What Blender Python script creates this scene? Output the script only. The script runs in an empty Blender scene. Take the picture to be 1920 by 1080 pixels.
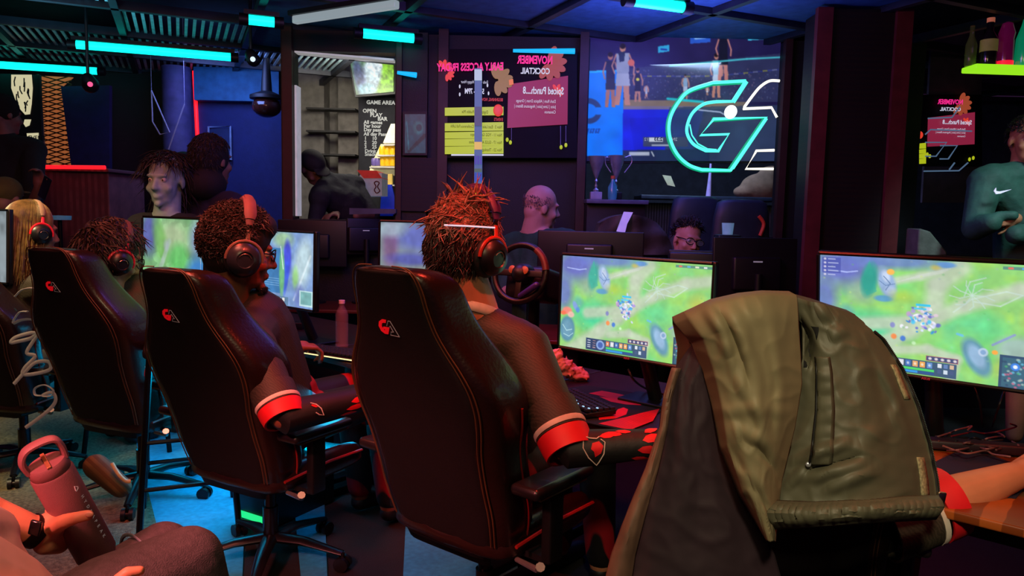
import bpy, math, random
import numpy as np
from mathutils import Vector, Matrix

random.seed(7); RNG = np.random.RandomState(7)
SC = bpy.context.scene
COL = SC.collection
PI = math.pi
def R(a): return math.radians(a)

# ------------------------------------------------------------------ camera, view, world, lights
F = 1400.0                     # focal length in pixels of the 1920 wide frame
CAMZ = 1.43
PITCH, ROLL = 5.71, 1.25
cam_d = bpy.data.cameras.new('camera'); cam = bpy.data.objects.new('camera', cam_d); COL.objects.link(cam)
cam_d.sensor_width = 36.0; cam_d.lens = F / 1920.0 * 36.0; cam_d.clip_start = 0.05; cam_d.clip_end = 60
CM = Matrix.Translation((0, 0, CAMZ)) @ Matrix.Rotation(R(90 - PITCH), 4, 'X') @ Matrix.Rotation(R(ROLL), 4, 'Z')
cam.matrix_world = CM
SC.camera = cam
SC.view_settings.view_transform = 'Standard'; SC.view_settings.look = 'None'
SC.view_settings.exposure = 0.0; SC.view_settings.gamma = 1.0; SC.view_settings.use_curve_mapping = False
SC.cycles.max_bounces = 6; SC.cycles.sample_clamp_indirect = 4.0; SC.cycles.caustics_reflective = False; SC.cycles.caustics_refractive = False

w = bpy.data.worlds.new('world'); SC.world = w; w.use_nodes = True
w.node_tree.nodes['Background'].inputs[0].default_value = (0.35, 0.12, 0.45, 1)
w.node_tree.nodes['Background'].inputs[1].default_value = 0.05

def light(kind, name, loc, target, color, energy, size=0.5, spot=60, blend=0.5):
    d = bpy.data.lights.new(name, kind); d.color = color; d.energy = energy
    if kind == 'AREA': d.size = size
    elif kind == 'SPOT': d.spot_size = R(spot); d.spot_blend = blend; d.shadow_soft_size = size
    else: d.shadow_soft_size = size
    o = bpy.data.objects.new(name, d); COL.objects.link(o); o.location = loc
    o.rotation_euler = (Vector(target) - Vector(loc)).to_track_quat('-Z', 'Y').to_euler()
    return o
light('AREA', 'red_lamp', (-1.15, 1.95, 2.72), (-0.55, 2.6, 0.9), (1.0, 0.24, 0.16), 30, 0.6)
light('AREA', 'red_lamp', (-2.3, 3.3, 2.72), (-2.2, 3.6, 0.0), (1.0, 0.16, 0.10), 14, 0.7)
light('SPOT', 'pink_lamp', (-1.35, 0.35, 2.1), (-0.93, 1.30, 0.85), (1.0, 0.20, 0.20), 360, 0.15, 52, 0.7)
light('AREA', 'amber_lamp', (-0.35, 0.15, 2.55), (0.2, 2.6, 0.9), (1.0, 0.78, 0.42), 11, 0.5)
light('SPOT', 'jacket_lamp', (0.1, -0.3, 2.4), (0.72, 1.6, 0.85), (1.0, 0.86, 0.54), 165, 0.10, 30, 0.8)
light('AREA', 'violet_ceiling_fill', (0.9, 4.7, 2.2), (0.9, 4.6, 3.2), (0.22, 0.22, 1.0), 14, 0.6)  # added fill that tints the ceiling, its back unseen from below
light('AREA', 'teal_ceiling_fill', (-3.2, 5.0, 2.25), (-3.2, 4.9, 3.2), (0.2, 0.75, 1.0), 9, 0.6)  # added fill that brightens the left ceiling slats
light('SPOT', 'neck_red_fill', (0.45, 1.35, 2.55), (-0.12, 2.32, 1.24), (1.0, 0.10, 0.06), 75, 0.06, 15, 0.6)  # added narrow red spots, each aimed at a player's neck
light('SPOT', 'neck_red_fill', (-0.35, 1.9, 2.55), (-1.06, 2.78, 1.12), (1.0, 0.08, 0.05), 75, 0.06, 15, 0.6)
light('SPOT', 'desk_red_lamp', (0.2, 2.0, 2.72), (0.15, 2.75, 0.75), (1.0, 0.06, 0.035), 125, 0.2, 80, 0.7)
light('SPOT', 'desk_red_lamp', (-1.25, 2.6, 2.72), (-0.95, 3.2, 0.8), (1.0, 0.07, 0.035), 90, 0.2, 75, 0.7)
light('SPOT', 'desk_red_lamp', (1.75, 1.3, 2.72), (1.3, 1.85, 0.75), (1.0, 0.10, 0.05), 60, 0.2, 60, 0.7)
light('AREA', 'blue_lamp', (0.9, 4.9, 2.65), (0.8, 5.4, 0.8), (0.16, 0.16, 1.0), 12, 0.8)
light('SPOT', 'cool_lamp', (3.0, 3.2, 2.6), (3.05, 4.6, 1.3), (0.55, 0.85, 0.9), 110, 0.2, 44, 0.8)
light('AREA', 'back_room_lamp', (1.3, 6.1, 2.68), (1.4, 6.7, 0.9), (0.45, 0.65, 1.0), 30, 0.6)
light('AREA', 'navy_wall_lamp', (-2.6, 6.6, 2.68), (-2.6, 7.6, 1.4), (0.22, 0.32, 1.0), 16, 0.6)
light('AREA', 'violet_lamp', (-0.2, 3.4, 2.65), (0.3, 5.2, 1.2), (0.35, 0.18, 1.0), 22, 0.8)
light('AREA', 'cyan_floor_fill', (-1.95, 4.05, 0.66), (-1.9, 3.7, 0.0), (0.0, 0.42, 0.75), 10, 0.7)  # added cyan fills that make the floor glow, not known fixtures
light('AREA', 'cyan_floor_fill', (-1.30, 3.55, 0.66), (-1.5, 3.15, 0.0), (0.0, 0.42, 0.75), 24, 0.6)
light('AREA', 'cyan_floor_fill', (-3.0, 5.2, 0.66), (-3.0, 5.2, 0.0), (0.0, 0.42, 0.75), 4, 0.9)
light('AREA', 'cyan_floor_fill', (-0.85, 3.1, 0.60), (-0.95, 2.7, 0.0), (0.0, 0.42, 0.80), 5, 0.4)
light('SPOT', 'carpet_lamp', (-2.9, 3.0, 2.6), (-2.75, 4.6, 0.0), (1.0, 0.86, 0.45), 190, 0.2, 60, 0.6)

# ------------------------------------------------------------------ pixel helpers (a pixel of the photograph plus a distance or a plane gives a point)
CI = CM.to_3x3(); CO = Vector((0, 0, CAMZ))
def ray(px, py): return CI @ Vector(((px - 960) / F, -(py - 540) / F, -1.0))
def P(px, py, d): return CO + ray(px, py) * d
def PY(px, py, y):
    r = ray(px, py); return CO + r * (y / r.y)
def PZ(px, py, z):
    r = ray(px, py); return CO + r * ((z - CAMZ) / r.z)
def proj(v):
    q = CM.inverted() @ Vector(v); return (960 + F * q.x / -q.z, 540 - F * q.y / -q.z, -q.z)

# ------------------------------------------------------------------ materials
def lin(c):
    if isinstance(c, str):
        c = c.lstrip('#'); c = [int(c[i:i + 2], 16) / 255 for i in (0, 2, 4)]
    return tuple((x / 12.92 if x <= 0.04045 else ((x + 0.055) / 1.055) ** 2.4) for x in c[:3])
_M = {}
def mat(name, col, rough=0.6, metal=0.0, var=0.25, scale=12.0, bump=0.0, bscale=60.0, emit=0.0, ecol=None, spec=0.5, wave=None, voronoi=None, trans=0.0, coat=0.0, alpha=1.0):
    if name in _M: return _M[name]
    m = bpy.data.materials.new(name); m.use_nodes = True; nt = m.node_tree; N = nt.nodes; L = nt.links
    b = N['Principled BSDF']; c = lin(col)
    b.inputs['Roughness'].default_value = rough; b.inputs['Metallic'].default_value = metal
    b.inputs['Specular IOR Level'].default_value = spec
    b.inputs['Transmission Weight'].default_value = trans; b.inputs['Coat Weight'].default_value = coat
    b.inputs['Alpha'].default_value = alpha
    tc = N.new('ShaderNodeTexCoord')
    nz = N.new('ShaderNodeTexNoise'); nz.inputs['Scale'].default_value = scale; nz.inputs['Detail'].default_value = 5
    L.new(tc.outputs['Object'], nz.inputs['Vector'])
    rp = N.new('ShaderNodeValToRGB')
    rp.color_ramp.elements[0].position = 0.3; rp.color_ramp.elements[1].position = 0.7
    rp.color_ramp.elements[0].color = tuple(x * (1 - var) for x in c) + (1,)
    rp.color_ramp.elements[1].color = tuple(min(1, x * (1 + var)) for x in c) + (1,)
    L.new(nz.outputs['Fac'], rp.inputs['Fac']); out = rp.outputs['Color']
    if wave:      # (scale, colour, axis, distortion)
        wv = N.new('ShaderNodeTexWave'); wv.inputs['Scale'].default_value = wave[0]; wv.bands_direction = wave[2]
        wv.inputs['Distortion'].default_value = wave[3]
        L.new(tc.outputs['Object'], wv.inputs['Vector'])
        r2 = N.new('ShaderNodeValToRGB'); r2.color_ramp.elements[0].position = wave[4] if len(wave) > 4 else 0.45; r2.color_ramp.elements[1].position = (wave[4] if len(wave) > 4 else .45) + .08
        L.new(wv.outputs['Fac'], r2.inputs['Fac'])
        mx = N.new('ShaderNodeMix'); mx.data_type = 'RGBA'
        L.new(r2.outputs['Color'], mx.inputs['Factor']); L.new(out, mx.inputs['A']); mx.inputs['B'].default_value = lin(wave[1]) + (1,)
        out = mx.outputs['Result']
    L.new(out, b.inputs['Base Color'])
    if bump:
        n2 = N.new('ShaderNodeTexNoise'); n2.inputs['Scale'].default_value = bscale; n2.inputs['Detail'].default_value = 4
        L.new(tc.outputs['Object'], n2.inputs['Vector'])
        bp = N.new('ShaderNodeBump'); bp.inputs['Strength'].default_value = bump; bp.inputs['Distance'].default_value = 0.01
        L.new(n2.outputs['Fac'], bp.inputs['Height']); L.new(bp.outputs['Normal'], b.inputs['Normal'])
    if emit:
        b.inputs['Emission Color'].default_value = lin(ecol or col) + (1,)
        b.inputs['Emission Strength'].default_value = emit
    _M[name] = m
    return m
def glow(name, col, s=1.0):
    if name in _M: return _M[name]
    m = bpy.data.materials.new(name); m.use_nodes = True; nt = m.node_tree; b = nt.nodes['Principled BSDF']
    b.inputs['Base Color'].default_value = (0.02, 0.02, 0.02, 1); b.inputs['Roughness'].default_value = 0.4
    b.inputs['Emission Color'].default_value = lin(col) + (1,); b.inputs['Emission Strength'].default_value = s
    _M[name] = m; return m
def clear_pane():
    if 'clear_pane' in _M: return _M['clear_pane']
    m = bpy.data.materials.new('clear_pane'); m.use_nodes = True; nt = m.node_tree; nt.nodes.clear()
    t = nt.nodes.new('ShaderNodeBsdfTransparent'); t.inputs[0].default_value = (0.97, 0.97, 0.97, 1)
    o = nt.nodes.new('ShaderNodeOutputMaterial'); nt.links.new(t.outputs[0], o.inputs[0]); _M['clear_pane'] = m; return m
def picture_mat(strength=1.0):
    k = 'picture_%g' % strength
    if k in _M: return _M[k]
    m = bpy.data.materials.new(k); m.use_nodes = True; nt = m.node_tree; b = nt.nodes['Principled BSDF']
    a = nt.nodes.new('ShaderNodeVertexColor'); a.layer_name = 'Col'
    b.inputs['Base Color'].default_value = (0.01, 0.01, 0.01, 1); b.inputs['Roughness'].default_value = 0.35
    nt.links.new(a.outputs['Color'], b.inputs['Emission Color']); b.inputs['Emission Strength'].default_value = strength
    _M[k] = m; return m

# ------------------------------------------------------------------ mesh builder
WM = {}      # world matrix of every parent, by object name
def A(v): return np.array(v, dtype=float)
def norm(v): v = A(v); return v / (np.linalg.norm(v) + 1e-12)
def rot_euler(x=0, y=0, z=0): return np.array((Matrix.Rotation(R(z), 3, 'Z') @ Matrix.Rotation(R(y), 3, 'Y') @ Matrix.Rotation(R(x), 3, 'X')))
class MB:
    def __init__(s): s.v = []; s.f = []; s.m = []; s.n = 0
    def add(s, V, Fs, m=0):
        V = np.asarray(V, float).reshape(-1, 3); s.v.append(V); n = s.n
        s.f += [tuple(i + n for i in f) for f in Fs]; s.m += [m] * len(Fs); s.n += len(V); return s
    def box(s, c, size, rot=None, m=0, bev=0.0):
        x, y, z = [q / 2 for q in size]
        if bev <= 0:
            V = A([(-x, -y, -z), (x, -y, -z), (x, y, -z), (-x, y, -z), (-x, -y, z), (x, -y, z), (x, y, z), (-x, y, z)])
            Fs = [(0, 3, 2, 1), (4, 5, 6, 7), (0, 1, 5, 4), (1, 2, 6, 5), (2, 3, 7, 6), (3, 0, 4, 7)]
        else:
            b = min(bev, x * .9, y * .9, z * .9); rings = []; k = 3
            def rr(ox, oy, zz):
                pts = []
                for cx, cy, a0 in ((1, 1, 0), (-1, 1, 90), (-1, -1, 180), (1, -1, 270)):
                    for i in range(k + 1):
                        a = R(a0 + 90 * i / k); pts.append((cx * (x - b) + (b - ox) * math.cos(a), cy * (y - b) + (b - ox) * math.sin(a), zz))
                return pts
            for i in range(k + 1):
                a = R(90 * i / k); rings.append(rr(b * (1 - math.sin(a)), 0, -z + b * (1 - math.cos(a))))
            for i in range(k + 1):
                a = R(90 * (1 - i / k)); rings.append(rr(b * (1 - math.sin(a)), 0, z - b * (1 - math.cos(a))))
            n = len(rings[0]); V = A([p for r in rings for p in r]); Fs = []
            for j in range(len(rings) - 1):
                for i in range(n): Fs.append((j * n + i, j * n + (i + 1) % n, (j + 1) * n + (i + 1) % n, (j + 1) * n + i))
            Fs.append(tuple(range(n - 1, -1, -1))); Fs.append(tuple((len(rings) - 1) * n + i for i in range(n)))
        if rot is not None: V = V @ np.asarray(rot).T
        return s.add(V + A(c), Fs, m)
    def loft(s, rings, cap=True, closed=True, m=0):
        n = len(rings[0]); V = np.vstack([A(r) for r in rings]); Fs = []
        for j in range(len(rings) - 1):
            for i in range(n if closed else n - 1):
                Fs.append((j * n + i, j * n + (i + 1) % n, (j + 1) * n + (i + 1) % n, (j + 1) * n + i))
        if cap: Fs.append(tuple(range(n - 1, -1, -1))); Fs.append(tuple((len(rings) - 1) * n + i for i in range(n)))
        return s.add(V, Fs, m)
    def tube(s, path, rad, n=10, cap=True, m=0, flat=1.0, up=None, closed=False):
        Pt = [A(p) for p in path]; k = len(Pt)
        rad = [rad] * k if np.isscalar(rad) else list(rad)
        T = []
        for i in range(k):
            if closed: a, b = Pt[(i - 1) % k], Pt[(i + 1) % k]
            else: a, b = Pt[max(i - 1, 0)], Pt[min(i + 1, k - 1)]
            T.append(norm(b - a))
        u = A(up) if up is not None else (A((0, 0, 1)) if abs(T[0][2]) < 0.9 else A((1, 0, 0)))
        rings = []
        for i in range(k):
            u = u - T[i] * np.dot(u, T[i]); u = norm(u); w_ = np.cross(T[i], u)
            rings.append([Pt[i] + rad[i] * (math.cos(2 * PI * j / n) * w_ + flat * math.sin(2 * PI * j / n) * u) for j in range(n)])
        if closed: rings.append(rings[0]); cap = False
        return s.loft(rings, cap, True, m)
    def ell(s, c, r, rot=None, m=0, nu=18, nv=12):
        if np.isscalar(r): r = (r, r, r)
        V = []; Fs = []
        for j in range(1, nv):
            t = PI * j / nv
            for i in range(nu):
                a = 2 * PI * i / nu; V.append((r[0] * math.sin(t) * math.cos(a), r[1] * math.sin(t) * math.sin(a), r[2] * math.cos(t)))
        top = len(V); V.append((0, 0, r[2])); V.append((0, 0, -r[2]))
        for j in range(nv - 2):
            for i in range(nu): Fs.append((j * nu + i, (j + 1) * nu + i, (j + 1) * nu + (i + 1) % nu, j * nu + (i + 1) % nu))
        for i in range(nu):
            Fs.append((top, i, (i + 1) % nu)); Fs.append((top + 1, (nv - 2) * nu + (i + 1) % nu, (nv - 2) * nu + i))
        V = A(V)
        if rot is not None: V = V @ np.asarray(rot).T
        return s.add(V + A(c), Fs, m)
    def cap(s, a, ra, b, rb, n=14, m=0, ends=True):     # tapered capsule
        a, b = A(a), A(b); d = norm(b - a); pts = []; rs = []
        if ends:
            for t in (80, 55, 28): pts.append(a - d * ra * math.sin(R(t))); rs.append(ra * math.cos(R(t)))
        pts.append(a); rs.append(ra); pts.append(b); rs.append(rb)
        if ends:
            for t in (28, 55, 80): pts.append(b + d * rb * math.sin(R(t))); rs.append(rb * math.cos(R(t)))
        return s.tube(pts, rs, n, True, m)
    def lathe(s, prof, c=(0, 0, 0), rot=None, n=24, m=0, cap=True):   # prof: (radius, height)
        rings = []
        for r, h in prof:
            ring = A([(r * math.cos(2 * PI * i / n), r * math.sin(2 * PI * i / n), h) for i in range(n)])
            if rot is not None: ring = ring @ np.asarray(rot).T
            rings.append(ring + A(c))
        return s.loft(rings, cap, True, m)
    def prism(s, pts, thick, m=0):     # pts: 3D planar outline, thick: offset vector
        V0 = A(pts); V1 = V0 + A(thick); n = len(V0)
        Fs = [tuple(range(n - 1, -1, -1)), tuple(range(n, 2 * n))] + [(i, (i + 1) % n, n + (i + 1) % n, n + i) for i in range(n)]
        return s.add(np.vstack([V0, V1]), Fs, m)
    def grid(s, G, m=0):      # G: rows x cols x 3
        G = A(G); r, c, _ = G.shape
        return s.add(G.reshape(-1, 3), [(j * c + i, j * c + i + 1, (j + 1) * c + i + 1, (j + 1) * c + i) for j in range(r - 1) for i in range(c - 1)], m)
    def build(s, name, mats, parent=None, smooth=True, local=False, sub=0, remesh=0, smit=6, solid=0, bevel=0, autosmooth=True):
        V = np.vstack(s.v) if s.v else np.zeros((0, 3))
        me = bpy.data.meshes.new(name)
        o = bpy.data.objects.new(name, me); COL.objects.link(o)
        if parent is not None:
            W = WM[parent.name]
            if not local:
                Wi = np.array(W.inverted()); V = V @ Wi[:3, :3].T + Wi[:3, 3]
            o.parent = parent; WM[o.name] = W
        else:
            c = (V.min(0) + V.max(0)) / 2; c[2] = V[:, 2].min(); V = V - c; o.location = c
            WM[o.name] = Matrix.Translation(c)
        me.from_pydata([tuple(x) for x in V], [], s.f); me.update()
        if not isinstance(mats, (list, tuple)): mats = [mats]
        for q in mats: me.materials.append(q)
        if len(mats) > 1: me.polygons.foreach_set('material_index', s.m)
        me.polygons.foreach_set('use_smooth', [bool(smooth)] * len(me.polygons))
        if remesh:
            md = o.modifiers.new('remesh', 'REMESH'); md.mode = 'VOXEL'; md.voxel_size = remesh; md.use_smooth_shade = True
            if smit: md = o.modifiers.new('smooth', 'SMOOTH'); md.factor = 0.5; md.iterations = smit
        if bevel: md = o.modifiers.new('bevel', 'BEVEL'); md.width = bevel; md.segments = 2; md.limit_method = 'ANGLE'
        if solid: md = o.modifiers.new('solid', 'SOLIDIFY'); md.thickness = solid; md.offset = -1
        if sub: md = o.modifiers.new('sub', 'SUBSURF'); md.levels = sub; md.render_levels = sub
        elif smooth and autosmooth and not remesh:
            try: me.set_sharp_from_angle(angle=R(42))
            except Exception: pass
        return o
def tag(o, label=None, cat=None, group=None, kind=None):
    if label: o['label'] = label
    if cat: o['category'] = cat
    if group: o['group'] = group
    if kind: o['kind'] = kind
    return o
def thing(name, label, cat, loc=(0, 0, 0), rz=0.0, group=None):
    o = bpy.data.objects.new(name, None); COL.objects.link(o); o.empty_display_size = 0.1
    o.location = loc; o.rotation_euler = (0, 0, R(rz)); WM[o.name] = Matrix.Translation(loc) @ Matrix.Rotation(R(rz), 4, 'Z')
    return tag(o, label, cat, group)
def copy_tree(o, parent=None):
    c = o.copy(); COL.objects.link(c)
    if parent is not None: c.parent = parent
    for ch in list(o.children): copy_tree(ch, c)
    return c
def struct(o): o['kind'] = 'structure'; return o
def text(mb, s, o, right, up, size, m=0, mirror=False, align='LEFT', sx=1.0, lift=None, depth=0.0, bold=0.0, shear=0.0):
    cu = bpy.data.curves.new('t', 'FONT'); cu.body = s; cu.size = size; cu.align_x = align; cu.offset = bold * size; cu.shear = shear
    cu.resolution_u = 2; cu.extrude = depth
    ob = bpy.data.objects.new('t', cu); me = bpy.data.meshes.new_from_object(ob)
    V = A([v.co[:] for v in me.vertices]) if len(me.vertices) else np.zeros((0, 3)); Fs = [tuple(p.vertices) for p in me.polygons]
    bpy.data.objects.remove(ob); bpy.data.curves.remove(cu); bpy.data.meshes.remove(me)
    if len(V) == 0: return mb
    rt, u = norm(right), norm(up); nn = np.cross(rt, u)
    k = -1.0 if mirror else 1.0
    W = A(o) + np.outer(V[:, 0] * k * sx, rt) + np.outer(V[:, 1], u) + np.outer(V[:, 2], nn)
    if lift is not None: W = W + A(lift)
    return mb.add(W, Fs, m)
def bez(pts, n=8, closed=False):      # Catmull-Rom through pts
    Q = [A(p) for p in pts]; k = len(Q); out = []
    rng = range(k if closed else k - 1)
    for i in rng:
        g = (lambda j: Q[j % k]) if closed else (lambda j: Q[min(max(j, 0), k - 1)])
        p0, p1, p2, p3 = g(i - 1), g(i), g(i + 1), g(i + 2)
        for t in np.linspace(0, 1, n, endpoint=False):
            out.append(0.5 * ((2 * p1) + (-p0 + p2) * t + (2 * p0 - 5 * p1 + 4 * p2 - p3) * t * t + (-p0 + 3 * p1 - 3 * p2 + p3) * t ** 3))
    if not closed: out.append(Q[-1])
    return out
def pxpoly(mb, pts, y, thick=0.02, m=0):  # outline given in pixels, standing on the plane y
    return mb.prism([PY(a, b, y) for a, b in pts], (0, thick, 0), m)
def frame_of(right, up):
    r = norm(right); u = norm(up); u = norm(u - r * np.dot(u, r)); f = np.cross(u, r)   # r right, f forward(into), u up
    return np.array([r, f, u]).T
def fit_rect(corners, w, h, d0=2.5, yaw0=-20.0):
    """Place a w x h rectangle (upright, free yaw and tilt) so that its corners meet four pixels (TL, TR, BL, BR; None = free)."""
    c0 = A(P(np.mean([c[0] for c in corners if c]), np.mean([c[1] for c in corners if c]), d0))
    x = np.array([c0[0], c0[1], c0[2], R(yaw0), 0.0])
    CMi = np.array(CM.inverted())
    def pts(x):
        c, yw, tl = x[:3], x[3], x[4]
        r = A((math.cos(yw), math.sin(yw), 0)); u = A((math.sin(yw) * math.sin(tl), -math.cos(yw) * math.sin(tl), math.cos(tl)))
        return [c - r * w / 2 + u * h / 2, c + r * w / 2 + u * h / 2, c - r * w / 2 - u * h / 2, c + r * w / 2 - u * h / 2]
    def res(x):
        e = []
        for c, p in zip(corners, pts(x)):
            if c is None: continue
            q = CMi[:3, :3] @ p + CMi[:3, 3]; e += [960 + F * q[0] / -q[2] - c[0], 540 - F * q[1] / -q[2] - c[1]]
        return np.array(e + [(x[4]) * 60])
    lam = 1e-2
    for _ in range(60):
        r0 = res(x); J = np.array([(res(x + np.eye(5)[i] * 1e-5) - r0) / 1e-5 for i in range(5)]).T
        dx = np.linalg.solve(J.T @ J + lam * np.eye(5), -J.T @ r0)
        if np.sum(res(x + dx) ** 2) < np.sum(r0 ** 2): x = x + dx; lam *= 0.5
        else: lam *= 4
    TL, TR, BL, BR = pts(x)
    return TL, TR, BL, BR, math.degrees(x[3]), float(np.abs(res(x)).max())

# ------------------------------------------------------------------ picture painter for lit screens (arrays, no files)
def vnoise(h, w_, cells, seed, octs=2):
    if octs > 1: return .65 * vnoise(h, w_, cells, seed, 1) + .35 * vnoise(h, w_, cells * 2, seed + 50, 1)
    r = np.random.RandomState(seed); gy, gx = cells, int(cells * w_ / h) + 1
    g = r.rand(gy + 2, gx + 2); y = np.linspace(0, gy - 1e-3, h); x = np.linspace(0, gx - 1e-3, w_)
    yi, xi = y.astype(int), x.astype(int); fy, fx = y - yi, x - xi; fy = fy * fy * (3 - 2 * fy); fx = fx * fx * (3 - 2 * fx)
    a = g[np.ix_(yi, xi)]; b = g[np.ix_(yi, xi + 1)]; c = g[np.ix_(yi + 1, xi)]; d = g[np.ix_(yi + 1, xi + 1)]
    fx = fx[None]; fy = fy[:, None]
    return (a * (1 - fx) + b * fx) * (1 - fy) + (c * (1 - fx) + d * fx) * fy
class Pic:
    def __init__(s, h, w_, c):
        s.h, s.w = h, w_; s.a = np.ones((h, w_, 3)) * A(s.c(c)); s.Y, s.X = np.mgrid[0:h, 0:w_]; s.X = (s.X + .5) / w_; s.Y = (s.Y + .5) / h
    @staticmethod
    def c(c):
        if isinstance(c, str): c = c.lstrip('#'); return [int(c[i:i + 2], 16) / 255 for i in (0, 2, 4)]
        return c
    def blend(s, mask, c): mask = np.clip(mask, 0, 1)[..., None]; s.a = s.a * (1 - mask) + A(s.c(c)) * mask
    def poly(s, pts, c, al=1.0):
        m = np.zeros((s.h, s.w), bool); n = len(pts)
        for i in range(n):
            x0, y0 = pts[i]; x1, y1 = pts[(i + 1) % n]
            if y0 == y1: continue
            m ^= ((y0 > s.Y) != (y1 > s.Y)) & (s.X < (x1 - x0) * (s.Y - y0) / (y1 - y0) + x0)
        s.blend(m * al, c)
    def rect(s, x0, y0, x1, y1, c, al=1.0): s.blend(((s.X >= x0) & (s.X < x1) & (s.Y >= y0) & (s.Y < y1)) * al, c)
    def ell(s, cx, cy, rx, ry, c, al=1.0, soft=0.15, rot=0.0):
        ca, sa = math.cos(R(rot)), math.sin(R(rot)); asp = s.w / s.h
        dx, dy = (s.X - cx) * asp, (s.Y - cy); u = (dx * ca + dy * sa) / (rx * asp); v = (-dx * sa + dy * ca) / ry
        s.blend(np.clip((1 - np.sqrt(u * u + v * v)) / soft, 0, 1) * al, c)
    def line(s, pts, wd, c, al=1.0):
        asp = s.w / s.h
        for (x0, y0), (x1, y1) in zip(pts[:-1], pts[1:]):
            dx, dy = (x1 - x0) * asp, y1 - y0; L2 = dx * dx + dy * dy + 1e-9
            t = np.clip(((s.X - x0) * asp * dx + (s.Y - y0) * dy) / L2, 0, 1)
            d = np.hypot((s.X - x0) * asp - t * dx, (s.Y - y0) - t * dy); s.blend(np.clip((wd - d) / (wd * .5), 0, 1) * al, c)
    def blur(s, n=1):
        for _ in range(n):
            q = np.pad(s.a, ((1, 1), (1, 1), (0, 0)), 'edge'); s.a = (q[1:-1, 1:-1] * 4 + q[:-2, 1:-1] * 2 + q[2:, 1:-1] * 2 + q[1:-1, :-2] * 2 + q[1:-1, 2:] * 2 + q[:-2, :-2] + q[2:, 2:] + q[:-2, 2:] + q[2:, :-2]) / 16
    def mottle(s, amt, cells, seed): s.a = np.clip(s.a * (1 + amt * (vnoise(s.h, s.w, cells, seed) - .5)[..., None] * 2), 0, 1)
def picture(name, pic, TL, TR, BL, BR, parent, strength=1.0, bulge=None):
    h, w_ = pic.h, pic.w
    TL, TR, BL, BR = map(A, (TL, TR, BL, BR))
    v = np.linspace(0, 1, h)[:, None, None]; u = np.linspace(0, 1, w_)[None, :, None]
    G = (TL * (1 - u) + TR * u) * (1 - v) + (BL * (1 - u) + BR * u) * v
    mb = MB().grid(G); o = mb.build(name, picture_mat(strength), parent, smooth=False)
    ca = o.data.color_attributes.new('Col', 'FLOAT_COLOR', 'POINT')
    a = np.clip(pic.a, 0, 1); l = np.where(a <= 0.04045, a / 12.92, ((a + 0.055) / 1.055) ** 2.4)
    buf = np.ones((h * w_, 4), np.float32); buf[:, :3] = l.reshape(-1, 3); ca.data.foreach_set('color', buf.ravel())
    return o
# ------------------------------------------------------------------ the room
YW = 5.7; YL = 7.6; YB = 8.6; CZ = 2.75
m_wall = mat('dark_plum_panel', '#140b12', 0.55, bump=0.15, bscale=120)
m_navy = mat('navy_paint', '#1c2a6a', 0.7, var=0.12, bump=0.1)
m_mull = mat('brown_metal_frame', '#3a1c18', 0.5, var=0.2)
m_slatdark = mat('dark_ribbed_panel', '#180c10', 0.6, wave=(9, '#20100f', 'Z', 0.2))
m_floor_dark = mat('dark_carpet', '#15100f', 0.95, bump=0.5, bscale=200)
m_carpet = mat('loop_carpet', '#6a6148', 0.95, var=0.5, scale=60, bump=0.8, bscale=180)
m_cyan_floor = mat('cyan_lit_floor', '#2f8fb0', 0.6, var=0.18, scale=40, bump=0.1)  # cyan light of the reflected floor put into its colour
m_ceil = mat('dark_ceiling', '#1b2430', 0.8)

fl = MB().box((0, 4.0, -0.03), (14, 11.6, 0.06)).build('floor', m_floor_dark, None, False); struct(fl)
cp = [PZ(-300, 745, 0.004), PZ(250, 745, 0.004), PZ(262, 860, 0.004), PZ(300, 1010, 0.004), PZ(420, 1400, 0.004), PZ(-500, 1400, 0.004)]
struct(MB().prism(cp, (0, 0, 0.004)).build('floor_carpet', m_carpet, None, False))
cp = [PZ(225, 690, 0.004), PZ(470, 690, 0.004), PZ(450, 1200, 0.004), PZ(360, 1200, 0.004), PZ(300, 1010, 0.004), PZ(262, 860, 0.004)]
fv = MB().prism(cp, (0, 0, 0.005)); fv.prism([PZ(545, 880, .004), PZ(606, 880, .004), PZ(618, 1200, .004), PZ(575, 1200, .004)], (0, 0, .005)); fv.prism([PZ(762, 960, .004), PZ(955, 960, .004), PZ(990, 1200, .004), PZ(750, 1200, .004)], (0, 0, .005)); struct(fv.build('floor_cyan_lit', m_cyan_floor, None, False))  # patches shaped to the reflected cyan-lit floor

# ceiling: dark slab with an open grid of bars and louvred mesh panels hung beneath it
struct(MB().box((0, 4.0, CZ + 0.35), (14, 11.6, 0.06)).build('ceiling', m_ceil, None, False))
m_bar = mat('charcoal_ceiling_bar', '#2c2f3a', 0.5, metal=0.3)
m_mesh = mat('ribbed_ceiling_mesh', '#0c1013', 0.6, wave=(11, '#36606e', 'X', 0.0))
m_mesh2 = mat('blue_ceiling_tile', '#3a6494', 0.7, bump=0.3, bscale=300)
g = MB(); ang = R(24)
cx, sx_ = math.cos(ang), math.sin(ang)
for i in range(-12, 13):
    o_ = A((i * 0.9 * cx, 3.5 + i * 0.9 * sx_, CZ + 0.03)); d_ = A((-sx_, cx, 0)); g.box(o_, (0.05, 18, 0.06), rot_euler(z=24))
for j in range(-12, 13):
    o_ = A((-j * 0.9 * sx_, 3.5 + j * 0.9 * cx, CZ + 0.03)); g.box(o_, (18, 0.05, 0.06), rot_euler(z=24))
struct(g.build('ceiling_grid', m_bar, None, False))
k = 0
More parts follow.
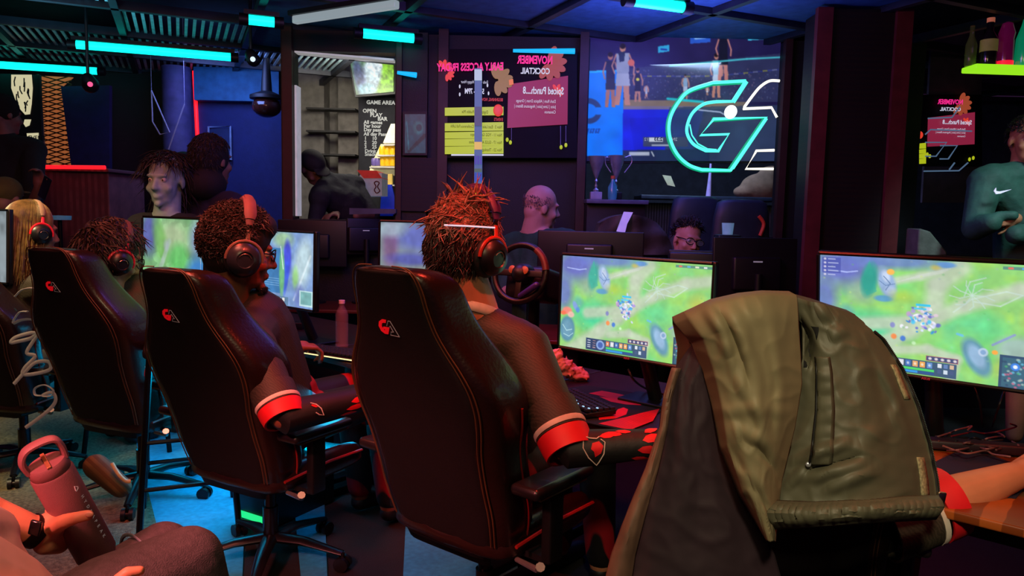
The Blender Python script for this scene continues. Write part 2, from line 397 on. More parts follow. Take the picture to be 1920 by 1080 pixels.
for i in range(-12, 12):
    for j in range(-12, 12):
        c_ = A(((i + .5) * 0.9 * cx - (j + .5) * 0.9 * sx_, 3.5 + (i + .5) * 0.9 * sx_ + (j + .5) * 0.9 * cx, CZ + 0.045))
        if c_[1] < 2.6: continue
        q = proj(c_)
        if not (-150 < q[0] < 1550 and -60 < q[1] < 190) or c_[1] > 8: continue
        if (i + j) % 4 == 0: continue
        p = MB(); left = q[0] < 560
        if left:
            for s_ in range(15):
                off = (s_ - 7) * 0.058; p.box(c_ + A((cx, sx_, 0)) * off, (0.022, 0.84, 0.012), rot_euler(z=24))
        else: p.box(c_, (0.84, 0.84, 0.01), rot_euler(z=24))
        o_ = p.build('ceiling_panel', mat('slatted_ceiling_panel', '#a8c8d0', 0.45) if left else m_mesh2, None, False); struct(o_); k += 1

# far partition (plane YW) built from piers, lintel and frames, between px 535 and the right end
def xat(px, y, py=300): return PY(px, py, y).x
def zat(py, y, px=960): return PY(px, py, y).z
WIN = [(552, 740, 96, 412), (1100, 1462, 60, 440), (1722, 1990, 40, 480)]
pl = [(528, 552), (740, 830), (1462, 1526), (1679, 1722)]
def zone(mb, px0, px1, z0, z1, y, th, m=0):
    x0, x1 = xat(px0, y), xat(px1, y); mb.box(((x0 + x1) / 2, y + th / 2, (z0 + z1) / 2), (x1 - x0, th, z1 - z0), None, m)
mb = MB()
zone(mb, 528, 552, 0, CZ, YW, .12); zone(mb, 740, 800, 0, CZ, YW, .12)
zone(mb, 552, 740, zat(97, YW, 640), CZ, YW, .12); zone(mb, 552, 740, 0, zat(412, YW, 640), YW, .12)
zone(mb, 800, 1100, 0, CZ, YW + .06, .06)
zone(mb, 1100, 1462, 0, zat(440, YW, 1280), YW, .12)
zone(mb, 1462, 1722, 0, CZ, YW, .12)
zone(mb, 1722, 2100, 0, zat(478, YW, 1800), YW, .12)
struct(mb.build('wall_far', m_wall, None, False))
mb = MB()
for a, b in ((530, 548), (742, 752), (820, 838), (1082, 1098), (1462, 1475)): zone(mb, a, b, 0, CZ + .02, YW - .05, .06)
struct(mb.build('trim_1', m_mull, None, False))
# the broad pier on the right stands nearer
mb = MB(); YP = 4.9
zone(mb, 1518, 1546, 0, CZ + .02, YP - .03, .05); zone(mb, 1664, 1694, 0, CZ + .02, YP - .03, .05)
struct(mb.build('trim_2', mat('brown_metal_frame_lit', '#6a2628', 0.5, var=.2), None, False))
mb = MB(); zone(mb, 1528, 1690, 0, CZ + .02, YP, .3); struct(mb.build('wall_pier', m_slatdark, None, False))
mb = MB(); zone(mb, 752, 822, zat(400, YW), zat(300, YW), YW - .03, .03); struct(mb.build('trim_3', m_slatdark, None, False))
# white lit edge round the first window
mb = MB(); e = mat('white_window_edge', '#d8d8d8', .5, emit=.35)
mb.box((xat(555.5, YW), YW + .05, (zat(160, YW, 556) + zat(405, YW, 556)) / 2), (.014, .12, zat(160, YW, 556) - zat(405, YW, 556)))
mb.prism([PY(552, 95, YW - .01), PY(738, 110, YW - .01), PY(738, 114, YW - .01), PY(552, 98, YW - .01)], (0, .1, 0))
struct(mb.build('window_frame', e, None, False))
for n, (a, b, c, d) in enumerate(WIN[:3]):
    y = YW + .1; mb = MB().box(((xat(a, y) + xat(b, y)) / 2, y, (zat(c, y, a) + zat(d, y, a)) / 2), (xat(b, y) - xat(a, y), .006, zat(c, y, a) - zat(d, y, a)))
    struct(mb.build('window_%d' % (n + 1), clear_pane(), None, False))

# left part: navy wall further back, column, return wall
mb = MB(); zone(mb, 355, 545, 0, CZ + .02, YL, .1); struct(mb.build('wall_navy', m_navy, None, False))
mb = MB(); zone(mb, -400, 355, 0, CZ + .02, YL + .1, .1); struct(mb.build('wall_left', mat('plum_black_wall', '#1c0a18', .7), None, False))
mb = MB(); mb.prism([(xat(531, YW), YW + .12, 0), (xat(546, YW), YW + .12, 0), (xat(548, YL), YL, 0), (xat(538, YL), YL, 0)], (0, 0, CZ)); struct(mb.build('wall_return', m_wall, None, False))
mb = MB(); zone(mb, 366, 524, zat(190, YL - .1, 440), zat(128, YL - .1, 440), YL - .14, .14); struct(mb.build('wall_teal_lit', mat('teal_lit_wall', '#2c6a92', .7), None, False))  # teal light on the wall top, put in as a coloured slab
# back room behind the windows
mb = MB(); mb.box((1.5, YB, 1.4), (11, .1, 2.9)); struct(mb.build('wall_back', mat('taupe_back_wall', '#3c3a4a', .8), None, False))
m_tp = mat('grey_pilaster', '#77726a', .8)
light('AREA', 'bar_lamp', (xat(640, 6.6), 6.6, 2.6), (xat(640, 8), 8.2, 1.2), (1.0, .93, .8), 22, 0.5)
mb = MB()
for a, b, dd in ((552, 608, .3), (634, 672, .25)): zone(mb, a, b, .6, 3.0, 8.2, dd)
mb.box((xat(650, 8.3), 8.5, 1.9), (1.7, .1, 2.6))
struct(mb.build('wall_pilaster', m_tp, None, False))
mb = MB(); mb.prism([(xat(744, YW), YW + .12, 0), (xat(752, YW), YW + .12, 0), (xat(766, YB), YB, 0), (xat(756, YB), YB, 0)], (0, 0, 2.9)); struct(mb.build('wall_divider', m_wall, None, False))
# ------------------------------------------------------------------ lights on the ceiling
m_tube = glow('cyan_tube', '#08f0dc', 2.6); m_tubeb = glow('blue_tube_end', '#10a8f0', 1.3); m_house = mat('black_fitting', '#0c0c10', .5)
ZT = CZ - .085
tubes = [((135, 83), (440, 108), 'long cyan ceiling tube above the red vertical neon strip', 1), ((-60, 118), (190, 134), 'cyan ceiling tube at the left edge above the orange mesh', 1),
         ((457, 36), (523, 43), 'short cyan ceiling tube left of the white light fitting', 0), ((672, 62), (783, 73), 'cyan ceiling tube above the first lit window', 0), ((1178, 0), (1288, 15), 'cyan ceiling tube above the basketball screen', 0)]
for a, b, lb, bl in tubes:
    p, q = A(PZ(*a, ZT)), A(PZ(*b, ZT)); t = thing('tube_light', lb, 'ceiling light', tuple((p + q) / 2), 0, 'cyan ceiling tubes')
    MB().tube([p, q], .032, 12).build('tube', m_tube, t)
    d = norm(q - p); r = MB()
    for e in (p, q): r.tube([e - d * .03, e + d * .03], .04, 12)
    r.box((p + q) / 2 + A((0, 0, .045)), (np.linalg.norm(q - p), .07, .03), rot_euler(z=math.degrees(math.atan2(d[1], d[0]))))
    r.build('housing', m_house, t)
p, q = A(PZ(552, 38, ZT)), A(PZ(745, 8, ZT)); t = thing('linear_light', 'grey white linear ceiling light at the top left of centre', 'ceiling light', tuple((p + q) / 2))
d = norm(q - p); az = math.degrees(math.atan2(d[1], d[0]))
MB().box((p + q) / 2, (np.linalg.norm(q - p), .05, .05), rot_euler(z=az), bev=.01).build('diffuser', glow('pale_tube', '#9aa8b0', .75), t)
MB().box((p + q) / 2 + A((0, 0, .04)), (np.linalg.norm(q - p) + .04, .08, .03), rot_euler(z=az)).build('housing', m_house, t)
for (a, b, lb) in (((745, 136), (781, 141), 'small cyan tube on the dark pier right of the lit window'), ((962, 95), (1078, 96), 'thin cyan reflection streak over the November menu')):  # the bar over the menu is a reflection streak built as a glowing tube
    p, q = A(PY(*a, YW - .1)), A(PY(*b, YW - .1)); tag(MB().tube([p, q], [.012, .02], 10).build('light_bar', m_tubeb, None), lb, 'light', 'small cyan light bars')
# red neon strips
m_red = glow('red_neon', '#ff1620', 1.8)
tag(MB().tube([PY(364, 133, 7.582), PY(370, 254, 7.582)], .018, 10).build('neon_strip', m_red, None), 'vertical red neon strip on the navy wall corner', 'neon light')
yd = 6.2
tag(MB().tube(bez([PY(60, 332, yd - .04), PY(60, 322, yd - .04), PY(64, 315, yd - .04), PY(72, 313, yd - .04), PY(197, 314, yd - .04)], 5), .016, 10).build('neon_strip', m_red, None), 'horizontal red neon strip with a bent end above the counter', 'neon light')
# counter under the neon
mb = MB(); x0, x1 = xat(56, yd), xat(200, yd); zc = zat(318, yd, 120)
mb.box(((x0 + x1) / 2, yd + .32, zc / 2), (x1 - x0, .6, zc), None, 0, .01); mb.box(((x0 + x1) / 2, yd + .3, zc + .0), (x1 - x0 + .06, .66, .03), None, 0, .008)
t = mb.build('service_counter', mat('rosy_brown_counter', '#7a4a48', .6, wave=(6, '#6a3c3c', 'X', .3)), None, False); tag(t, 'rosy brown counter below the horizontal red neon strip', 'counter')
# orange mesh panel and navy panel behind
ym = 7.2
def quadpanel(name, pts, y, th, m): return pxpoly(MB(), pts, y, th).build(name, m, None, False)
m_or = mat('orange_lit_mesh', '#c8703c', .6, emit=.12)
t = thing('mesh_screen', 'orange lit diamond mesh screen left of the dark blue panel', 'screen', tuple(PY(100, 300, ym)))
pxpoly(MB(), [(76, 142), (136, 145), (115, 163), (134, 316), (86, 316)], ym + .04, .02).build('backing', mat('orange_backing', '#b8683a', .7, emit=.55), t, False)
mm = MB()
for i in range(26):
    y0 = 142 + i * 9.0
    for k_ in range(2):
        mm.tube([PY(78, y0 + (0 if k_ else 16), ym), PY(134, y0 + (16 if k_ else 0), ym)], .006, 5)
mm.build('wire_mesh', mat('dark_wire', '#5a2c18', .5), t)
mm = MB(); mm.tube([PY(72, 140, ym - .02), PY(84, 316, ym - .02)], .018, 8); mm.build('frame', mat('bronze_edge', '#8a6a50', .4, metal=.6), t)
tag(quadpanel('wall_board', [(114, 162), (205, 160), (205, 316), (134, 316)], ym - .05, .05, mat('dark_blue_board', '#201a48', .7)), 'dark blue board hanging beside the orange mesh', 'board')
# black banner with pale line artwork
yb = 7.0; t = thing('banner', 'black banner with a pale line drawing and small text', 'banner', tuple(PY(40, 260, yb)))
pxpoly(MB(), [(0, 138), (74, 140), (80, 316), (0, 316)], yb, .03).build('banner_cloth', mat('black_banner', '#0e0c10', .8), t, False)
m_pale = glow('pale_print', '#e6dcb0', .75); mm = MB()
pxpoly(mm, [(21, 140), (59, 140), (61, 165), (59, 195), (56, 214), (47, 215), (38, 205), (28, 185), (21, 165)], yb - .006, .004)
pxpoly(mm, [(46, 224), (58, 224), (55, 235), (48, 238), (44, 232)], yb - .006, .004)
pxpoly(mm, [(50, 250), (72, 249), (72, 264), (52, 265)], yb - .006, .004); mm.build('print', m_pale, t, False)
mm = MB(); rr_ = random.Random(3)
for k_ in range(13):
    x_, y_ = rr_.uniform(27, 54), rr_.uniform(143, 195); h_ = rr_.uniform(8, 20); mm.tube([PY(x_, y_, yb - .012), PY(x_ + rr_.uniform(-4, 3), y_ + h_ / 2, yb - .012), PY(x_ + rr_.uniform(-3, 5), y_ + h_, yb - .012)], .006, 4)
text(mm, 'EVENT', PY(53, 262, yb - .012), (1, 0, 0), (0, 0, 1), .055, bold=.02); mm.build('linework', mat('black_ink', '#0a0808', .8), t, False)
# column with purple light put into its colour, outline drawings, framed picture, dome camera, spotlights
tag(MB().lathe([(.13, 0), (.13, CZ)], tuple(A(PY(334, 300, 7.3)) * A((1, 1, 0))), n=28).build('column', mat('purple_lit_column', '#4e4470', .7), None), 'round lilac lit column beside the vertical red neon', 'column', None, 'structure')
m_line = mat('faint_lines', '#8a80a0', .6, emit=.08); mm = MB()
mm.tube([PY(x, y, 6.6) for x, y in ((284, 170), (318, 248), (300, 252), (286, 228), (284, 170))], .006, 6)
mm.tube([PY(x, y, 6.6) for x, y in ((346, 195), (330, 240), (316, 280))], .006, 6)
for x, y in ((284, 170), (346, 195)): p = A(PY(x, y, 6.6)); mm.tube([p, (p[0], p[1], CZ + .33)], .0015, 5)
tag(mm.build('line_sign', m_line, None), 'faint grey outline sign of slanted strokes before the column', 'sign')
t = thing('picture_frame', 'small pale framed picture on the navy wall', 'picture', tuple(PY(412, 260, YL)))
mm = MB(); mm.tube([PY(x, y, YL - .05) for x, y in ((391, 300), (391, 238), (432, 237), (433, 300))], .012, 6); mm.build('frame', mat('pale_blue_frame', '#8aa6c8', .5), t)
quad = pxpoly(MB(), [(393, 240), (431, 240), (431, 300), (393, 300)], YL - .03, .02).build('picture_print', mat('navy_print', '#1c2e5e', .5), t, False)
t = thing('dome_camera', 'dark amber dome hanging on the navy wall near the window', 'camera', tuple(PY(500, 200, 7)))
MB().ell(A(PY(500, 200, 7)), (.13, .13, .10)).build('dome', mat('amber_dome', '#3a1a14', .15, coat=.5), t); MB().lathe([(.15, 0), (.15, .03), (.05, .07), (.02, .5)], tuple(A(PY(500, 186, 7)))).build('mount', m_house, t)
for a, b, rr2, lb in ((470, 108, .05, 'small black ceiling spotlight beside the long cyan tube'), (165, 155, .06, 'pink glinting spotlight above the dark blue board'), (1368, 210, .0, None)):
    if lb is None: continue
    t = thing('spotlight', lb, 'spotlight', tuple(PY(a, b, 5.6)))
    MB().cap(A(PY(a, b - 6, 5.6)), rr2 * .8, A(PY(a + 5, b + 4, 5.6)), rr2, 14).build('lamp_body', m_house, t); p = A(PY(a, b - 6, 5.6)); MB().tube([p, (p[0], p[1], CZ + .33)], .012, 8).build('stem', m_house, t); MB().ell(A(PY(a + 4, b + 3, 5.5)), .018).build('lens', glow('lens_white' if a > 300 else 'lens_pink', '#d8f0ff' if a > 300 else '#ff5a90', 1.2), t)

# ------------------------------------------------------------------ behind window 1
t = thing('television', 'wall television showing green and white blurred land beyond the window', 'television', tuple(PY(700, 140, 7.6)))
pc = Pic(60, 80, '#6aa05a'); pc.ell(.8, .6, .3, .7, '#8fd030'); pc.ell(.45, .5, .28, .7, '#cfe6ee', 1, .3, 20); pc.ell(.15, .5, .2, .8, '#50588a', .9, .6); pc.ell(.55, .2, .2, .18, '#e4f6ff'); pc.ell(.3, .85, .3, .2, '#a8e4f0', .8, .5); pc.mottle(.35, 12, 4)
picture('display', pc, PY(655, 108, 7.5), PY(738, 113, 7.5), PY(668, 178, 7.5), PY(738, 172, 7.5), t, .9)
pxpoly(MB(), [(652, 105), (742, 110), (742, 176), (666, 182)], 7.52, .05).build('casing', m_house, t, False)
p = A(PY(700, 112, 7.56)); MB().tube([p, (p[0], p[1], CZ + .33)], .025, 10).build('ceiling_mount', m_house, t)
t = thing('menu_chalkboard', 'black chalkboard of small white writing beyond the window', 'board', tuple(PY(700, 300, 7.9)))
pxpoly(MB(), [(672, 182), (745, 176), (745, 400), (674, 400)], 7.9, .03).build('board_panel', mat('board_black', '#22222a', .8), t, False)
mm = MB()
for y_, x_, s_, tx in ((195, 687, .055, 'GAME AREA'), (211, 680, .055, 'OPEN'), (219, 694, .055, 'PLAY'), (226, 708, .055, 'BAR'), (232, 682, .05, 'All games'), (239, 682, .05, 'Per hour'), (246, 682, .05, 'Day pass'), (254, 682, .05, 'All day Pass'), (262, 683, .05, '1    10'), (270, 683, .05, '2    20'), (278, 683, .05, '3    25'), (286, 684, .05, 'Drink 4'), (292, 684, .05, 'Snack 5')):
    text(mm, tx, PY(x_, y_, 7.88), (1, 0, 0), (0, 0, 1), s_, bold=.03)
mm.build('lettering', glow('chalk', '#d8d8d0', .7), t, False)
# triangular drinks display with cans
t = thing('drinks_display', 'tall triangular lit drinks display with a pale peak', 'display', tuple(PY(725, 320, 7.3)))
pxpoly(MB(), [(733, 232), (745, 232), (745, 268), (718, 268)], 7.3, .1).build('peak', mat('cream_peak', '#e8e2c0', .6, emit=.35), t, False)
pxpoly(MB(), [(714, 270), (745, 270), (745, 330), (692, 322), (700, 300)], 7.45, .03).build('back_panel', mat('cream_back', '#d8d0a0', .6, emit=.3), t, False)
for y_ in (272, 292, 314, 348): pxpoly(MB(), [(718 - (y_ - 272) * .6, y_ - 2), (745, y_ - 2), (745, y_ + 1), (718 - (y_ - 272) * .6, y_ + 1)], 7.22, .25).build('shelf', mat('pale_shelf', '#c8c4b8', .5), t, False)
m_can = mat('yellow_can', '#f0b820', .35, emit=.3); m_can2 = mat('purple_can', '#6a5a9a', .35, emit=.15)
PLC = {717: 'leftmost ', 727: 'middle ', 737: 'rightmost ', 718: 'leftmost ', 702: 'left hand ', 709: 'right hand '}
def can(x, y, h, m, lb, gr):
    c_ = A(PY(x, y, 7.28)); hh = h / F * 7.28
    return tag(MB().lathe([(.025, 0), (.032, .01), (.032, hh - .02), (.024, hh)], tuple(c_), n=12).build('drink_can', m, None), PLC[x] + lb, 'can', gr)
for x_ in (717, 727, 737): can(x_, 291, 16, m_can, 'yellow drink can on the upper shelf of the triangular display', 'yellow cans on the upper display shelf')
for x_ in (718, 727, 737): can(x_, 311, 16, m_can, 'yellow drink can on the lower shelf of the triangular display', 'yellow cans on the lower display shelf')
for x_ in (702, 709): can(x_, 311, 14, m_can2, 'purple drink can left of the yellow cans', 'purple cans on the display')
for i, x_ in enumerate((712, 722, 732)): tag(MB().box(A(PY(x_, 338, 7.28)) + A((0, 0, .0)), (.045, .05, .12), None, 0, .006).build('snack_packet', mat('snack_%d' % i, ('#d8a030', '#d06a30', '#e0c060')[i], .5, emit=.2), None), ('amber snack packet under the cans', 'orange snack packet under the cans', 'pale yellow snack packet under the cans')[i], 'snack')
# house shaped box
t = thing('carry_box', 'white house shaped carry box with a red lid and ring print', 'box', tuple(PY(690, 380, 6.6)))
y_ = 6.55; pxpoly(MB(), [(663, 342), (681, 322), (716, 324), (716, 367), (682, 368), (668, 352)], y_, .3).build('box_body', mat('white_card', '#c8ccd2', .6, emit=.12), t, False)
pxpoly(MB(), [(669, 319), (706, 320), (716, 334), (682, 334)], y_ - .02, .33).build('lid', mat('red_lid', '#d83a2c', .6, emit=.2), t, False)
mm = MB(); mm.tube(bez([PY(x, y, y_ - .01) for x, y in ((706, 340), (711, 343), (708, 350), (712, 358), (706, 362), (702, 356), (705, 350), (702, 343))], 4, True), .005, 6, closed=True)
mm.ell(A(PY(673, 343, y_ - .005)), (.016, .004, .018)); mm.build('print', mat('box_print', '#7a2030', .6), t)
# blue chair behind
t = thing('plastic_chair', 'blue plastic chair behind the carry box', 'chair', tuple(A(PY(722, 400, 7.0)) * A((1, 1, 0))))
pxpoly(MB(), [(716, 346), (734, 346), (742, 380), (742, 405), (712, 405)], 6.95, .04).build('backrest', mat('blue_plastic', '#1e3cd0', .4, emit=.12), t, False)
pxpoly(MB(), [(700, 392), (744, 392), (744, 402), (696, 402)], 6.6, .4).build('seat', mat('blue_plastic', '#1e3cd0', .4), t, False)
mm = MB()
for x_ in (702, 740):
    for yy in (6.65, 6.95): p = A(PY(x_, 400, yy)); mm = MB().tube([p, p * A((1, 1, 0))], .014, 8); mm.build('leg', m_house, t)
# shelf lines
for i, y_ in enumerate((206, 248, 291)):
    tag(MB().box(A(PY(624, y_, 8.1)), (.52, .2, .018)).build('wall_shelf', mat('dark_shelf', '#2a2826', .6), None, False), ('topmost', 'middle', 'lowest')[i] + ' dark wall shelf on the grey pilaster', 'shelf', 'dark shelves beyond the window')

# ------------------------------------------------------------------ dark poster, reflected menu
YM = YW - .06
t = thing('teal_poster', 'dim teal poster in a dark frame left of the menu screen', 'poster', tuple(PY(778, 250, YM)))
pc = Pic(60, 40, '#12506a'); pc.ell(.65, .35, .28, .2, '#2a7488', .9, .3); pc.ell(.68, .35, .14, .1, '#14465c'); pc.poly([(.1, .95), (.9, .5), (1, .5), (1, .6), (.2, 1)], '#0c3444'); pc.line([(.1, .2), (.2, .9)], .02, '#2c7890'); pc.mottle(.2, 8, 2)
picture('poster_print', pc, PY(759, 214, YM), PY(798, 214, YM), PY(759, 287, YM), PY(798, 287, YM), t, .55)
pxpoly(MB(), [(755, 209), (801, 209), (801, 291), (755, 291)], YM + .004, .03).build('frame', m_house, t, False)

def leaf(mb, cx, cy, r, y, n=5, a0=0, spread=150, m=0, rp=None):
    for i in range(n):
        a = R(a0 + spread * (i / (n - 1) - .5)); ex, ey = cx + math.cos(a) * r * .6, cy - math.sin(a) * r * .6
        rx, ry = r * .52, r * .25; pts = []
        for k_ in range(14):
            t_ = 2 * PI * k_ / 14; u, v = rx * math.cos(t_), ry * math.sin(t_)
            pts.append((ex + u * math.cos(a) + v * math.sin(a), ey - u * math.sin(a) + v * math.cos(a)))
        pxpoly(mb, pts, y - .0015 * i, .003, m)
def menu(name, label, x0, y0, S, y, full=True):
    """mirrored drinks menu seen in the glass; S scales the photograph's big one, anchored at its top left pixel"""
    def q(a, b): return (x0 + (a - 820) * S[0], y0 + (b - 90) * S[1])
    def W(a, b, k_=0): aa, bb = q(a, b); return PY(aa, bb, y - k_ * .004)
    k1 = S[1] * YM / F
    t = thing(name, label, 'menu screen', tuple(W(950, 200)))
    def poly(pts, k_, m, nm): return pxpoly(MB(), [q(a, b) for a, b in pts], y - k_ * .004, .003).build(nm, m, t, False)
    poly([(822, 92), (1082, 92), (1082, 296), (822, 296)] if full else [(935, 92), (1082, 92), (1082, 296), (935, 296)], -3, mat('menu_black', '#08060e', .6, spec=.2), 'casing')
    o = poly([(953, 158), (1065, 142), (1064, 233), (951, 240)], 0, glow('menu_crimson', '#8e2240', .9), 'menu_card')
    mm = MB(); 
    if full: leaf(mm, *q(932, 150), 27 * S[1], y - .010, 7, 10, 190)
    mm.build('tan_leaf', glow('leaf_tan', '#9a7424', .8), t, False) if full else None
    if full: pxpoly(MB(), [q(a, b) for a, b in ((954, 150), (962, 148), (963, 158), (955, 160))], y - .02, .003).build('leaf_tip', glow('leaf_or', '#e87a28', .9), t, False)
    mm = MB(); leaf(mm, *q(1030, 118), 30 * S[1], y - .008, 7, -25, 190); mm.build('rust_leaf', glow('leaf_rust', '#a84a30', .85), t, False)
    mm = MB(); text(mm, 'NOVEMBER', W(1036, 120, 6), (1, 0, 0), (0, 0, 1), 20 * k1, mirror=True, bold=.035, sx=.62 * S[0] / S[1]); 
    if full: text(mm, 'EARLY ACCESS FRIDAY', W(944, 131, 6), (1, 0, .04), (0, 0, 1), 19 * k1, mirror=True, bold=.035, sx=.62)
    mm.build('heading', glow('menu_pink', '#ff2c90', .95), t, False)
    mm = MB(); sx = .95 * S[0] / S[1]
    text(mm, 'COCKTAIL', W(1031, 139, 6), (1, 0, 0), (0, 0, 1), 15 * k1, mirror=True, bold=.03, sx=.72 * S[0] / S[1])
    text(mm, 'Spiced Punch....8', W(1057, 177, 6), (1, 0, 0), (0, 0, 1), 18 * k1, mirror=True, bold=.025, sx=.62 * S[0] / S[1])
    for i_, s_ in enumerate(('Dark Rum | Allspice Dram | Orange', 'Juice | Lime Juice | Angostura Bitters |', 'Cinnamon')): text(mm, s_, W(1042, 193 + i_ * 10, 6), (1, 0, 0), (0, 0, 1), 8 * k1, mirror=True, sx=.62 * S[0] / S[1])
    if full:
        text(mm, 'Ends Gamer Happy Hour', W(915, 157, 6), (1, 0, 0), (0, 0, 1), 8 * k1, mirror=True, sx=.6)
        text(mm, '5PM - 7PM', W(908, 176, 6), (1, 0, 0), (0, 0, 1), 13 * k1, mirror=True, bold=.03, sx=.62)
        pxpoly(mm, [q(846, 289), q(944, 289), q(944, 292), q(846, 292)], y - .02, .002)
        for a, b in ((862, 162), (862, 177), (914, 160), (916, 175)): mm.ell(A(W(a, b, 6)), (.006, .003, .014))
    mm.build('lettering', glow('menu_white', '#d8d8f0', .85), t, False)
    mm = MB()
    rows = ((834, 944, 202, 217), (834, 944, 231, 246), (834, 944, 248, 260), (834, 944, 261, 274), (834, 944, 275, 289)) if full else ((932, 948, 231, 246), (932, 948, 248, 260), (932, 948, 261, 274), (932, 948, 275, 289))
    for a, b, c_, d_ in rows: pxpoly(mm, [q(a, c_), q(b, c_ - 2), q(b, d_ - 1), q(a, d_)], y - .012, .003)
    mm.build('event_rows', glow('menu_yellow', '#bcc81e', .85), t, False)
    for a, b in ((957, 267), (1061, 272), (1052, 276), (951, 262)): MB().ell(A(W(a, b, 3)), (.011, .004, .016)).build('pendant', glow('menu_yellow', '#bcc81e', .85), t)
    mm = MB(); mm.ell(A(W(934, 207, 5)), (9 * k1, .004, 11 * k1)); leaf(mm, *q(1044, 170), 12 * S[1], y - .014, 4, 40, 160)
    if full: leaf(mm, *q(832, 128), 15 * S[1], y - .01, 4, 60, 120); leaf(mm, *q(838, 138), 13 * S[1], y - .012, 4, -40, 100); text(mm, 'BEGINNING, NOV 1', W(943, 190, 6), (1, 0, 0), (0, 0, 1), 8 * k1, mirror=True, sx=.6); text(mm, 'EVENTS', W(943, 227, 6), (1, 0, 0), (0, 0, 1), 8 * k1, mirror=True, sx=.6)
    mm.build('badge', glow('menu_red', '#e8402c', .9), t)
    if full:
        mm = MB()
        for yy, s_ in ((213, 'Digital Meat Puddin Mix'), (241, 'Nov 3 · East Lake Sports Conference Fall LAN'), (256, 'Nov 11 - YGG Gaming Expo'), (270, 'Nov 17 - GLGS At Milwaukee'), (284, 'Nov 23 - Thanksgiving')): text(mm, s_, W(941 if yy > 220 else 915, yy, 7), (1, 0, 0), (0, 0, 1), 8 * k1, mirror=True, sx=.62)
        mm.build('event_lettering', mat('olive_ink', '#4a5008', .6), t, False)
        mm = MB()
        for a, b0, b1 in ((959, 240, 262), (1051, 236, 272), (1061, 236, 266)): mm.tube([W(a, b0, 1), W(a, b1, 1)], .003, 5)
        mm.build('hanging_cord', mat('grey_cord', '#8a8aa0', .6), t)
    return t
menu('menu_reflection', 'reflection of a large dark drinks menu screen with reversed lettering and autumn leaves', 820, 90, (1, 1), YM)  # menus are glass reflections built as solid glowing screens
menu('menu_reflection', 'smaller reversed drinks menu reflection glimpsed at right between pier and green pullover', 1636, 176, (.80 * .98, .66), YW + .47, False)
# reflection of a lit drinks shelf, built as a glowing tower
t = thing('drinks_reflection', 'narrow reflection of lit stacked drinks in front of the menu screen', 'display', tuple(PY(897, 380, YM - .1)))
pxpoly(MB(), [(890, 128), (903, 128), (904, 372), (889, 372)], YM - .1, .05).build('tower_body', glow('tower_blue', '#5a7ab8', .6), t, False)
for i, (a, b, c_) in enumerate(((130, 150, '#c0d0e8'), (200, 236, '#4a5070'), (266, 280, '#f0c060'), (292, 308, '#4a4ab0'), (316, 322, '#506a60'), (324, 340, '#2a50c0'), (344, 350, '#507060'), (352, 368, '#f0f020'))):
    mm = MB(); 
    if b - a > 12 and a > 280:
        for x_ in (891.5, 896.5, 901.5): pxpoly(mm, [(x_ - 1.8, a), (x_ + 1.8, a), (x_ + 1.8, b), (x_ - 1.8, b)], YM - .12, .02)
    else: pxpoly(mm, [(889.5, a), (903.5, a), (903.5, b), (889.5, b)], YM - .12, .02)
    mm.build('drink_row', glow('tower_%d' % i, c_, .8), t, False)

# ------------------------------------------------------------------ basketball screen, a reflection in the glass built as a solid screen
YT = YW + .16
pc = Pic(250, 364, '#1a1644')
def B(x, y): return ((x - 1100) / 364.0, (y - 52) / 250.0)
def bp(pts, c, al=1): pc.poly([B(*p) for p in pts], c, al)
pc.ell(*B(1180, 60), .6, .35, '#2c2070', .7, .9); pc.ell(*B(1330, 90), .4, .3, '#2a2450', .6, .9)
bp([(1100, 135), (1464, 100), (1464, 190), (1100, 190)], '#2c3058')
rs = np.random.RandomState(5)
for i in range(420): x_, y_ = rs.uniform(1168, 1460), rs.uniform(128, 186); pc.ell(*B(x_, y_), .004, .007, ['#3a4470', '#56608a', '#1c2040', '#6a5a78', '#28305a'][i % 5], .8, .5)
for x_ in range(1200, 1460, 3): pc.ell(*B(x_, 145 + 3 * math.sin(x_ * .02) - (x_ - 1200) * .05), .004, .006, ['#3a46a8', '#8a90c8', '#3038a0', '#b0b040'][(x_ // 9) % 4], .9, .4)
bp([(1168, 186), (1300, 188), (1400, 190), (1400, 204), (1168, 204)], '#7a6a5c'); bp([(1168, 198), (1310, 198), (1310, 206), (1168, 206)], '#6a66a0', .7)
bp([(1168, 204), (1320, 204), (1300, 280), (1168, 290)], '#1420d8'); bp([(1180, 220), (1320, 218), (1290, 275), (1190, 282)], '#1018c0', .6)
bp([(1255, 200), (1464, 196), (1464, 302), (1245, 302)], '#2c3c5c', .8); pc.ell(*B(1400, 250), .2, .3, '#34486c', .6, .9)
bp([(1168, 281), (1330, 278), (1330, 302), (1168, 302)], '#1c2850'); 
bp([(1103, 132), (1169, 130), (1168, 292), (1101, 292)], '#0a74ff'); bp([(1103, 132), (1169, 130), (1169, 134), (1103, 136)], '#20a0ff')
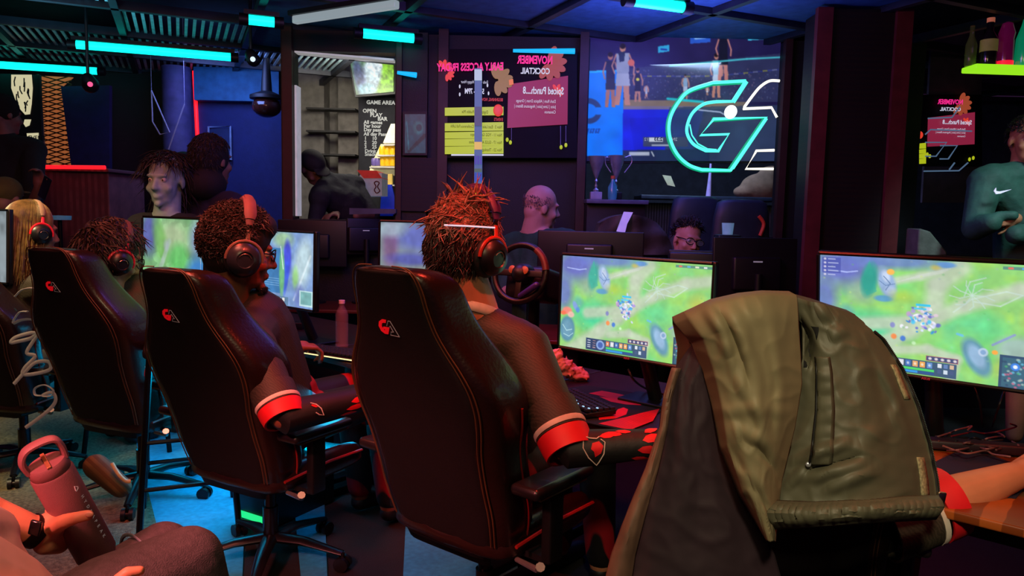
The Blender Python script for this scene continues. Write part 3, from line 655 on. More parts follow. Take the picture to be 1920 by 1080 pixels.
# mirrored C and letters
for t_ in np.linspace(-2.3, 2.3, 60): pc.ell(*B(1104 + 20 * math.cos(t_), 207 + 19 * math.sin(t_)), .014, .022, '#243a78', 1, .2)
bp([(1118, 200), (1135, 200), (1135, 214), (1118, 214)], '#0a74ff')
for i, x_ in enumerate(range(1102, 1127, 5)): pc.line([B(x_, 248), B(x_ + 2, 241)], .006, '#10389a'); pc.line([B(x_, 241 + (i % 2) * 6), B(x_ + 3, 241 + (i % 2) * 6)], .005, '#10389a')
def player(x, top, bot, shirt, skin, shorts, lean=0, w_=1.0):
    h = bot - top; W_ = h * .085 * w_
    pc.poly([B(x - W_ * .8, top + h * .5), B(x + W_ * .8, top + h * .5), B(x + W_ * 1.1 + lean, bot), B(x + W_ * .3, bot), B(x, top + h * .65), B(x - W_ * .5, bot), B(x - W_ * 1.2, bot)], skin)
    pc.poly([B(x - W_, top + h * .16), B(x + W_, top + h * .15), B(x + W_ * .9, top + h * .5), B(x - W_ * .9, top + h * .5)], shirt)
    pc.poly([B(x - W_ * .9, top + h * .48), B(x + W_ * .9, top + h * .48), B(x + W_ * 1.1, top + h * .68), B(x - W_ * 1.1, top + h * .68)], shorts)
    pc.line([B(x + W_, top + h * .18), B(x + W_ * 1.7, top + h * .38), B(x + W_ * 1.6, top + h * .5)], .007, skin); pc.line([B(x - W_, top + h * .18), B(x - W_ * 1.6, top + h * .36), B(x - W_ * 1.2, top + h * .48)], .007, skin)
    pc.ell(*B(x, top + h * .07), h * .055 / 364, h * .075 / 250, skin, 1, .2); pc.ell(*B(x, top + h * .04), h * .055 / 364, h * .05 / 250, '#1a1218', 1, .3)
player(1145, 98, 200, '#141420', '#a06a60', '#202024'); player(1168, 82, 196, '#8890b8', '#b07a70', '#9aa0c8', 0, 1.3)
pc.poly([B(1160, 98), B(1172, 96), B(1171, 114), B(1162, 116)], '#202a4a')
pc.ell(*B(1184, 117), .019, .029, '#c0604a', 1, .2); player(1196, 127, 190, '#181820', '#a87468', '#181820')
pc.ell(*B(1196, 148), .01, .012, '#c8c020'); player(1212, 157, 184, '#9098c0', '#b08078', '#a0a8d0'); player(1285, 138, 185, '#7a9ac0', '#a87a70', '#a0b0d0')
player(1343, 100, 182, '#8ab0d0', '#b07a70', '#a8bcd8'); player(1356, 58, 150, '#14142a', '#b87a78', '#141428', 0, 1.1); player(1326, 160, 178, '#d0d0e0', '#a07a70', '#d0d0e0')
for a, b_, c_ in (((1234, 84), (1255, 99), '#30a0d8'), ((1294, 62), (1332, 82), '#2a58c8'), ((1402, 60), (1441, 76), '#40b8e0')):
    pc.poly([B(a[0], a[1] + 3), B(b_[0], a[1]), B(b_[0], b_[1] - 3), B(a[0], b_[1])], c_)
pc.line([B(1304, 72), B(1322, 70)], .012, '#80b0f0'); pc.line([B(1240, 92), B(1250, 93)], .008, '#2030a0')
pc.line([B(1256, 123), B(1400, 110), B(1462, 107)], .008, '#48c8d8', .9); pc.line([B(1252, 184), B(1318, 190)], .012, '#20c8d8', .9); pc.line([B(1310, 205), B(1350, 209), B(1372, 222)], .006, '#c0d0f0', .9)
pc.rect(*B(1206, 256), *B(1290, 274), '#383f60'); pc.rect(*B(1217, 257), *B(1243, 265), '#c0c8d8'); pc.rect(*B(1222, 270), *B(1256, 273), '#a0a8c0'); pc.rect(*B(1180, 284), *B(1218, 291), '#a8b0c8'); pc.line([B(1222, 284), B(1226, 292)], .006, '#c0c8d8')
pc.ell(*B(1180, 262), .1, .12, '#1a2ce8', .4, .9); pc.mottle(.10, 10, 10); pc.blur(1)
t = thing('basketball_reflection', 'reflection of a large screen showing a reversed basketball broadcast with a bright blue side panel', 'television', tuple(PY(1280, 180, YT)))
picture('display', pc, PY(1100, 52, YT), PY(1464, 52, YT), PY(1100, 302, YT), PY(1464, 302, YT), t, 1.0)
pxpoly(MB(), [(1096, 48), (1468, 48), (1468, 306), (1096, 306)], YT + .01, .05).build('casing', m_house, t, False)
mm = MB(); k1 = YT / F
text(mm, '2:33', PY(1242, 264, YT - .01), (1, 0, 0), (0, 0, 1), 9 * k1, mirror=True, bold=.04); mm.build('game_clock', mat('clock_dark', '#202848', .5), t, False)
mm = MB(); text(mm, '12', PY(1216, 264, YT - .01), (1, 0, 0), (0, 0, 1), 8 * k1, mirror=True); text(mm, '2ND', PY(1270, 264, YT - .01), (1, 0, 0), (0, 0, 1), 8 * k1, mirror=True); mm.build('score_lettering', glow('score_white', '#b8c0d8', .8), t, False)
# neon GA sign
YN = YW + .1 - .18
t = thing('neon_sign', 'large green and white neon GA sign in the window', 'neon sign', tuple(PY(1350, 240, YN)))
def G3(pts, dx=0): return [PY(1060 + (x + dx) / 3, y / 3, YN) for x, y in pts]
Gp = [(1015, 455), (830, 465), (700, 510), (640, 570), (595, 650), (583, 730), (600, 810), (640, 880), (700, 930), (770, 955), (930, 958)]
curve = lambda pts: bez(pts, 6)
m_gn = glow('green_neon', '#50ffd8', 1.5); m_gh = glow('green_neon_halo', '#10c890', .7)
mm = MB(); mm.tube(G3([(1015, 455)]) + curve(G3(Gp[1:-1])) + G3([(930, 958), (1130, 660), (835, 670), (760, 760), (920, 755), (860, 850), (790, 848)]) + curve(G3([(790, 848), (720, 810), (685, 750), (690, 690), (720, 630), (780, 585), (850, 572)])) + G3([(940, 570), (1015, 455)]), .0115, 8)
mm.build('letter_g_tube', m_gn, t)
mm = MB(); mm.tube(G3([(1025, 462), (950, 578)]), .006, 8); mm.tube(G3([(1135, 668), (945, 950)]), .006, 8); mm.tube(G3([(700, 700), (712, 760), (745, 808), (800, 838), (850, 842)]), .005, 8); mm.build('inner_tube', m_gn, t)
mm = MB(); mm.tube([A(p) + A((0, .04, 0)) for p in G3([(1015, 455)]) + curve(G3(Gp[1:-1])) + G3([(930, 958), (1130, 660), (835, 670)])], .018, 8); mm.build('letter_g_halo', m_gh, t)  # halo of the neon built as a dimmer glowing tube
MB().tube(curve(G3([(1205, 455), (1150, 455), (1100, 485), (1060, 530), (1000, 612)])) + G3([(1160, 605), (1190, 660)]), .010, 8).build('letter_a_tube', glow('white_neon', '#fff6e0', 1.5), t)
MB().tube(G3([(1175, 845), (1075, 848), (1015, 950), (1170, 950)]), .010, 8).build('letter_a_tube', glow('white_neon', '#fff6e0', 1.5), t)
tag(MB().ell(A(PY(1370, 210, YN - .05)), (.045, .04, .05), rot_euler(y=25)).build('bulb', glow('bulb_white', '#f4fbff', 2.2), None), 'small glaring white bulb inside the neon letter', 'light bulb')
# second outline sign at right
mm = MB(); Yr = YW + .43
for pts in ([(1740, 222), (1785, 220), (1800, 200)], [(1735, 252), (1745, 243), (1822, 246)], [(1735, 267), (1775, 267), (1755, 293), (1735, 293)], [(1763, 273), (1795, 273), (1778, 298), (1762, 298)], [(1732, 321), (1798, 320), (1815, 305)], [(1780, 318), (1790, 305)]):
    mm.tube([PY(x, y, Yr) for x, y in pts], .006, 6)
tag(mm.build('outline_sign', glow('pale_outline', '#6a8ab0', .5), None), 'faint blue grey outline sign over the small menu at right', 'sign')
tag(pxpoly(MB(), [(1748, 60), (1845, 50), (1832, 380), (1729, 380)], YW + .5, .03).build('wall_panel', mat('mauve_panel', '#54405a', .7), None, False), 'tall mauve panel behind the small menu at right', 'panel', None, 'structure')
# ------------------------------------------------------------------ figures: one continuous skin made from tapered limbs
class Fig:
    """Collects tapered capsules in world space; build() fuses them into one skin."""
    def __init__(s): s.mb = MB()
    def limb(s, *jr):      # (point, radius), ...
        for (a, ra), (b, rb) in zip(jr[:-1], jr[1:]): s.mb.cap(a, ra, b, rb)
        return s
    def ell(s, c, r, rot=None): s.mb.ell(c, r, rot); return s
    def head(s, c, rot, neck, k=1.0, ears=True, face=True, thick=1.0):
        Rm = np.asarray(rot); c = A(c)
        def L(p): return c + Rm @ (A(p) * k)
        def e(p, r): s.mb.ell(L(p), A(r) * k, Rm)
        e((0, -.015, .032), (.074, .094, .088)); e((0, .030, -.030), (.060, .060, .085)); e((0, .040, -.085), (.046, .042, .034))
        e((0, -.05, -.03), (.060, .050, .06))
        if face:
            e((0, .078, .022), (.052, .016, .012)); s.mb.cap(L((0, .088, .005)), .008 * k, L((0, .108, -.034)), .013 * k)
            e((.012, .097, -.038), (.010, .010, .008)); e((-.012, .097, -.038), (.010, .010, .008))
            e((0, .086, -.066), (.023, .013, .006)); e((0, .086, -.077), (.020, .013, .007)); e((0, .078, -.106), (.020, .016, .016))
            e((.038, .062, -.036), (.024, .020, .022)); e((-.038, .062, -.036), (.024, .020, .022))
        if ears:
            for q in (-1, 1):
                e((q * .077, -.008, -.012), (.009, .020, .030)); e((q * .080, -.014, -.004), (.006, .010, .014))
        s.mb.cap(L((0, -.022, -.055)), .056 * k * thick, neck, .062 * k * thick); s.L = L; s.Rm = Rm
        return L
    def hand(s, w, fwd, palm, k=1.0, curl=(35, 35, 38, 42), thumb=(.6, .5), spread=1.0, side=1):
        """w wrist, fwd to the knuckles, palm = normal out of the palm, side +1 when the thumb is on cross(fwd, palm)"""
        f = norm(fwd); p = norm(A(palm) - f * np.dot(palm, f)); t = np.cross(f, p) * side; w = A(w)
        s.mb.cap(w, .026 * k, w + f * .04 * k, .028 * k)
        for i, off in enumerate((.030, .010, -.010, -.029)):
            s.mb.cap(w + f * .02 * k + t * off * .7 * k, .015 * k, w + f * .088 * k + t * off * k, .0125 * k)
        s.mb.cap(w + f * .03 * k + t * .018 * k + p * .006 * k, .019 * k, w + f * .03 * k - t * .018 * k + p * .006 * k, .017 * k)
        tips = []
        for i, (off, ln) in enumerate(((.030, .92), (.010, 1.0), (-.010, .95), (-.029, .76))):
            q = w + f * .090 * k + t * off * k; a = 0; r0 = .0098 * k
            for j, seg in enumerate((.042, .027, .021)):
                a += R(curl[i] * (1.0, 1.1, .7)[j]); sp = t * off * 3.0 * (spread - 1) if j == 0 else 0
                d = norm(f * math.cos(a) + p * math.sin(a) + sp); q2 = q + d * seg * ln * k; s.mb.cap(q, r0, q2, r0 * .9); q = q2; r0 *= .9
            tips.append(q)
        q = w + f * .018 * k + t * .024 * k; d = norm(t * thumb[0] + f * (1 - thumb[0]) + p * thumb[1] * .6)
        for seg, r_ in ((.040, .0155), (.032, .0115), (.026, .0105)):
            q2 = q + d * seg * k; s.mb.cap(q, r_ * k, q2, r_ * .88 * k); q = q2; d = norm(d * .8 + f * .35 + p * .12)
        s.thumb_tip = q
        return tips
    def build(s, parent, m, vox=.007, name='body', smit=5): return s.mb.build(name, m, parent, remesh=vox, smit=smit)
def hrot(yaw, pitch=0, roll=0):      # head or chair frame: local y forward; yaw>0 turns left
    return np.array(Matrix.Rotation(R(yaw), 3, 'Z') @ Matrix.Rotation(R(pitch), 3, 'X') @ Matrix.Rotation(R(roll), 3, 'Y'))
def eyes(parent, L, Rm, k=1.0):
    for q in (-1, 1):
        e = MB().ell(L((q * .030, .071, .002)), .0125 * k, Rm).build('eye', mat('eye_white', '#b8b0a8', .3), parent)
        MB().ell(L((q * .030, .0795, .002)), (.0052 * k,) * 3, Rm).build('iris', mat('iris_dark', '#120c0a', .2), e)
def spectacles(parent, L, Rm, k=1.0, m=None):
    m = m or mat('black_acetate', '#08080a', .25, coat=.4)
    g_ = MB()
    for q in (-1, 1):
        pts = [L((q * .033 + .026 * math.cos(a) * (1 + .12 * math.cos(2 * a)), .100 - .006 * abs(math.cos(a)), .000 + .020 * math.sin(a))) for a in np.linspace(0, 2 * PI, 20, endpoint=False)]
        g_.tube(pts, .0028 * k, 6, closed=True)
        g_.tube([L((q * .060, .094, .006)), L((q * .075, .06, .006)), L((q * .080, 0, .004)), L((q * .079, -.02, -.008))], .0028 * k, 6)
    g_.tube([L((-.008, .100, .004)), L((0, .103, .007)), L((.008, .100, .004))], .0026 * k, 6)
    o = g_.build('glasses', m, parent)
    l_ = MB()
    for q in (-1, 1): l_.add([L((q * .033 + .025 * math.cos(a), .099, .019 * math.sin(a))) for a in np.linspace(0, 2 * PI, 16, endpoint=False)], [tuple(range(16))])
    l_.build('lens', mat('lens_glass', '#a0b8c8', .05, alpha=.25), o); return o
def torso(fig, pelvis, chest, neck, sl, sr, r=(.15, .16, .07), sh=.075):
    fig.limb((pelvis, r[0]), (chest, r[1] * .9)); fig.limb((chest, r[1] * .85), (neck, r[2]))
    fig.limb((A(sl) * .8 + A(neck) * .2, sh), (chest, r[1] * .75)); fig.limb((A(sr) * .8 + A(neck) * .2, sh), (chest, r[1] * .75)); fig.limb((sl, sh), (A(neck) * .9 + A(chest) * .1, r[2])); fig.limb((sr, sh), (A(neck) * .9 + A(chest) * .1, r[2]))
def strands(mb, L, Rm, n, length, seed, region, r=.0022, lift=.3, droop=.6, k=1.0, curl=.3, sweep=(0, 0, 0), cr=(.079, .099, .093), cc=(0, -.015, .034)):
    """tapered locks that start on the skull; region(unit dir)->bool"""
    rs = np.random.RandomState(seed); c = 0; tries = 0
    while c < n and tries < n * 30:
        tries += 1
        d = norm(rs.randn(3))
        if not region(d): continue
        c += 1
        p0 = A(cc) + d * A(cr); ln = length * rs.uniform(.6, 1.25); pts = []; nrm = norm(d / A(cr))
        tg = rs.randn(3) * curl + A(sweep); tg = tg - nrm * np.dot(tg, nrm)
        for t in np.linspace(0, 1, 6):
            pts.append(L(p0 + nrm * ln * (lift * t) + norm(tg + A((0, 0, -droop))) * ln * t * t * .8 + tg * ln * .35 * t + rs.randn(3) * .0016))
        mb.tube(pts, [r * k * x for x in (1.3, 1.4, 1.2, .9, .55, .12)], 4, True)
    return mb

# ------------------------------------------------------------------ the room seen through the second window
m_silver = mat('silver_trophy', '#c8ccd8', .28, metal=.75); m_black = mat('black_plastic', '#0b0b0d', .45)
yt = YW - .12
zc = zat(372, yt, 1180)
mb = MB(); x0, x1 = xat(1098, yt), xat(1212, yt)
mb.box(((x0 + x1) / 2, yt - .03, zc - .03), (x1 - x0, .28, .03), None, 0, .004)
t = thing('trophy_cabinet', 'low dark cabinet with a grey top under the trophies', 'cabinet', ((x0 + x1) / 2, yt, 0))
mb.build('top', mat('grey_top', '#5a5a70', .5), t)
MB().box(((x0 + x1) / 2, yt, (zc - .045) / 2), (x1 - x0 - .02, .20, zc - .05), None, 0, .004).build('cabinet_body', mat('dark_cabinet', '#15131c', .6), t)
for i, (px, top, base, hd) in enumerate(((1117, 291, 366, 0), (1154, 291, 368, 1))):
    c_ = A(PY(px, base, yt - .03)); c_[2] = zc - .014; H_ = (base - top + 4) / F * yt; t = thing('trophy', ('silver cup trophy on a square base at the cabinet end', 'silver cup trophy with curled handles above the teal bottle')[i], 'trophy', tuple(c_), 0, 'silver cups on the cabinet')
    MB().lathe([(.020, .055), (.022, .07), (.008, .085), (.012, .10), (.006, .12), (.013, .135), (.006, .15), (.02, .18), (.045, H_ * .8), (.062, H_), (.058, H_), (.02, .20)], tuple(c_), n=24).build('cup', m_silver, t)
    MB().box(c_ + A((0, 0, .028)), (.085, .085, .055), None, 0, .004).build('plinth', mat('plinth_white', '#9a98a8', .5) if i == 0 else m_black, t)
    if i: mm = MB(); mm.tube(bez([c_ + A(q) for q in ((.055, 0, H_ * .95), (.10, 0, H_ * 1.0), (.11, 0, H_ * .85), (.06, 0, H_ * .62))], 5), .004, 6); mm.tube(bez([c_ + A(q) for q in ((-.055, 0, H_ * .95), (-.08, 0, H_ * .95), (-.08, 0, H_ * .8), (-.04, 0, H_ * .62))], 5), .004, 6); mm.build('handle', m_silver, t)
c_ = A(PY(1148, 368, yt - .1)); c_[2] = zc - .014
t = thing('drink_bottle', 'teal bottle with an orange cap in front of the second trophy', 'bottle', tuple(c_)); MB().lathe([(.03, 0), (.034, .02), (.034, .09), (.014, .13), (.014, .15)], tuple(c_)).build('bottle_body', mat('teal_bottle', '#4aa0a8', .25, coat=.5), t); MB().lathe([(.016, .15), (.016, .172)], tuple(c_)).build('cap', mat('orange_cap', '#c85a30', .5), t)
# counter and ribbed wall behind, leaning note, bag
yk = 6.5
zk = zat(372, yk, 1350)
tag(MB().box(((xat(1205, yk) + xat(1475, yk)) / 2, yk + .2, zk), (xat(1475, yk) - xat(1205, yk), .4, .035), None, 0, .005).build('counter_shelf', mat('dark_slate_counter', '#2c3850', .45), None), 'long dark counter shelf across the second window', 'shelf')
tag(MB().box(((xat(1205, yk) + xat(1475, yk)) / 2, yk + .32, zk / 2 - .02), (xat(1475, yk) - xat(1205, yk), .05, zk - .05)).build('slatted_front', mat('pale_slatted', '#6a7486', .7, wave=(13, '#39404e', 'X', 0)), None, False), 'pale vertical slatted front under the counter shelf', 'panel')
tag(pxpoly(MB(), [(1242, 328), (1258, 330), (1266, 350), (1252, 347)], yk - .02, .01).build('paper_note', mat('cream_paper', '#d8d4b0', .8, emit=.12), None), 'small tilted cream paper note above the counter shelf', 'paper')
mm = MB(); mm.ell(A(PY(1430, 352, yk + .1)), (.2, .1, .13)); mm.ell(A(PY(1446, 330, yk + .1)), (.12, .08, .09)); mm.ell(A(PY(1400, 360, yk + .1)), (.12, .08, .06))
tag(mm.build('cloth_bag', mat('tan_bag', '#8a6a58', .9, bump=.4, bscale=30), None, remesh=.012, smit=6), 'crumpled tan bag on the right of the counter shelf', 'bag')
tag(MB().tube([PY(1333, 300, yk + .1), PY(1331, 330, yk + .1), A(PY(1328, 366, yk + .1)) * A((1, 1, 0)) + A((0, 0, zk + .018))], [.008, .012, .022], 10).build('lilac_vase', mat('lilac_glass', '#a89ae8', .3, emit=.25), None), 'slim lilac stem vase under the neon letter', 'vase')
# two dark chairs behind the bearded person
for i, (px, top, w_, lb) in enumerate(((1300, 367, .50, 'dark chair back left behind the bearded person'), (1385, 373, .54, 'dark chair back right of the bearded person with orange side'))):
    y_ = (5.42, 4.98)[i]; w_ *= (1.04, .95)[i]; c_ = A(PY(px, 500, y_)); zt = zat(top, y_, px); t = thing('office_chair', lb, 'chair', (c_[0], y_, 0), 0, 'dark chairs beyond the desks')
    prof = [(.40, .20), (.55, .25), (.75, w_ / 2), (.95, w_ / 2 * .9), (zt - .03, .20), (zt, .16)]
    mb = MB(); mb.loft([[(c_[0] + q * x, y_ + dy, z) for q, dy in ((-1, 0), (-.8, -.04), (0, -.055), (.8, -.04), (1, 0), (.8, .05), (0, .03), (-.8, .05))] for z, x in prof]); mb.build('backrest', mat('slate_upholstery', '#1e2a34', .5), t, sub=1)
    MB().box((c_[0], y_ - .25, .44), (.5, .5, .1), None, 0, .03).build('seat', mat('slate_upholstery', '#1e2a34', .5), t)
    MB().tube([(c_[0], y_ - .25, .4), (c_[0], y_ - .25, .06)], .03).build('pedestal', m_black, t)
    mm = MB(); [mm.tube([(c_[0], y_ - .25, .08), (c_[0] + .3 * math.cos(a), y_ - .25 + .3 * math.sin(a), .03)], .02, 8) for a in np.linspace(0, 2 * PI, 5, endpoint=False)]; mm.build('star_base', m_black, t)
    if i: MB().tube(bez([PY(1423, 405, y_ - .05), PY(1432, 420, y_ - .05), PY(1425, 442, y_ - .05)], 4), .012, 8).build('orange_side', mat('orange_trim', '#d8482c', .5), t)
# clear tumbler standing on the opposite monitor shelf
c_ = A(PY(1364, 440, 4.5)); tag(MB().lathe([(.030, 0), (.036, .07), (.033, .07), (.028, .004)], tuple(c_), n=20).build('tumbler', mat('pale_blue_tumbler', '#9ac8e8', .15, emit=.15, alpha=.7), None), 'pale blue plastic tumbler beside the bearded person', 'cup')
c2_ = A(PY(1364, 440, 4.5)); tag(MB().box((c2_[0], 4.5, c2_[2] / 2), (.14, .12, c2_[2]), None, 0, .01).build('drinks_stand', m_black, None), 'slim black stand under the pale blue tumbler', 'stand')

# ------------------------------------------------------------------ opposite row: desks, monitors seen from behind
m_deskt = mat('red_brown_desk', '#5a1e12', .4, var=.35, scale=4); m_deskleg = mat('black_steel', '#0c0c0e', .4, metal=.5)
def desk(name, label, c, sx, sy, az, z=.74, group=None, mt=None):
    t = thing(name, label, 'desk', tuple(c), az, group)
    MB().box((0, 0, z - .0125), (sx, sy, .025), None, 0, .006).build('desktop', mt or m_deskt, t, local=True)
    for q in (-1, 1):
        MB().box((q * (sx / 2 - .06), 0, (z - .03) / 2 + .01), (.06, .08, z - .05), None, 0, .005).build('leg', m_deskleg, t, local=True)
        MB().box((q * (sx / 2 - .06), 0, .02), (.07, sy - .06, .04), None, 0, .008).build('foot', m_deskleg, t, local=True)
    MB().box((0, sy / 2 - .06, z - .17), (sx - .16, .02, .24)).build('modesty_panel', m_deskleg, t, local=True)
    return t
def monitor_back(label, corners, d, w_=.56, h_=.33, group=None, y_off=.04, floor=.74, mark=True):
    TL, TR, BL, BR, yaw, err = fit_rect(corners, w_, h_, d, 10)
    TL, TR, BL, BR = map(A, (TL, TR, BL, BR)); c = (TL + TR + BL + BR) / 4; r = norm(TR - TL); u = norm(TL - BL); f = np.cross(u, r)
    t = thing('monitor', label, 'monitor', (c[0], c[1], floor), 0, group); Rm = np.array([r, f, u]).T
    MB().box(c + f * .012, (np.linalg.norm(TR - TL), .024, np.linalg.norm(TL - BL)), Rm, 0, .006).build('screen_housing', mat('matte_black_plastic', '#120f16', .45), t)
    MB().box(c - f * .012 - u * .02, (.26, .05, .18), Rm, 0, .012).build('rear_bulge', mat('matte_black_plastic', '#120f16', .45), t)
    b = c - u * (np.linalg.norm(TL - BL) / 2 - .04) - f * .05
    MB().tube([c - u * .02 - f * .05, (b[0], b[1], floor + .012)], [.02, .022], 12).build('stand_neck', m_black, t)
    MB().lathe([(.11, 0), (.11, .01), (.03, .016)], (b[0], b[1], floor)).build('stand_foot', m_black, t)
    if mark: MB().box(c - f * .0385 + u * .045, (.05, .003, .007), Rm).build('badge', mat('badge_silver', '#b0b0c0', .4, emit=.25), t)
    return t
D2 = []
for i, (cx_, cy_, lb) in enumerate(((-1.25, 5.36, 'far desk under the left rear monitors'), (.30, 4.35, 'far desk in front of the balding person'), (1.64, 4.12, 'far desk below the tumbler and rear monitor'))):
    D2.append(desk('gaming_desk', lb, (cx_, cy_, 0), 1.3, (.5 if i == 0 else .6), (0 if i == 0 else -6), .74, None))
monitor_back('back of a black monitor left of the bottle and window corner', ((520, 413), (650, 411), (522, 500), (650, 500)), 5.3, .51, .345)
monitor_back('back of a dark grey monitor with a white label under the lit window', ((650, 411), (716, 408), (652, 478), (716, 476)), 5.3, .265, .27)
monitor_back('back of a black monitor in front of the balding person', ((1005, 431), (1208, 440), (1008, 520), (1206, 530)), 4.2, .60, .28)
monitor_back('back of a broad black monitor below the tumbler', ((1336, 442), (1494, 449), (1338, 565), (1494, 570)), 4.05, .46, .35)
monitor_back('small black monitor in front of the bearded person', ((1252, 468), (1345, 473), (1252, 520), (1345, 524)), 3.95, .27, .16, mark=False)
for i, (a, b, c_, d_, z_, lb) in enumerate(((1050, 1335, 470, 3.6, .02, 'dark shelf edge above the central game screen'),)):
    pass
tag(pxpoly(MB(), [(655, 390), (742, 392), (742, 400), (655, 402)], 5.6, .12).build('window_ledge_tray', mat('grey_tray', '#4a5260', .5), None), 'grey tray on the ledge of the lit window', 'tray')

# ------------------------------------------------------------------ people on the far side
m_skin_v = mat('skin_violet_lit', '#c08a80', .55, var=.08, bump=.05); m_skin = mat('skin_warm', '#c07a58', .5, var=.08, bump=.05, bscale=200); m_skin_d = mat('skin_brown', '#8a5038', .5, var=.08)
# balding person, seen from behind at three quarters
t = thing('person', 'balding person in a dark green top, turned away behind the monitors', 'person', tuple(A(P(1020, 470, 4.75)) * A((1, 1, 0))))
hc = A(P(1016, 388, 4.75)); Rm = hrot(-72, -8, 4); nb = A(P(1000, 436, 4.78)); f_ = Fig(); L = f_.head(hc, Rm, nb, 1.13, thick=1.15)
sl, sr = A(P(960, 462, 4.9)), A(P(1065, 455, 4.62)); ch = A(P(1005, 520, 4.8)); pv = A(P(1005, 640, 4.9))
torso(f_, pv, ch, nb, sl, sr); el = A(P(945, 545, 4.75)); er = A(P(1085, 545, 4.4)); f_.limb((sl, .055), (el, .042), (A(P(985, 560, 4.5)), .032)); f_.limb((sr, .055), (er, .042), (A(P(1050, 560, 4.3)), .032))
th = A(P(1060, 665, 4.5)); f_.limb((pv, .10), (th, .08), (A((th[0], th[1], .1)), .05)); f_.build(t, m_skin_v, .009)
s_ = Fig(); torso(s_, pv, ch, nb - A((0, 0, .03)), sl, sr, (.165, .175, .085), .09); s_.limb((sl, .07), (el, .055)); s_.limb((sr, .07), (er, .055)); s_.build(t, mat('dark_green_top', '#1a4034', .8, bump=.3, bscale=40), .010, 'jumper')
h_ = MB(); strands(h_, L, Rm, 260, .012, 5, lambda d: d[2] < .25 and d[1] < .35 and d[2] > -.5, .0012, .2, .6); h_.build('cropped_hair', mat('grey_stubble', '#5a4a50', .9), t)
# bearded person with glasses, facing the camera
t = thing('person', 'bearded person in glasses leaning low between two monitors', 'person', tuple(A(P(1290, 500, 4.55)) * A((1, 1, 0))))
hc = A(P(1289, 449, 4.5)); Rm = hrot(196, -8, -10); nb = A(P(1278, 500, 4.6)); f_ = Fig(); L = f_.head(hc, Rm, nb, .98)
sl, sr = A(P(1340, 530, 4.6)), A(P(1232, 530, 4.75)); ch = A(P(1285, 570, 4.85)); pv = A(P(1290, 660, 5.0)); torso(f_, pv, ch, nb, sl, sr)
f_.limb((sl, .055), (A(P(1360, 590, 4.4)), .042), (A(P(1330, 590, 4.25)), .03)); f_.limb((sr, .055), (A(P(1215, 590, 4.5)), .042), (A(P(1250, 590, 4.25)), .03)); f_.build(t, m_skin_v, .007)
s_ = Fig(); torso(s_, pv, ch, nb - A((0, 0, .02)), sl, sr, (.165, .175, .08), .085); s_.limb((sl, .065), (A(P(1360, 590, 4.4)), .05)); s_.limb((sr, .065), (A(P(1215, 590, 4.5)), .05)); s_.build(t, mat('black_hoodie', '#16141a', .85), .010, 'hoodie')
eyes(t, L, Rm, .98); spectacles(t, L, Rm, .98)
m_hairb = mat('near_black_hair', '#150e10', .6)
h_ = MB(); strands(h_, L, Rm, 900, .035, 8, lambda d: d[2] > .15 + .5 * max(0, d[1]) or (d[1] < -.1 and d[2] > -.3), .0022, .7, .1, sweep=(0, -.2, .3)); h_.build('hair', m_hairb, t)
h_ = MB(); strands(h_, L, Rm, 700, .012, 9, lambda d: d[1] > .1 and d[2] < -.25, .0014, .5, .5, cr=(.060, .055, .052), cc=(0, .040, -.068)); h_.build('beard', m_hairb, t)
# person leaning in the lit window, dark cap
t = thing('person', 'person in a dark cap and jacket bending behind the lit window', 'person', tuple(A(PY(620, 400, 6.3)) * A((1, 1, 0))))
hc = A(PY(586, 315, 6.2)); Rm = hrot(-118, -38, 22); nb = A(PY(612, 338, 6.25)); f_ = Fig(); L = f_.head(hc, Rm, nb, 1.1)
sl, sr = A(PY(600, 372, 6.05)), A(PY(665, 348, 6.45)); ch = A(PY(650, 385, 6.3)); pv = A(PY(680, 455, 6.5)); torso(f_, pv, ch, nb, sl, sr, (.16, .17, .07)); hw = A(PY(632, 402, 6.05))
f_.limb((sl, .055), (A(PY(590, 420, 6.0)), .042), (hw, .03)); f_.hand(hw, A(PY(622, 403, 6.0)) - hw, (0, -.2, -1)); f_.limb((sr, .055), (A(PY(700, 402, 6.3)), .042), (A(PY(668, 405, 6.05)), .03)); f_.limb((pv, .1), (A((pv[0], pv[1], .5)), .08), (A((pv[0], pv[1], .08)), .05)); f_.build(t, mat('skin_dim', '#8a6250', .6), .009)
s_ = Fig(); torso(s_, pv, ch, nb, sl, sr, (.18, .19, .085), .095); s_.limb((sl, .075), (A(PY(590, 420, 6.0)), .06)); s_.limb((sr, .075), (A(PY(700, 402, 6.3)), .06)); s_.build(t, mat('charcoal_jacket', '#23252c', .85, bump=.5, bscale=30), .012, 'jacket')
c_ = MB(); c_.ell(L((0, -.012, .062)), A((.088, .105, .075)) * 1.1, Rm); c_.ell(L((0, .10, .055)), A((.065, .07, .008)) * 1.1, Rm); c_.build('cap', mat('charcoal_cap', '#2a2728', .8), t, remesh=.008, smit=2)
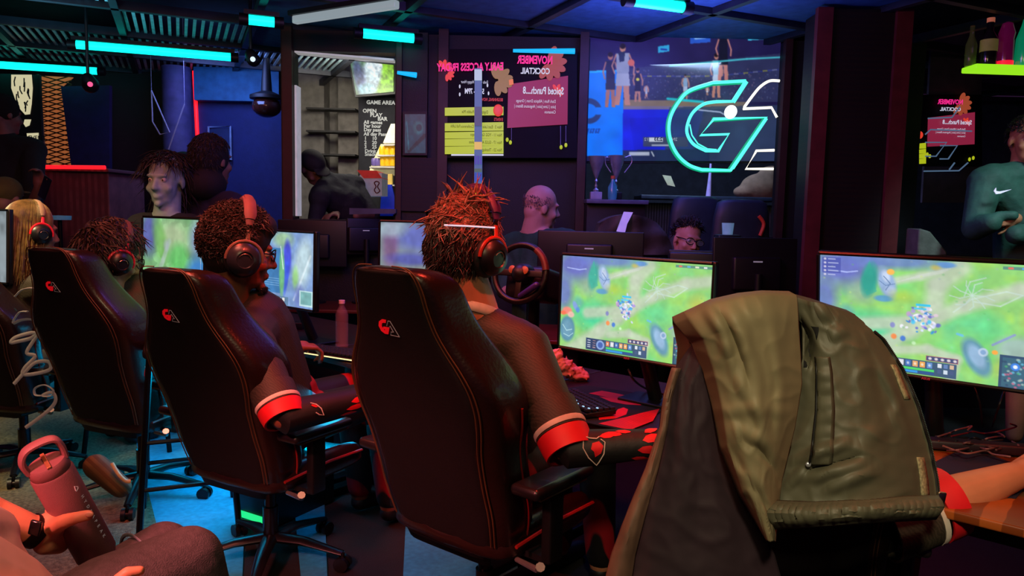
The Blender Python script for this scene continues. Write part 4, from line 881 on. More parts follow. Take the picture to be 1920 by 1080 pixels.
# person in a green pullover with folded arms
t = thing('person', 'person in a dark green pullover with folded arms, head at the frame edge', 'person', tuple(A(PY(1900, 400, 4.6)) * A((1, 1, 0))))
yg = 4.55; G_ = lambda x, y, dy=0: A(PY(x, y, yg + dy))
hc = G_(1925, 262, .05); Rm = hrot(168, -4, 0); nb = G_(1918, 312, .08); f_ = Fig(); L = f_.head(hc, Rm, nb, 1.12)
sl, sr = G_(2010, 345, .12), G_(1848, 342, .1); ch = G_(1925, 400, .12); pv = G_(1925, 560, .15); torso(f_, pv, ch, nb, sl, sr, (.17, .18, .07), .09)
er, el = G_(1828, 428, 0), G_(2020, 430, 0); wr, wl = G_(1905, 410, -.16), G_(1935, 445, -.2)
f_.limb((sr, .06), (er, .05), (wr, .034)); f_.limb((sl, .06), (el, .05), (wl, .034)); f_.limb((pv, .11), (A((pv[0], pv[1], .5)), .08), (A((pv[0], pv[1], .08)), .05))
f_.hand(wr, G_(1860, 414, -.18) - wr + A((0, 0, 0)), (0, 1, 0)); f_.build(t, m_skin, .008)
s_ = Fig(); torso(s_, pv, ch, nb - A((0, 0, .02)), sl, sr, (.185, .20, .085), .105); s_.limb((sr, .10), (er, .075), (G_(1858, 418, -.14), .06)); s_.limb((sl, .10), (el, .075), (G_(1905, 440, -.2), .058))
s_.limb((sl, .10), (ch, .16)); s_.limb((G_(1872, 405, -.16), .03), (G_(1900, 404, -.19), .03)); s_.build(t, mat('bottle_green_fabric', '#2c5548', .7, bump=.8, bscale=14), .010, 'pullover')
sw = [(1864, 358), (1868, 352), (1868, 358), (1874, 359), (1897, 355), (1876, 363), (1868, 364)]
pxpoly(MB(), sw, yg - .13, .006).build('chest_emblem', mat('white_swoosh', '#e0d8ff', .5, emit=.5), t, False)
h_ = MB(); strands(h_, L, Rm, 600, .03, 12, lambda d: d[2] > .1 or d[1] < -.2, .0025, .6, .2); h_.build('hair', m_hairb, t); eyes(t, L, Rm, 1.1)
# pale garment at the bottom of the right window, shelf with bottles
c_ = [(1724, 428), (1745, 434), (1776, 472), (1776, 480), (1720, 480)]
tag(pxpoly(MB(), c_, 4.74, .16).build('folded_coat', mat('grey_cream_coat', '#6a7066', .85, bump=.3), None, bevel=.01), 'grey cream coat slumped in the corner beside the green pullover', 'coat')
cx_ = A(PY(1745, 470, 4.86)); t = thing('task_chair', 'dark chair holding the slumped grey cream coat', 'chair', (cx_[0], 4.9, 0)); MB().box((cx_[0] + .05, 4.87, .82), (.42, .06, .74), None, 0, .03).build('backrest', m_black, t); MB().box((cx_[0] + .05, 5.12, .44), (.44, .44, .09), None, 0, .03).build('seat', m_black, t); MB().tube([(cx_[0] + .05, 5.12, .42), (cx_[0] + .05, 5.12, .02)], .03).build('pedestal', m_black, t); MB().lathe([(.25, 0), (.25, .02), (.05, .05)], (cx_[0] + .05, 5.12, 0)).build('base', m_black, t)
ys = 4.9
sh = MB().box(((xat(1802, ys) + xat(2000, ys)) / 2, ys, zat(131, ys, 1880)), (xat(2000, ys) - xat(1802, ys), .16, .035), rot_euler(y=.6), 0, .008).build('glowing_shelf', glow('lime_shelf', '#98e820', 1.0), None)
tag(sh, 'lime green glowing shelf carrying bottles at the top right', 'shelf')
zs = zat(125, ys, 1850)
def bottle(px, prof, m_, lb, lab=None, capm=None):
    c_ = A((xat(px, ys, 125), ys, zs)); t = thing('spirit_bottle', lb, 'bottle', tuple(c_)); MB().lathe(prof, tuple(c_), n=20).build('bottle_body', m_, t)
    r_ = max(p[0] for p in prof)
    if lab: MB().lathe([(r_ + .001, lab[0]), (r_ + .001, lab[1])], tuple(c_), n=20, cap=False).build('label_band', lab[2], t)
    if capm: h_ = prof[-1][1]; MB().lathe([(prof[-1][0] + .003, h_ - .005), (prof[-1][0] + .003, h_ + .022)], tuple(c_), n=14).build('cap', capm, t)
    return t
bottle(1818, [(.03, 0), (.033, .01), (.034, .13), (.015, .19), (.014, .25)], mat('clear_lime', '#8aa050', .1, alpha=.45), 'clear glass bottle at the left end of the lime shelf')
tb = bottle(1851, [(.047, 0), (.05, .01), (.05, .17), (.022, .22), (.02, .28)], mat('smoky_glass', '#241c24', .1, coat=.6), 'dark bottle with a cream label on the lime shelf', (.09, .165, mat('cream_label', '#b0a060', .7, emit=.08)), mat('copper_cap', '#e08060', .4, emit=.3))
bottle(1883, [(.042, 0), (.046, .02), (.044, .16), (.042, .17), (.048, .21), (.03, .27), (.01, .28)], mat('magenta_glass', '#7a1050', .15, emit=.18, coat=.5), 'magenta bottle with a red base on the lime shelf', (.0, .035, glow('red_base', '#ff1838', .9)))
bottle(1919, [(.055, 0), (.058, .01), (.054, .18), (.03, .26), (.022, .3)], mat('emerald_glass', '#08a070', .15, emit=.35, coat=.5), 'emerald green glowing bottle at the right frame edge')
# jacket with a white lanyard over the far chair
y0 = 4.75
def G2(u, v):
    xl, xr = 1105 + 20 * (1 - v), 1262 - 30 * (1 - v) ** 2; x = xl + (xr - xl) * u; top = 402 + 16 * abs(2 * u - 1) ** 2.2
    y = top + (478 - top) * v; d = y0 - .12 * math.sin(PI * u) * (1 - .3 * v) + .012 * math.sin(u * 17 + v * 3) + .008 * math.sin(v * 11 + u * 7)
    return PY(x, y, d)
G = [[G2(u, v) for u in np.linspace(0, 1, 50)] for v in np.linspace(0, 1, 30)]
back = [[A(G2(u, v)) + A((0, .18 + .02 * math.sin(u * 9), 0)) for u in np.linspace(0, 1, 50)] for v in np.linspace(0, 1, 30)]
t = thing('jacket', 'dark jacket with a lilac white strap hung over the far chair', 'jacket', tuple(A(PY(1190, 470, y0)) * A((1, 1, 0))))
mb = MB().grid(G); mb.grid(back); mb.grid([G[0], back[0]]); mb.grid([[r[0] for r in G], [r[0] for r in back]]); mb.grid([[r[-1] for r in G], [r[-1] for r in back]])
mb.build('jacket_shell', mat('brown_grey_shell', '#453e3c', .7, bump=.4, bscale=25), t)
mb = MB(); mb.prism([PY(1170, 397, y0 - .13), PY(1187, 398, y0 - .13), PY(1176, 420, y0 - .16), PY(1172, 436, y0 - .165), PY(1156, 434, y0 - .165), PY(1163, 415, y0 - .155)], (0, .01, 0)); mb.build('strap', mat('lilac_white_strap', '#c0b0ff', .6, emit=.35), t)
cx_ = A(PY(1190, 470, y0)); t = thing('task_chair', 'dark chair underneath the far jacket', 'chair', (cx_[0], y0, 0)); MB().box((cx_[0], y0 + .03, .8), (.44, .06, .8), None, 0, .03).build('backrest', m_black, t); MB().box((cx_[0], y0 + .3, .44), (.46, .46, .09), None, 0, .03).build('seat', m_black, t); MB().tube([(cx_[0], y0 + .3, .42), (cx_[0], y0 + .3, .02)], .03).build('pedestal', m_black, t); MB().lathe([(.27, 0), (.27, .02), (.05, .05)], (cx_[0], y0 + .3, 0)).build('base', m_black, t)

# ------------------------------------------------------------------ racing wheel on its rig beside the central player
t = thing('racing_wheel', 'black racing wheel with brown grips mounted beyond the central player', 'steering wheel', tuple(A(P(990, 600, 3.3)) * A((1, 1, 0))))
DZ0 = .74; wc = A(P(975, 512, 3.25)); Rm = hrot(-28, -12, 0); rr_ = .125
ring = [wc + Rm @ A((rr_ * math.cos(a), 0, rr_ * math.sin(a) * (1 - .0))) for a in np.linspace(0, 2 * PI, 44, endpoint=False)]
MB().tube(ring, .0145, 12, closed=True).build('rim', mat('black_leather_rim', '#0a080c', .4), t)
MB().tube([ring[i] - Rm @ A((0, .004, 0)) for i in range(1, 8)], .0155, 12).build('grip', mat('brown_grip', '#5a2c26', .4), t)
MB().tube([ring[i] - Rm @ A((0, .004, 0)) for i in range(16, 22)], .0155, 12).build('grip', mat('brown_grip', '#5a2c26', .4), t)
mb = MB(); mb.cap(wc + Rm @ A((0, .01, 0)), .045, wc + Rm @ A((0, .05, 0)), .05); 
for a in (0, 180, 270): mb.box(wc + Rm @ A((.06 * math.cos(R(a)), 0, .06 * math.sin(R(a)))), (.10 if a != 270 else .03, .012, .03 if a != 270 else .10), Rm, 0, .004)
mb.build('hub', m_black, t)
mb = MB(); [mb.lathe([(.016, 0), (.018, .01), (.010, .014)], wc + Rm @ A((-.03 + .06 * q, -.01, .012)), rot=Rm @ rot_euler(x=90), n=14) for q in (0, 1)]; mb.build('button', mat('button_tan', '#a8704a', .4), t)
MB().box(wc + Rm @ A((0, .16, -.03)), (.20, .22, .15), Rm, 0, .03).build('wheel_base', mat('graphite_plastic', '#17151c', .4), t)
b_ = wc + Rm @ A((0, .16, -.10)); MB().tube([b_, (b_[0], b_[1], DZ0 + .015)], .03, 12).build('rig_post', m_deskleg, t); MB().box((b_[0], b_[1], DZ0 + .010), (.22, .20, .018), rot_euler(z=-28), 0, .005).build('clamp_plate', m_deskleg, t)
MB().cap(wc + Rm @ A((.02, -.01, -.10)), .012, wc + Rm @ A((.10, -.03, -.05)), .014).build('shift_lever', mat('violet_sheen_lever', '#3a2a7a', .35), t)
# ------------------------------------------------------------------ people and furniture at the left, beyond the players
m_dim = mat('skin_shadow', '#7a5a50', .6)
def bystander(label, hx, hy, d, yaw, k, hair, top, pitch=0, sk=None, fl=True, seed=1, hl=.03, eye=True):  # bystanders are glass reflections built as solid people
    t = thing('person', label, 'person', tuple(A(P(hx, hy, d)) * A((1, 1, 0))))
    hc = A(P(hx, hy, d)); Rm = hrot(yaw, pitch, 0); nb = hc + A((0, 0, -.17 * k)) ; f_ = Fig(); L = f_.head(hc, Rm, nb, k)
    rt = Rm @ A((1, 0, 0)); sl, sr = nb - rt * .17 + A((0, 0, -.06)), nb + rt * .17 + A((0, 0, -.06)); ch = nb + A((0, 0, -.22)); pv = nb + A((0, 0, -.52)); fw = Rm @ A((0, 1, 0)); fw[2] = 0
    torso(f_, pv, ch, nb, sl, sr, (.14, .15, .06), .065)
    el, er = sl + A((0, 0, -.27)) - rt * .04, sr + A((0, 0, -.27)) + rt * .04; f_.limb((sl, .05), (el, .04), (el + fw * .2 + rt * .06, .028)); f_.limb((sr, .05), (er, .04), (er + fw * .2 - rt * .06, .028))
    for q in (-.09, .09): p0 = pv + rt * q; f_.limb((p0, .09), ((p0[0], p0[1], .5), .065), ((p0[0], p0[1], .07), .04))
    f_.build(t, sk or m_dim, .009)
    s_ = Fig(); torso(s_, pv, ch, nb + A((0, 0, -.02)), sl, sr, (.155, .165, .075), .08); s_.limb((sl, .065), (el, .055)); s_.limb((sr, .065), (er, .055)); s_.build(t, top, .011, 'shirt')
    h_ = MB(); strands(h_, L, Rm, 800, hl, seed, lambda q: q[2] > .1 + .45 * max(0, q[1]) or q[1] < -.15, .0026, .5, .8); h_.build('hair', hair, t)
    if eye: eyes(t, L, Rm, k)
    return t, L, Rm
m_stool0 = mat('black_stool_steel', '#101216', .4, metal=.6)
m_bt = mat('black_tee', '#141218', .9)
t, L, Rm = bystander('smiling dark haired person with a pale face beside the capped person', 311, 338, 4.45, 176, 1.28, m_hairb, m_bt, -3, mat('skin_cyan_lit', '#90a8a4', .6), seed=3, hl=.12)  # cyan light put into the skin colour
t, L, Rm = bystander('person in a black cap with a round green emblem', 345, 322, 5.6, 190, 1.1, m_hairb, m_bt, 0, seed=4)
c_ = MB(); c_.ell(L((0, -.01, .06)), A((.088, .105, .078)) * 1.1, Rm); c_.ell(L((0, .12, .042)), A((.065, .06, .008)) * 1.1, Rm); cp_ = c_.build('cap', mat('black_cap', '#0e1418', .8), t, remesh=.008, smit=2)
MB().tube([L((.022 * math.cos(a), .096 - .012 * math.sin(a), .080 + .022 * math.sin(a))) for a in np.linspace(.5, 2 * PI - .5, 16)], .004, 6).build('cap_emblem', mat('mint_emblem', '#50a898', .6, emit=.25), cp_)
t, L, Rm = bystander('dark hooded figure with back turned below the vertical red neon strip', 398, 300, 4.6, -25, 1.25, m_hairb, mat('navy_hoodie', '#141230', .9), 0, m_dim, seed=6, eye=False)
h_ = MB(); h_.ell(L((0, -.02, .02)), (.11, .125, .135), Rm); h_.ell(L((0, -.04, -.12)), (.12, .12, .10), Rm); h_.build('hood', mat('black_hood', '#100c16', .9), t, remesh=.010, smit=4)
# person raising a phone at the left edge
t = thing('person', 'dark clothed person at the left edge raising a phone', 'person', tuple(A(P(20, 400, 5.6)) * A((1, 1, 0))))
hc = A(P(10, 215, 5.6)); Rm = hrot(-30, -5, 0); nb = hc + A((0, 0, -.20)); f_ = Fig(); L = f_.head(hc, Rm, nb, 1.1); sl, sr = nb + A((-.2, 0, -.06)), nb + A((.2, 0, -.06)); ch = nb + A((0, 0, -.25)); pv = nb + A((0, 0, -.6)); torso(f_, pv, ch, nb, sl, sr)
er = A(P(62, 385, 5.4)); wr = A(P(72, 352, 5.3)); f_.limb((sr, .06), (er, .045), (wr, .03)); f_.hand(wr, A((.02, -.02, .1)), (0, -1, .2), 1.1); el = sl + A((-.03, 0, -.3)); f_.limb((sl, .06), (el, .045), (el + A((.1, .2, 0)), .03))
for q in (-.1, .1): f_.limb((pv + A((q, 0, 0)), .1), ((pv[0] + q, pv[1], .5), .07), ((pv[0] + q, pv[1], .07), .045))
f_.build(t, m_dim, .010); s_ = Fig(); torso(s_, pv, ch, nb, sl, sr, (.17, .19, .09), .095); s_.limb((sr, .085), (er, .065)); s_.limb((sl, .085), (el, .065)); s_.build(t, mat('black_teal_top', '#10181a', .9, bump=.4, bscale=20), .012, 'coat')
h_ = MB(); h_.ell(L((0, -.02, .04)), (.10, .115, .11), Rm); h_.build('knit_hat', mat('dark_knit', '#101414', .95, bump=.5), t, remesh=.010, smit=2)
ph = A(P(84, 352, 5.25)); tag(MB().box(ph, (.075, .01, .16), hrot(-20, 0, 28), 0, .008).build('smartphone', mat('phone_black', '#0e1016', .2, coat=.5), None), 'black smartphone tilted in the raised hand', 'phone')
p = A(PY(112, 407, 5.6)); t = thing('side_table', 'small pale cyan topped side table below the smartphone', 'table', (p[0], p[1], 0)); MB().lathe([(.0, p[2] - .02), (.075, p[2] - .02), (.078, p[2] + .01), (.0, p[2] + .012)], (p[0], p[1], 0), n=24, cap=False).build('tabletop', mat('pale_cyan_card', '#60a8c8', .6, emit=.1), t); MB().tube([(p[0], p[1], 0), (p[0], p[1], p[2] - .01)], .015).build('leg', m_stool0, t); MB().lathe([(.14, 0), (.14, .012), (.02, .02)], (p[0], p[1], 0)).build('base', m_stool0, t)
t = thing('person', 'person in an olive yellow cap low at the left edge', 'person', tuple(A(P(18, 400, 4.9)) * A((1, 1, 0))))
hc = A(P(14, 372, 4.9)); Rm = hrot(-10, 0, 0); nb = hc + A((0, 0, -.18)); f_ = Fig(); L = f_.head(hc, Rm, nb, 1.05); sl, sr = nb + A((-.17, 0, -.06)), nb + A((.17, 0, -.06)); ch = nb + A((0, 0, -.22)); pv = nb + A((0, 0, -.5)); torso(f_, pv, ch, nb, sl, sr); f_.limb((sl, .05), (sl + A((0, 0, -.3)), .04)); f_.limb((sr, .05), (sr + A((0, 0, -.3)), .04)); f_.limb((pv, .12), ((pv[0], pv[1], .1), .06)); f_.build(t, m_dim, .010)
s_ = Fig(); torso(s_, pv, ch, nb, sl, sr, (.155, .17, .075), .08); s_.build(t, m_bt, .012, 'shirt'); h_ = MB(); h_.ell(L((0, -.01, .045)), (.09, .11, .095), Rm); h_.ell(L((0, .11, .04)), (.06, .06, .01), Rm); h_.build('cap', mat('olive_cap', '#4a4a20', .9), t, remesh=.009, smit=2)

# ------------------------------------------------------------------ reflected bar stools, built solid on the cyan floor patch
m_stool = mat('black_stool_steel', '#101216', .4, metal=.6)
def stool(label, p, az, h=.75, w_=.36, k=.42):
    t = thing('bar_stool', label, 'stool', tuple(p), az, None)
    MB().box((0, 0, h), (w_, w_, .05), None, 0, .02).build('seat', mat('black_stool_seat', '#141318', .5), t, local=True)
    for qx in (-1, 1):
        for qy in (-1, 1): MB().tube([(qx * w_ * .42, qy * w_ * .42, h - .02), (qx * k / 2, qy * k / 2, 0)], .014, 8).build('leg', m_stool, t, local=True)
    for z in (.22, .42):
        e = w_ * .42 + (k / 2 - w_ * .42) * (1 - z / h)
        for a, b in (((-e, -e), (e, -e)), ((e, -e), (e, e)), ((e, e), (-e, e)), ((-e, e), (-e, -e))): MB().tube([(a[0], a[1], z), (b[0], b[1], z)], .010, 8).build('rung', m_stool, t, local=True)
    return t
fp = PZ(356, 975, 0); s1 = stool('black steel bar stool whose legs show left of the second chair', (fp.x, fp.y, .009), 24, .80, .34, .40)
fp = PZ(262, 830, 0); s2 = stool('black bar stool farther back at the left of the blue lit floor', (fp.x, fp.y, .009), 10, .78, .36, .46)
# ------------------------------------------------------------------ gaming chair (faces local +y, stands on the floor)
m_leather = mat('black_brown_leather', '#22120f', .33, var=.15, bump=.12, bscale=90, coat=.15)
m_fabric = mat('black_chair_fabric', '#120c0e', .75, var=.15, bump=.12, bscale=260, spec=.3)
m_stitch = mat('tan_stitching', '#5c3c22', .5); m_red_emb = mat('red_emblem', '#e8101c', .5, emit=.35, ecol='#ff1420'); m_out = mat('silver_outline', '#a8a0a0', .5, emit=.08)
PROF = [(.38, .21, .03), (.46, .245, .07), (.56, .262, .10), (.66, .262, .10), (.76, .270, .10), (.84, .290, .11), (.90, .298, .12), (.96, .288, .12), (1.02, .255, .10), (1.07, .218, .08), (1.12, .188, .06), (1.18, .170, .045), (1.24, .162, .04), (1.28, .144, .03), (1.30, .110, .015)]
TILT = math.tan(R(17))
def back_ring(z, w, f):
    y0 = -(z - .42) * TILT; r = min(1.0, (1.31 - z) / .05 + .35); th = (.085 + .03 * max(0, min(1, (z - .9) / .2))) * r
    half = [(0, 0), (.45 * w, 0), (.78 * w, .004), (.90 * w, .014), (.985 * w, .036), (w, .06 * r), (.995 * w, th * .8 + f * .7), (.955 * w, th + f), (.88 * w, th + f * .95), (.74 * w, th * 1.0 + f * .35), (.5 * w, th), (0, th)]
    pts = [(x, y) for x, y in half] + [(-x, y) for x, y in half[-2:0:-1]]
    return [(x, y + y0, z) for x, y in pts]
def ga_logo(c, right, up, k):
    """two letters: a filled G and an outlined A"""
    c, r, u = A(c), norm(right), norm(up); n = np.cross(r, u) * .002
    q = lambda x, y: c + r * (x * k) + u * (y * k) + n
    G = [(-.02, .5), (-.42, .5), (-.72, .32), (-.85, 0), (-.72, -.34), (-.42, -.52), (-.12, -.52), (.14, -.02), (-.42, -.02), (-.52, -.2), (-.30, -.2), (-.36, -.30), (-.46, -.26), (-.58, 0), (-.48, .22), (-.30, .28), (-.12, .28)]
    g = MB(); g.prism([q(*p) for p in G], -n * .8)
    a = MB(); a.tube([q(*p) for p in ((-.06, .08), (.18, .46), (.36, .46), (.92, -.58), (.12, -.54), (.24, -.30), (.46, -.30), (.26, .12), (.14, .0))], .0012 * k / .045, 5)
    return g, a
def make_chair(label, recliner=True):
    t = thing('gaming_chair', label, 'chair', (0, 0, 0), 0, 'black gaming chairs at the near desks')
    mb = MB(); mb.loft([back_ring(*p) for p in PROF]); mb.build('backrest', m_leather, t, local=True, sub=1)
    rows = []
    for z, w, f in PROF[:-1]:
        y0 = -(z - .42) * TILT - .0035; rows.append([(x * w, y0 + .012 * abs(x / .8) ** 8, z) for x in np.linspace(-.80, .80, 17)])
    z = 1.288; rows.append([(x * .12, -(z - .42) * TILT - .003, z) for x in np.linspace(-.8, .8, 17)])
    MB().grid(rows).build('back_panel', m_fabric, t, local=True, solid=.004)
    for s_ in (-1, 1):
        for off, r_ in ((.815, .0018), (.855, .0022)):
            MB().tube(bez([(s_ * off * w, -(z - .42) * TILT - .002 + .022 * (off - .8) * 6, z) for z, w, f in PROF[1:]] + [(s_ * .04, -(1.3 - .42) * TILT + .006, 1.303)], 4), r_, 5).build('stitching', m_stitch, t, local=True)
        MB().tube(bez([(s_ * .995 * w, -(z - .42) * TILT + .07 + f * .6, z) for z, w, f in PROF[:7]], 4), .0035, 6).build('piping', mat('red_piping', '#8a1a14', .5), t, local=True)
    zc = 1.125; g, a = ga_logo((-.015, -(zc - .42) * TILT - .009, zc), (1, 0, 0), (0, -TILT, 1), .044)
    e = g.build('emblem', m_red_emb, t, local=True, smooth=False); a.build('emblem_outline', m_out, e, local=True)
    # seat with raised bolsters
    rings = []
    for y, w, h in ((-.02, .22, .05), (.03, .25, .09), (.15, .265, .10), (.30, .265, .10), (.42, .26, .095), (.49, .24, .07), (.51, .20, .03)):
        rings.append([(x * w, y, .47 + zz * h - .05) for x, zz in ((-1, 0), (-.98, .8), (-.85, 1.1), (-.7, .75), (-.35, .6), (0, .58), (.35, .6), (.7, .75), (.85, 1.1), (.98, .8), (1, 0), (.9, -.2), (0, -.25), (-.9, -.2))])
    MB().loft(rings).build('seat', m_leather, t, local=True, sub=1)
    MB().tube([(.268, .02, .47), (.27, .25, .485), (.262, .45, .475)], .006, 6).build('piping', mat('red_piping', '#8a1a14', .5), t, local=True)
    for s_ in (-1, 1):
        ar = MB().box((s_ * .325, .12, .665), (.10, .30, .035), None, 0, .014).build('armrest', mat('armrest_pad', '#1d181a', .35, coat=.2), t, local=True)
        MB().box((s_ * .325, .12, .645), (.08, .24, .01)).build('armrest_plate', mat('grey_brown_edge', '#7a6a58', .35, metal=.6), ar, local=True)
        MB().box((s_ * .325, .12, .53), (.035, .07, .24), None, 0, .008).build('armrest_post', m_black, ar, local=True)
        MB().box((s_ * .24, .12, .42), (.18, .06, .02)).build('armrest_bracket', m_black, ar, local=True)
    MB().tube([(.24, .06, .41), (.34, .03, .42), (.37, .0, .45)], [.008, .01, .014], 8).build('recline_lever', mat('lever_silver', '#b0a8a0', .3, metal=.8), t, local=True)
    MB().box((0, .2, .385), (.22, .30, .05), None, 0, .01).build('tilt_mechanism', m_black, t, local=True)
    MB().lathe([(.030, .10), (.030, .25), (.022, .25), (.022, .37)], (0, .2, 0), n=16).build('gas_lift', mat('dark_chrome', '#3a3a40', .25, metal=.9), t, local=True)
    for k_ in range(5):
        a = R(18 + 72 * k_); d = A((math.cos(a), math.sin(a), 0)); c = A((0, .2, 0))
        lg = MB().tube([c + A((0, 0, .115)), c + d * .14 + A((0, 0, .11)), c + d * .31 + A((0, 0, .075))], [.035, .028, .018], 8, flat=.6).build('base_leg', mat('base_satin', '#1a181c', .3, metal=.4), t, local=True)
        w_ = MB(); n_ = np.cross(d, (0, 0, 1)); p_ = c + d * .31 + A((0, 0, .032)); w_.tube([p_ - n_ * .026, p_ - n_ * .008], .030, 14); w_.tube([p_ + n_ * .008, p_ + n_ * .026], .030, 14); w_.tube([p_ - n_ * .008, p_ + n_ * .008], .014, 10); w_.tube([p_ + A((0, 0, 0)), p_ + A((0, 0, .05))], .008, 8)
        w_.build('caster', m_black, lg, local=True)
    return t
chair_a = make_chair('black gaming chair of the central player with tousled red brown hair')
def put_chair(o, px, d, yaw, top_px, top_py, label):
    c = P(px, 600, d); o.location = (c.x, c.y, 0); o.rotation_euler = (0, 0, R(yaw)); z = P(top_px, top_py, d).z; k = z / 1.305; o.scale = (1.0, 1.0, k); o['label'] = label
    return o
put_chair(chair_a, 838, 2.26, -38, 740, 487, 'black gaming chair of the central player with tousled red brown hair')
chair_b = put_chair(copy_tree(chair_a), 425, 2.76, -29, 320, 490, 'black gaming chair of the curly haired player')
chair_c = put_chair(copy_tree(chair_a), 192, 3.42, -22, 110, 456, 'black gaming chair of the player with swept dark hair')
chair_d = put_chair(copy_tree(chair_a), -28, 3.75, -12, -10, 472, 'black gaming chair cut by the left frame edge, with pale looping handwriting')
chair_e = put_chair(copy_tree(chair_a), 1520, 1.95, -22, 1500, 585, 'black gaming chair hidden under the olive jacket'); chair_e.scale.x = .84
# handwriting on the leftmost chair
Wd = Matrix.Translation(chair_d.location) @ Matrix.Rotation(chair_d.rotation_euler.z, 4, 'Z') @ Matrix.Diagonal((1, 1, chair_d.scale.z, 1)); WM[chair_d.name] = Wd
def hw(pts):
    out = []
    for x, y in pts: out.append(P(x, y, 3.45))
    return bez(out, 6)
mb = MB()
for pts in ([(28, 556), (40, 544), (55, 540), (68, 541)], [(52, 584), (36, 586), (24, 606), (40, 600), (60, 600), (66, 616), (76, 628), (60, 624), (30, 632), (20, 642), (34, 640), (58, 634), (72, 624), (62, 640), (50, 662), (66, 668), (46, 690), (44, 702), (70, 700), (94, 692), (90, 678), (66, 680), (48, 696), (26, 720)], [(78, 742), (66, 740), (66, 728), (84, 722), (100, 732), (96, 742), (80, 742), (98, 736), (104, 752), (88, 772), (48, 802)]):
    mb.tube(hw(pts), .0085, 6, flat=.4)
t = tag(mb.build('handwritten_sign', mat('pale_script', '#8a8680', .6, emit=.10), None), 'pale looping handwriting running down beside the leftmost chair', 'writing')

# ------------------------------------------------------------------ near desks
EA = A((.30, 2.42, 0)); EE = A((-.75, .66, 0)); EN = A((.66, .75, 0)); DZ = .74
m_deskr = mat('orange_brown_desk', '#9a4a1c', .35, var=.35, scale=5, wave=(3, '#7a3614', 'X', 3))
def dpt(t_, n_, z=DZ): return EA + EE * t_ + EN * n_ + A((0, 0, z))
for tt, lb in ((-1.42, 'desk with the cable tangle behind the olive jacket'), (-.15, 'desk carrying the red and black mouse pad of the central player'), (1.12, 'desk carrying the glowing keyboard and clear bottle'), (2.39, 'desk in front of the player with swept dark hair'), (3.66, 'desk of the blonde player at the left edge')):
    c_ = EA + EE * tt + EN * .36; desk('gaming_desk', lb, (c_[0], c_[1], 0), 1.265, .72, -41.4, DZ, 'near row desks', m_deskr if tt < -1 else mat('dark_desk', '#2a1412', .4))
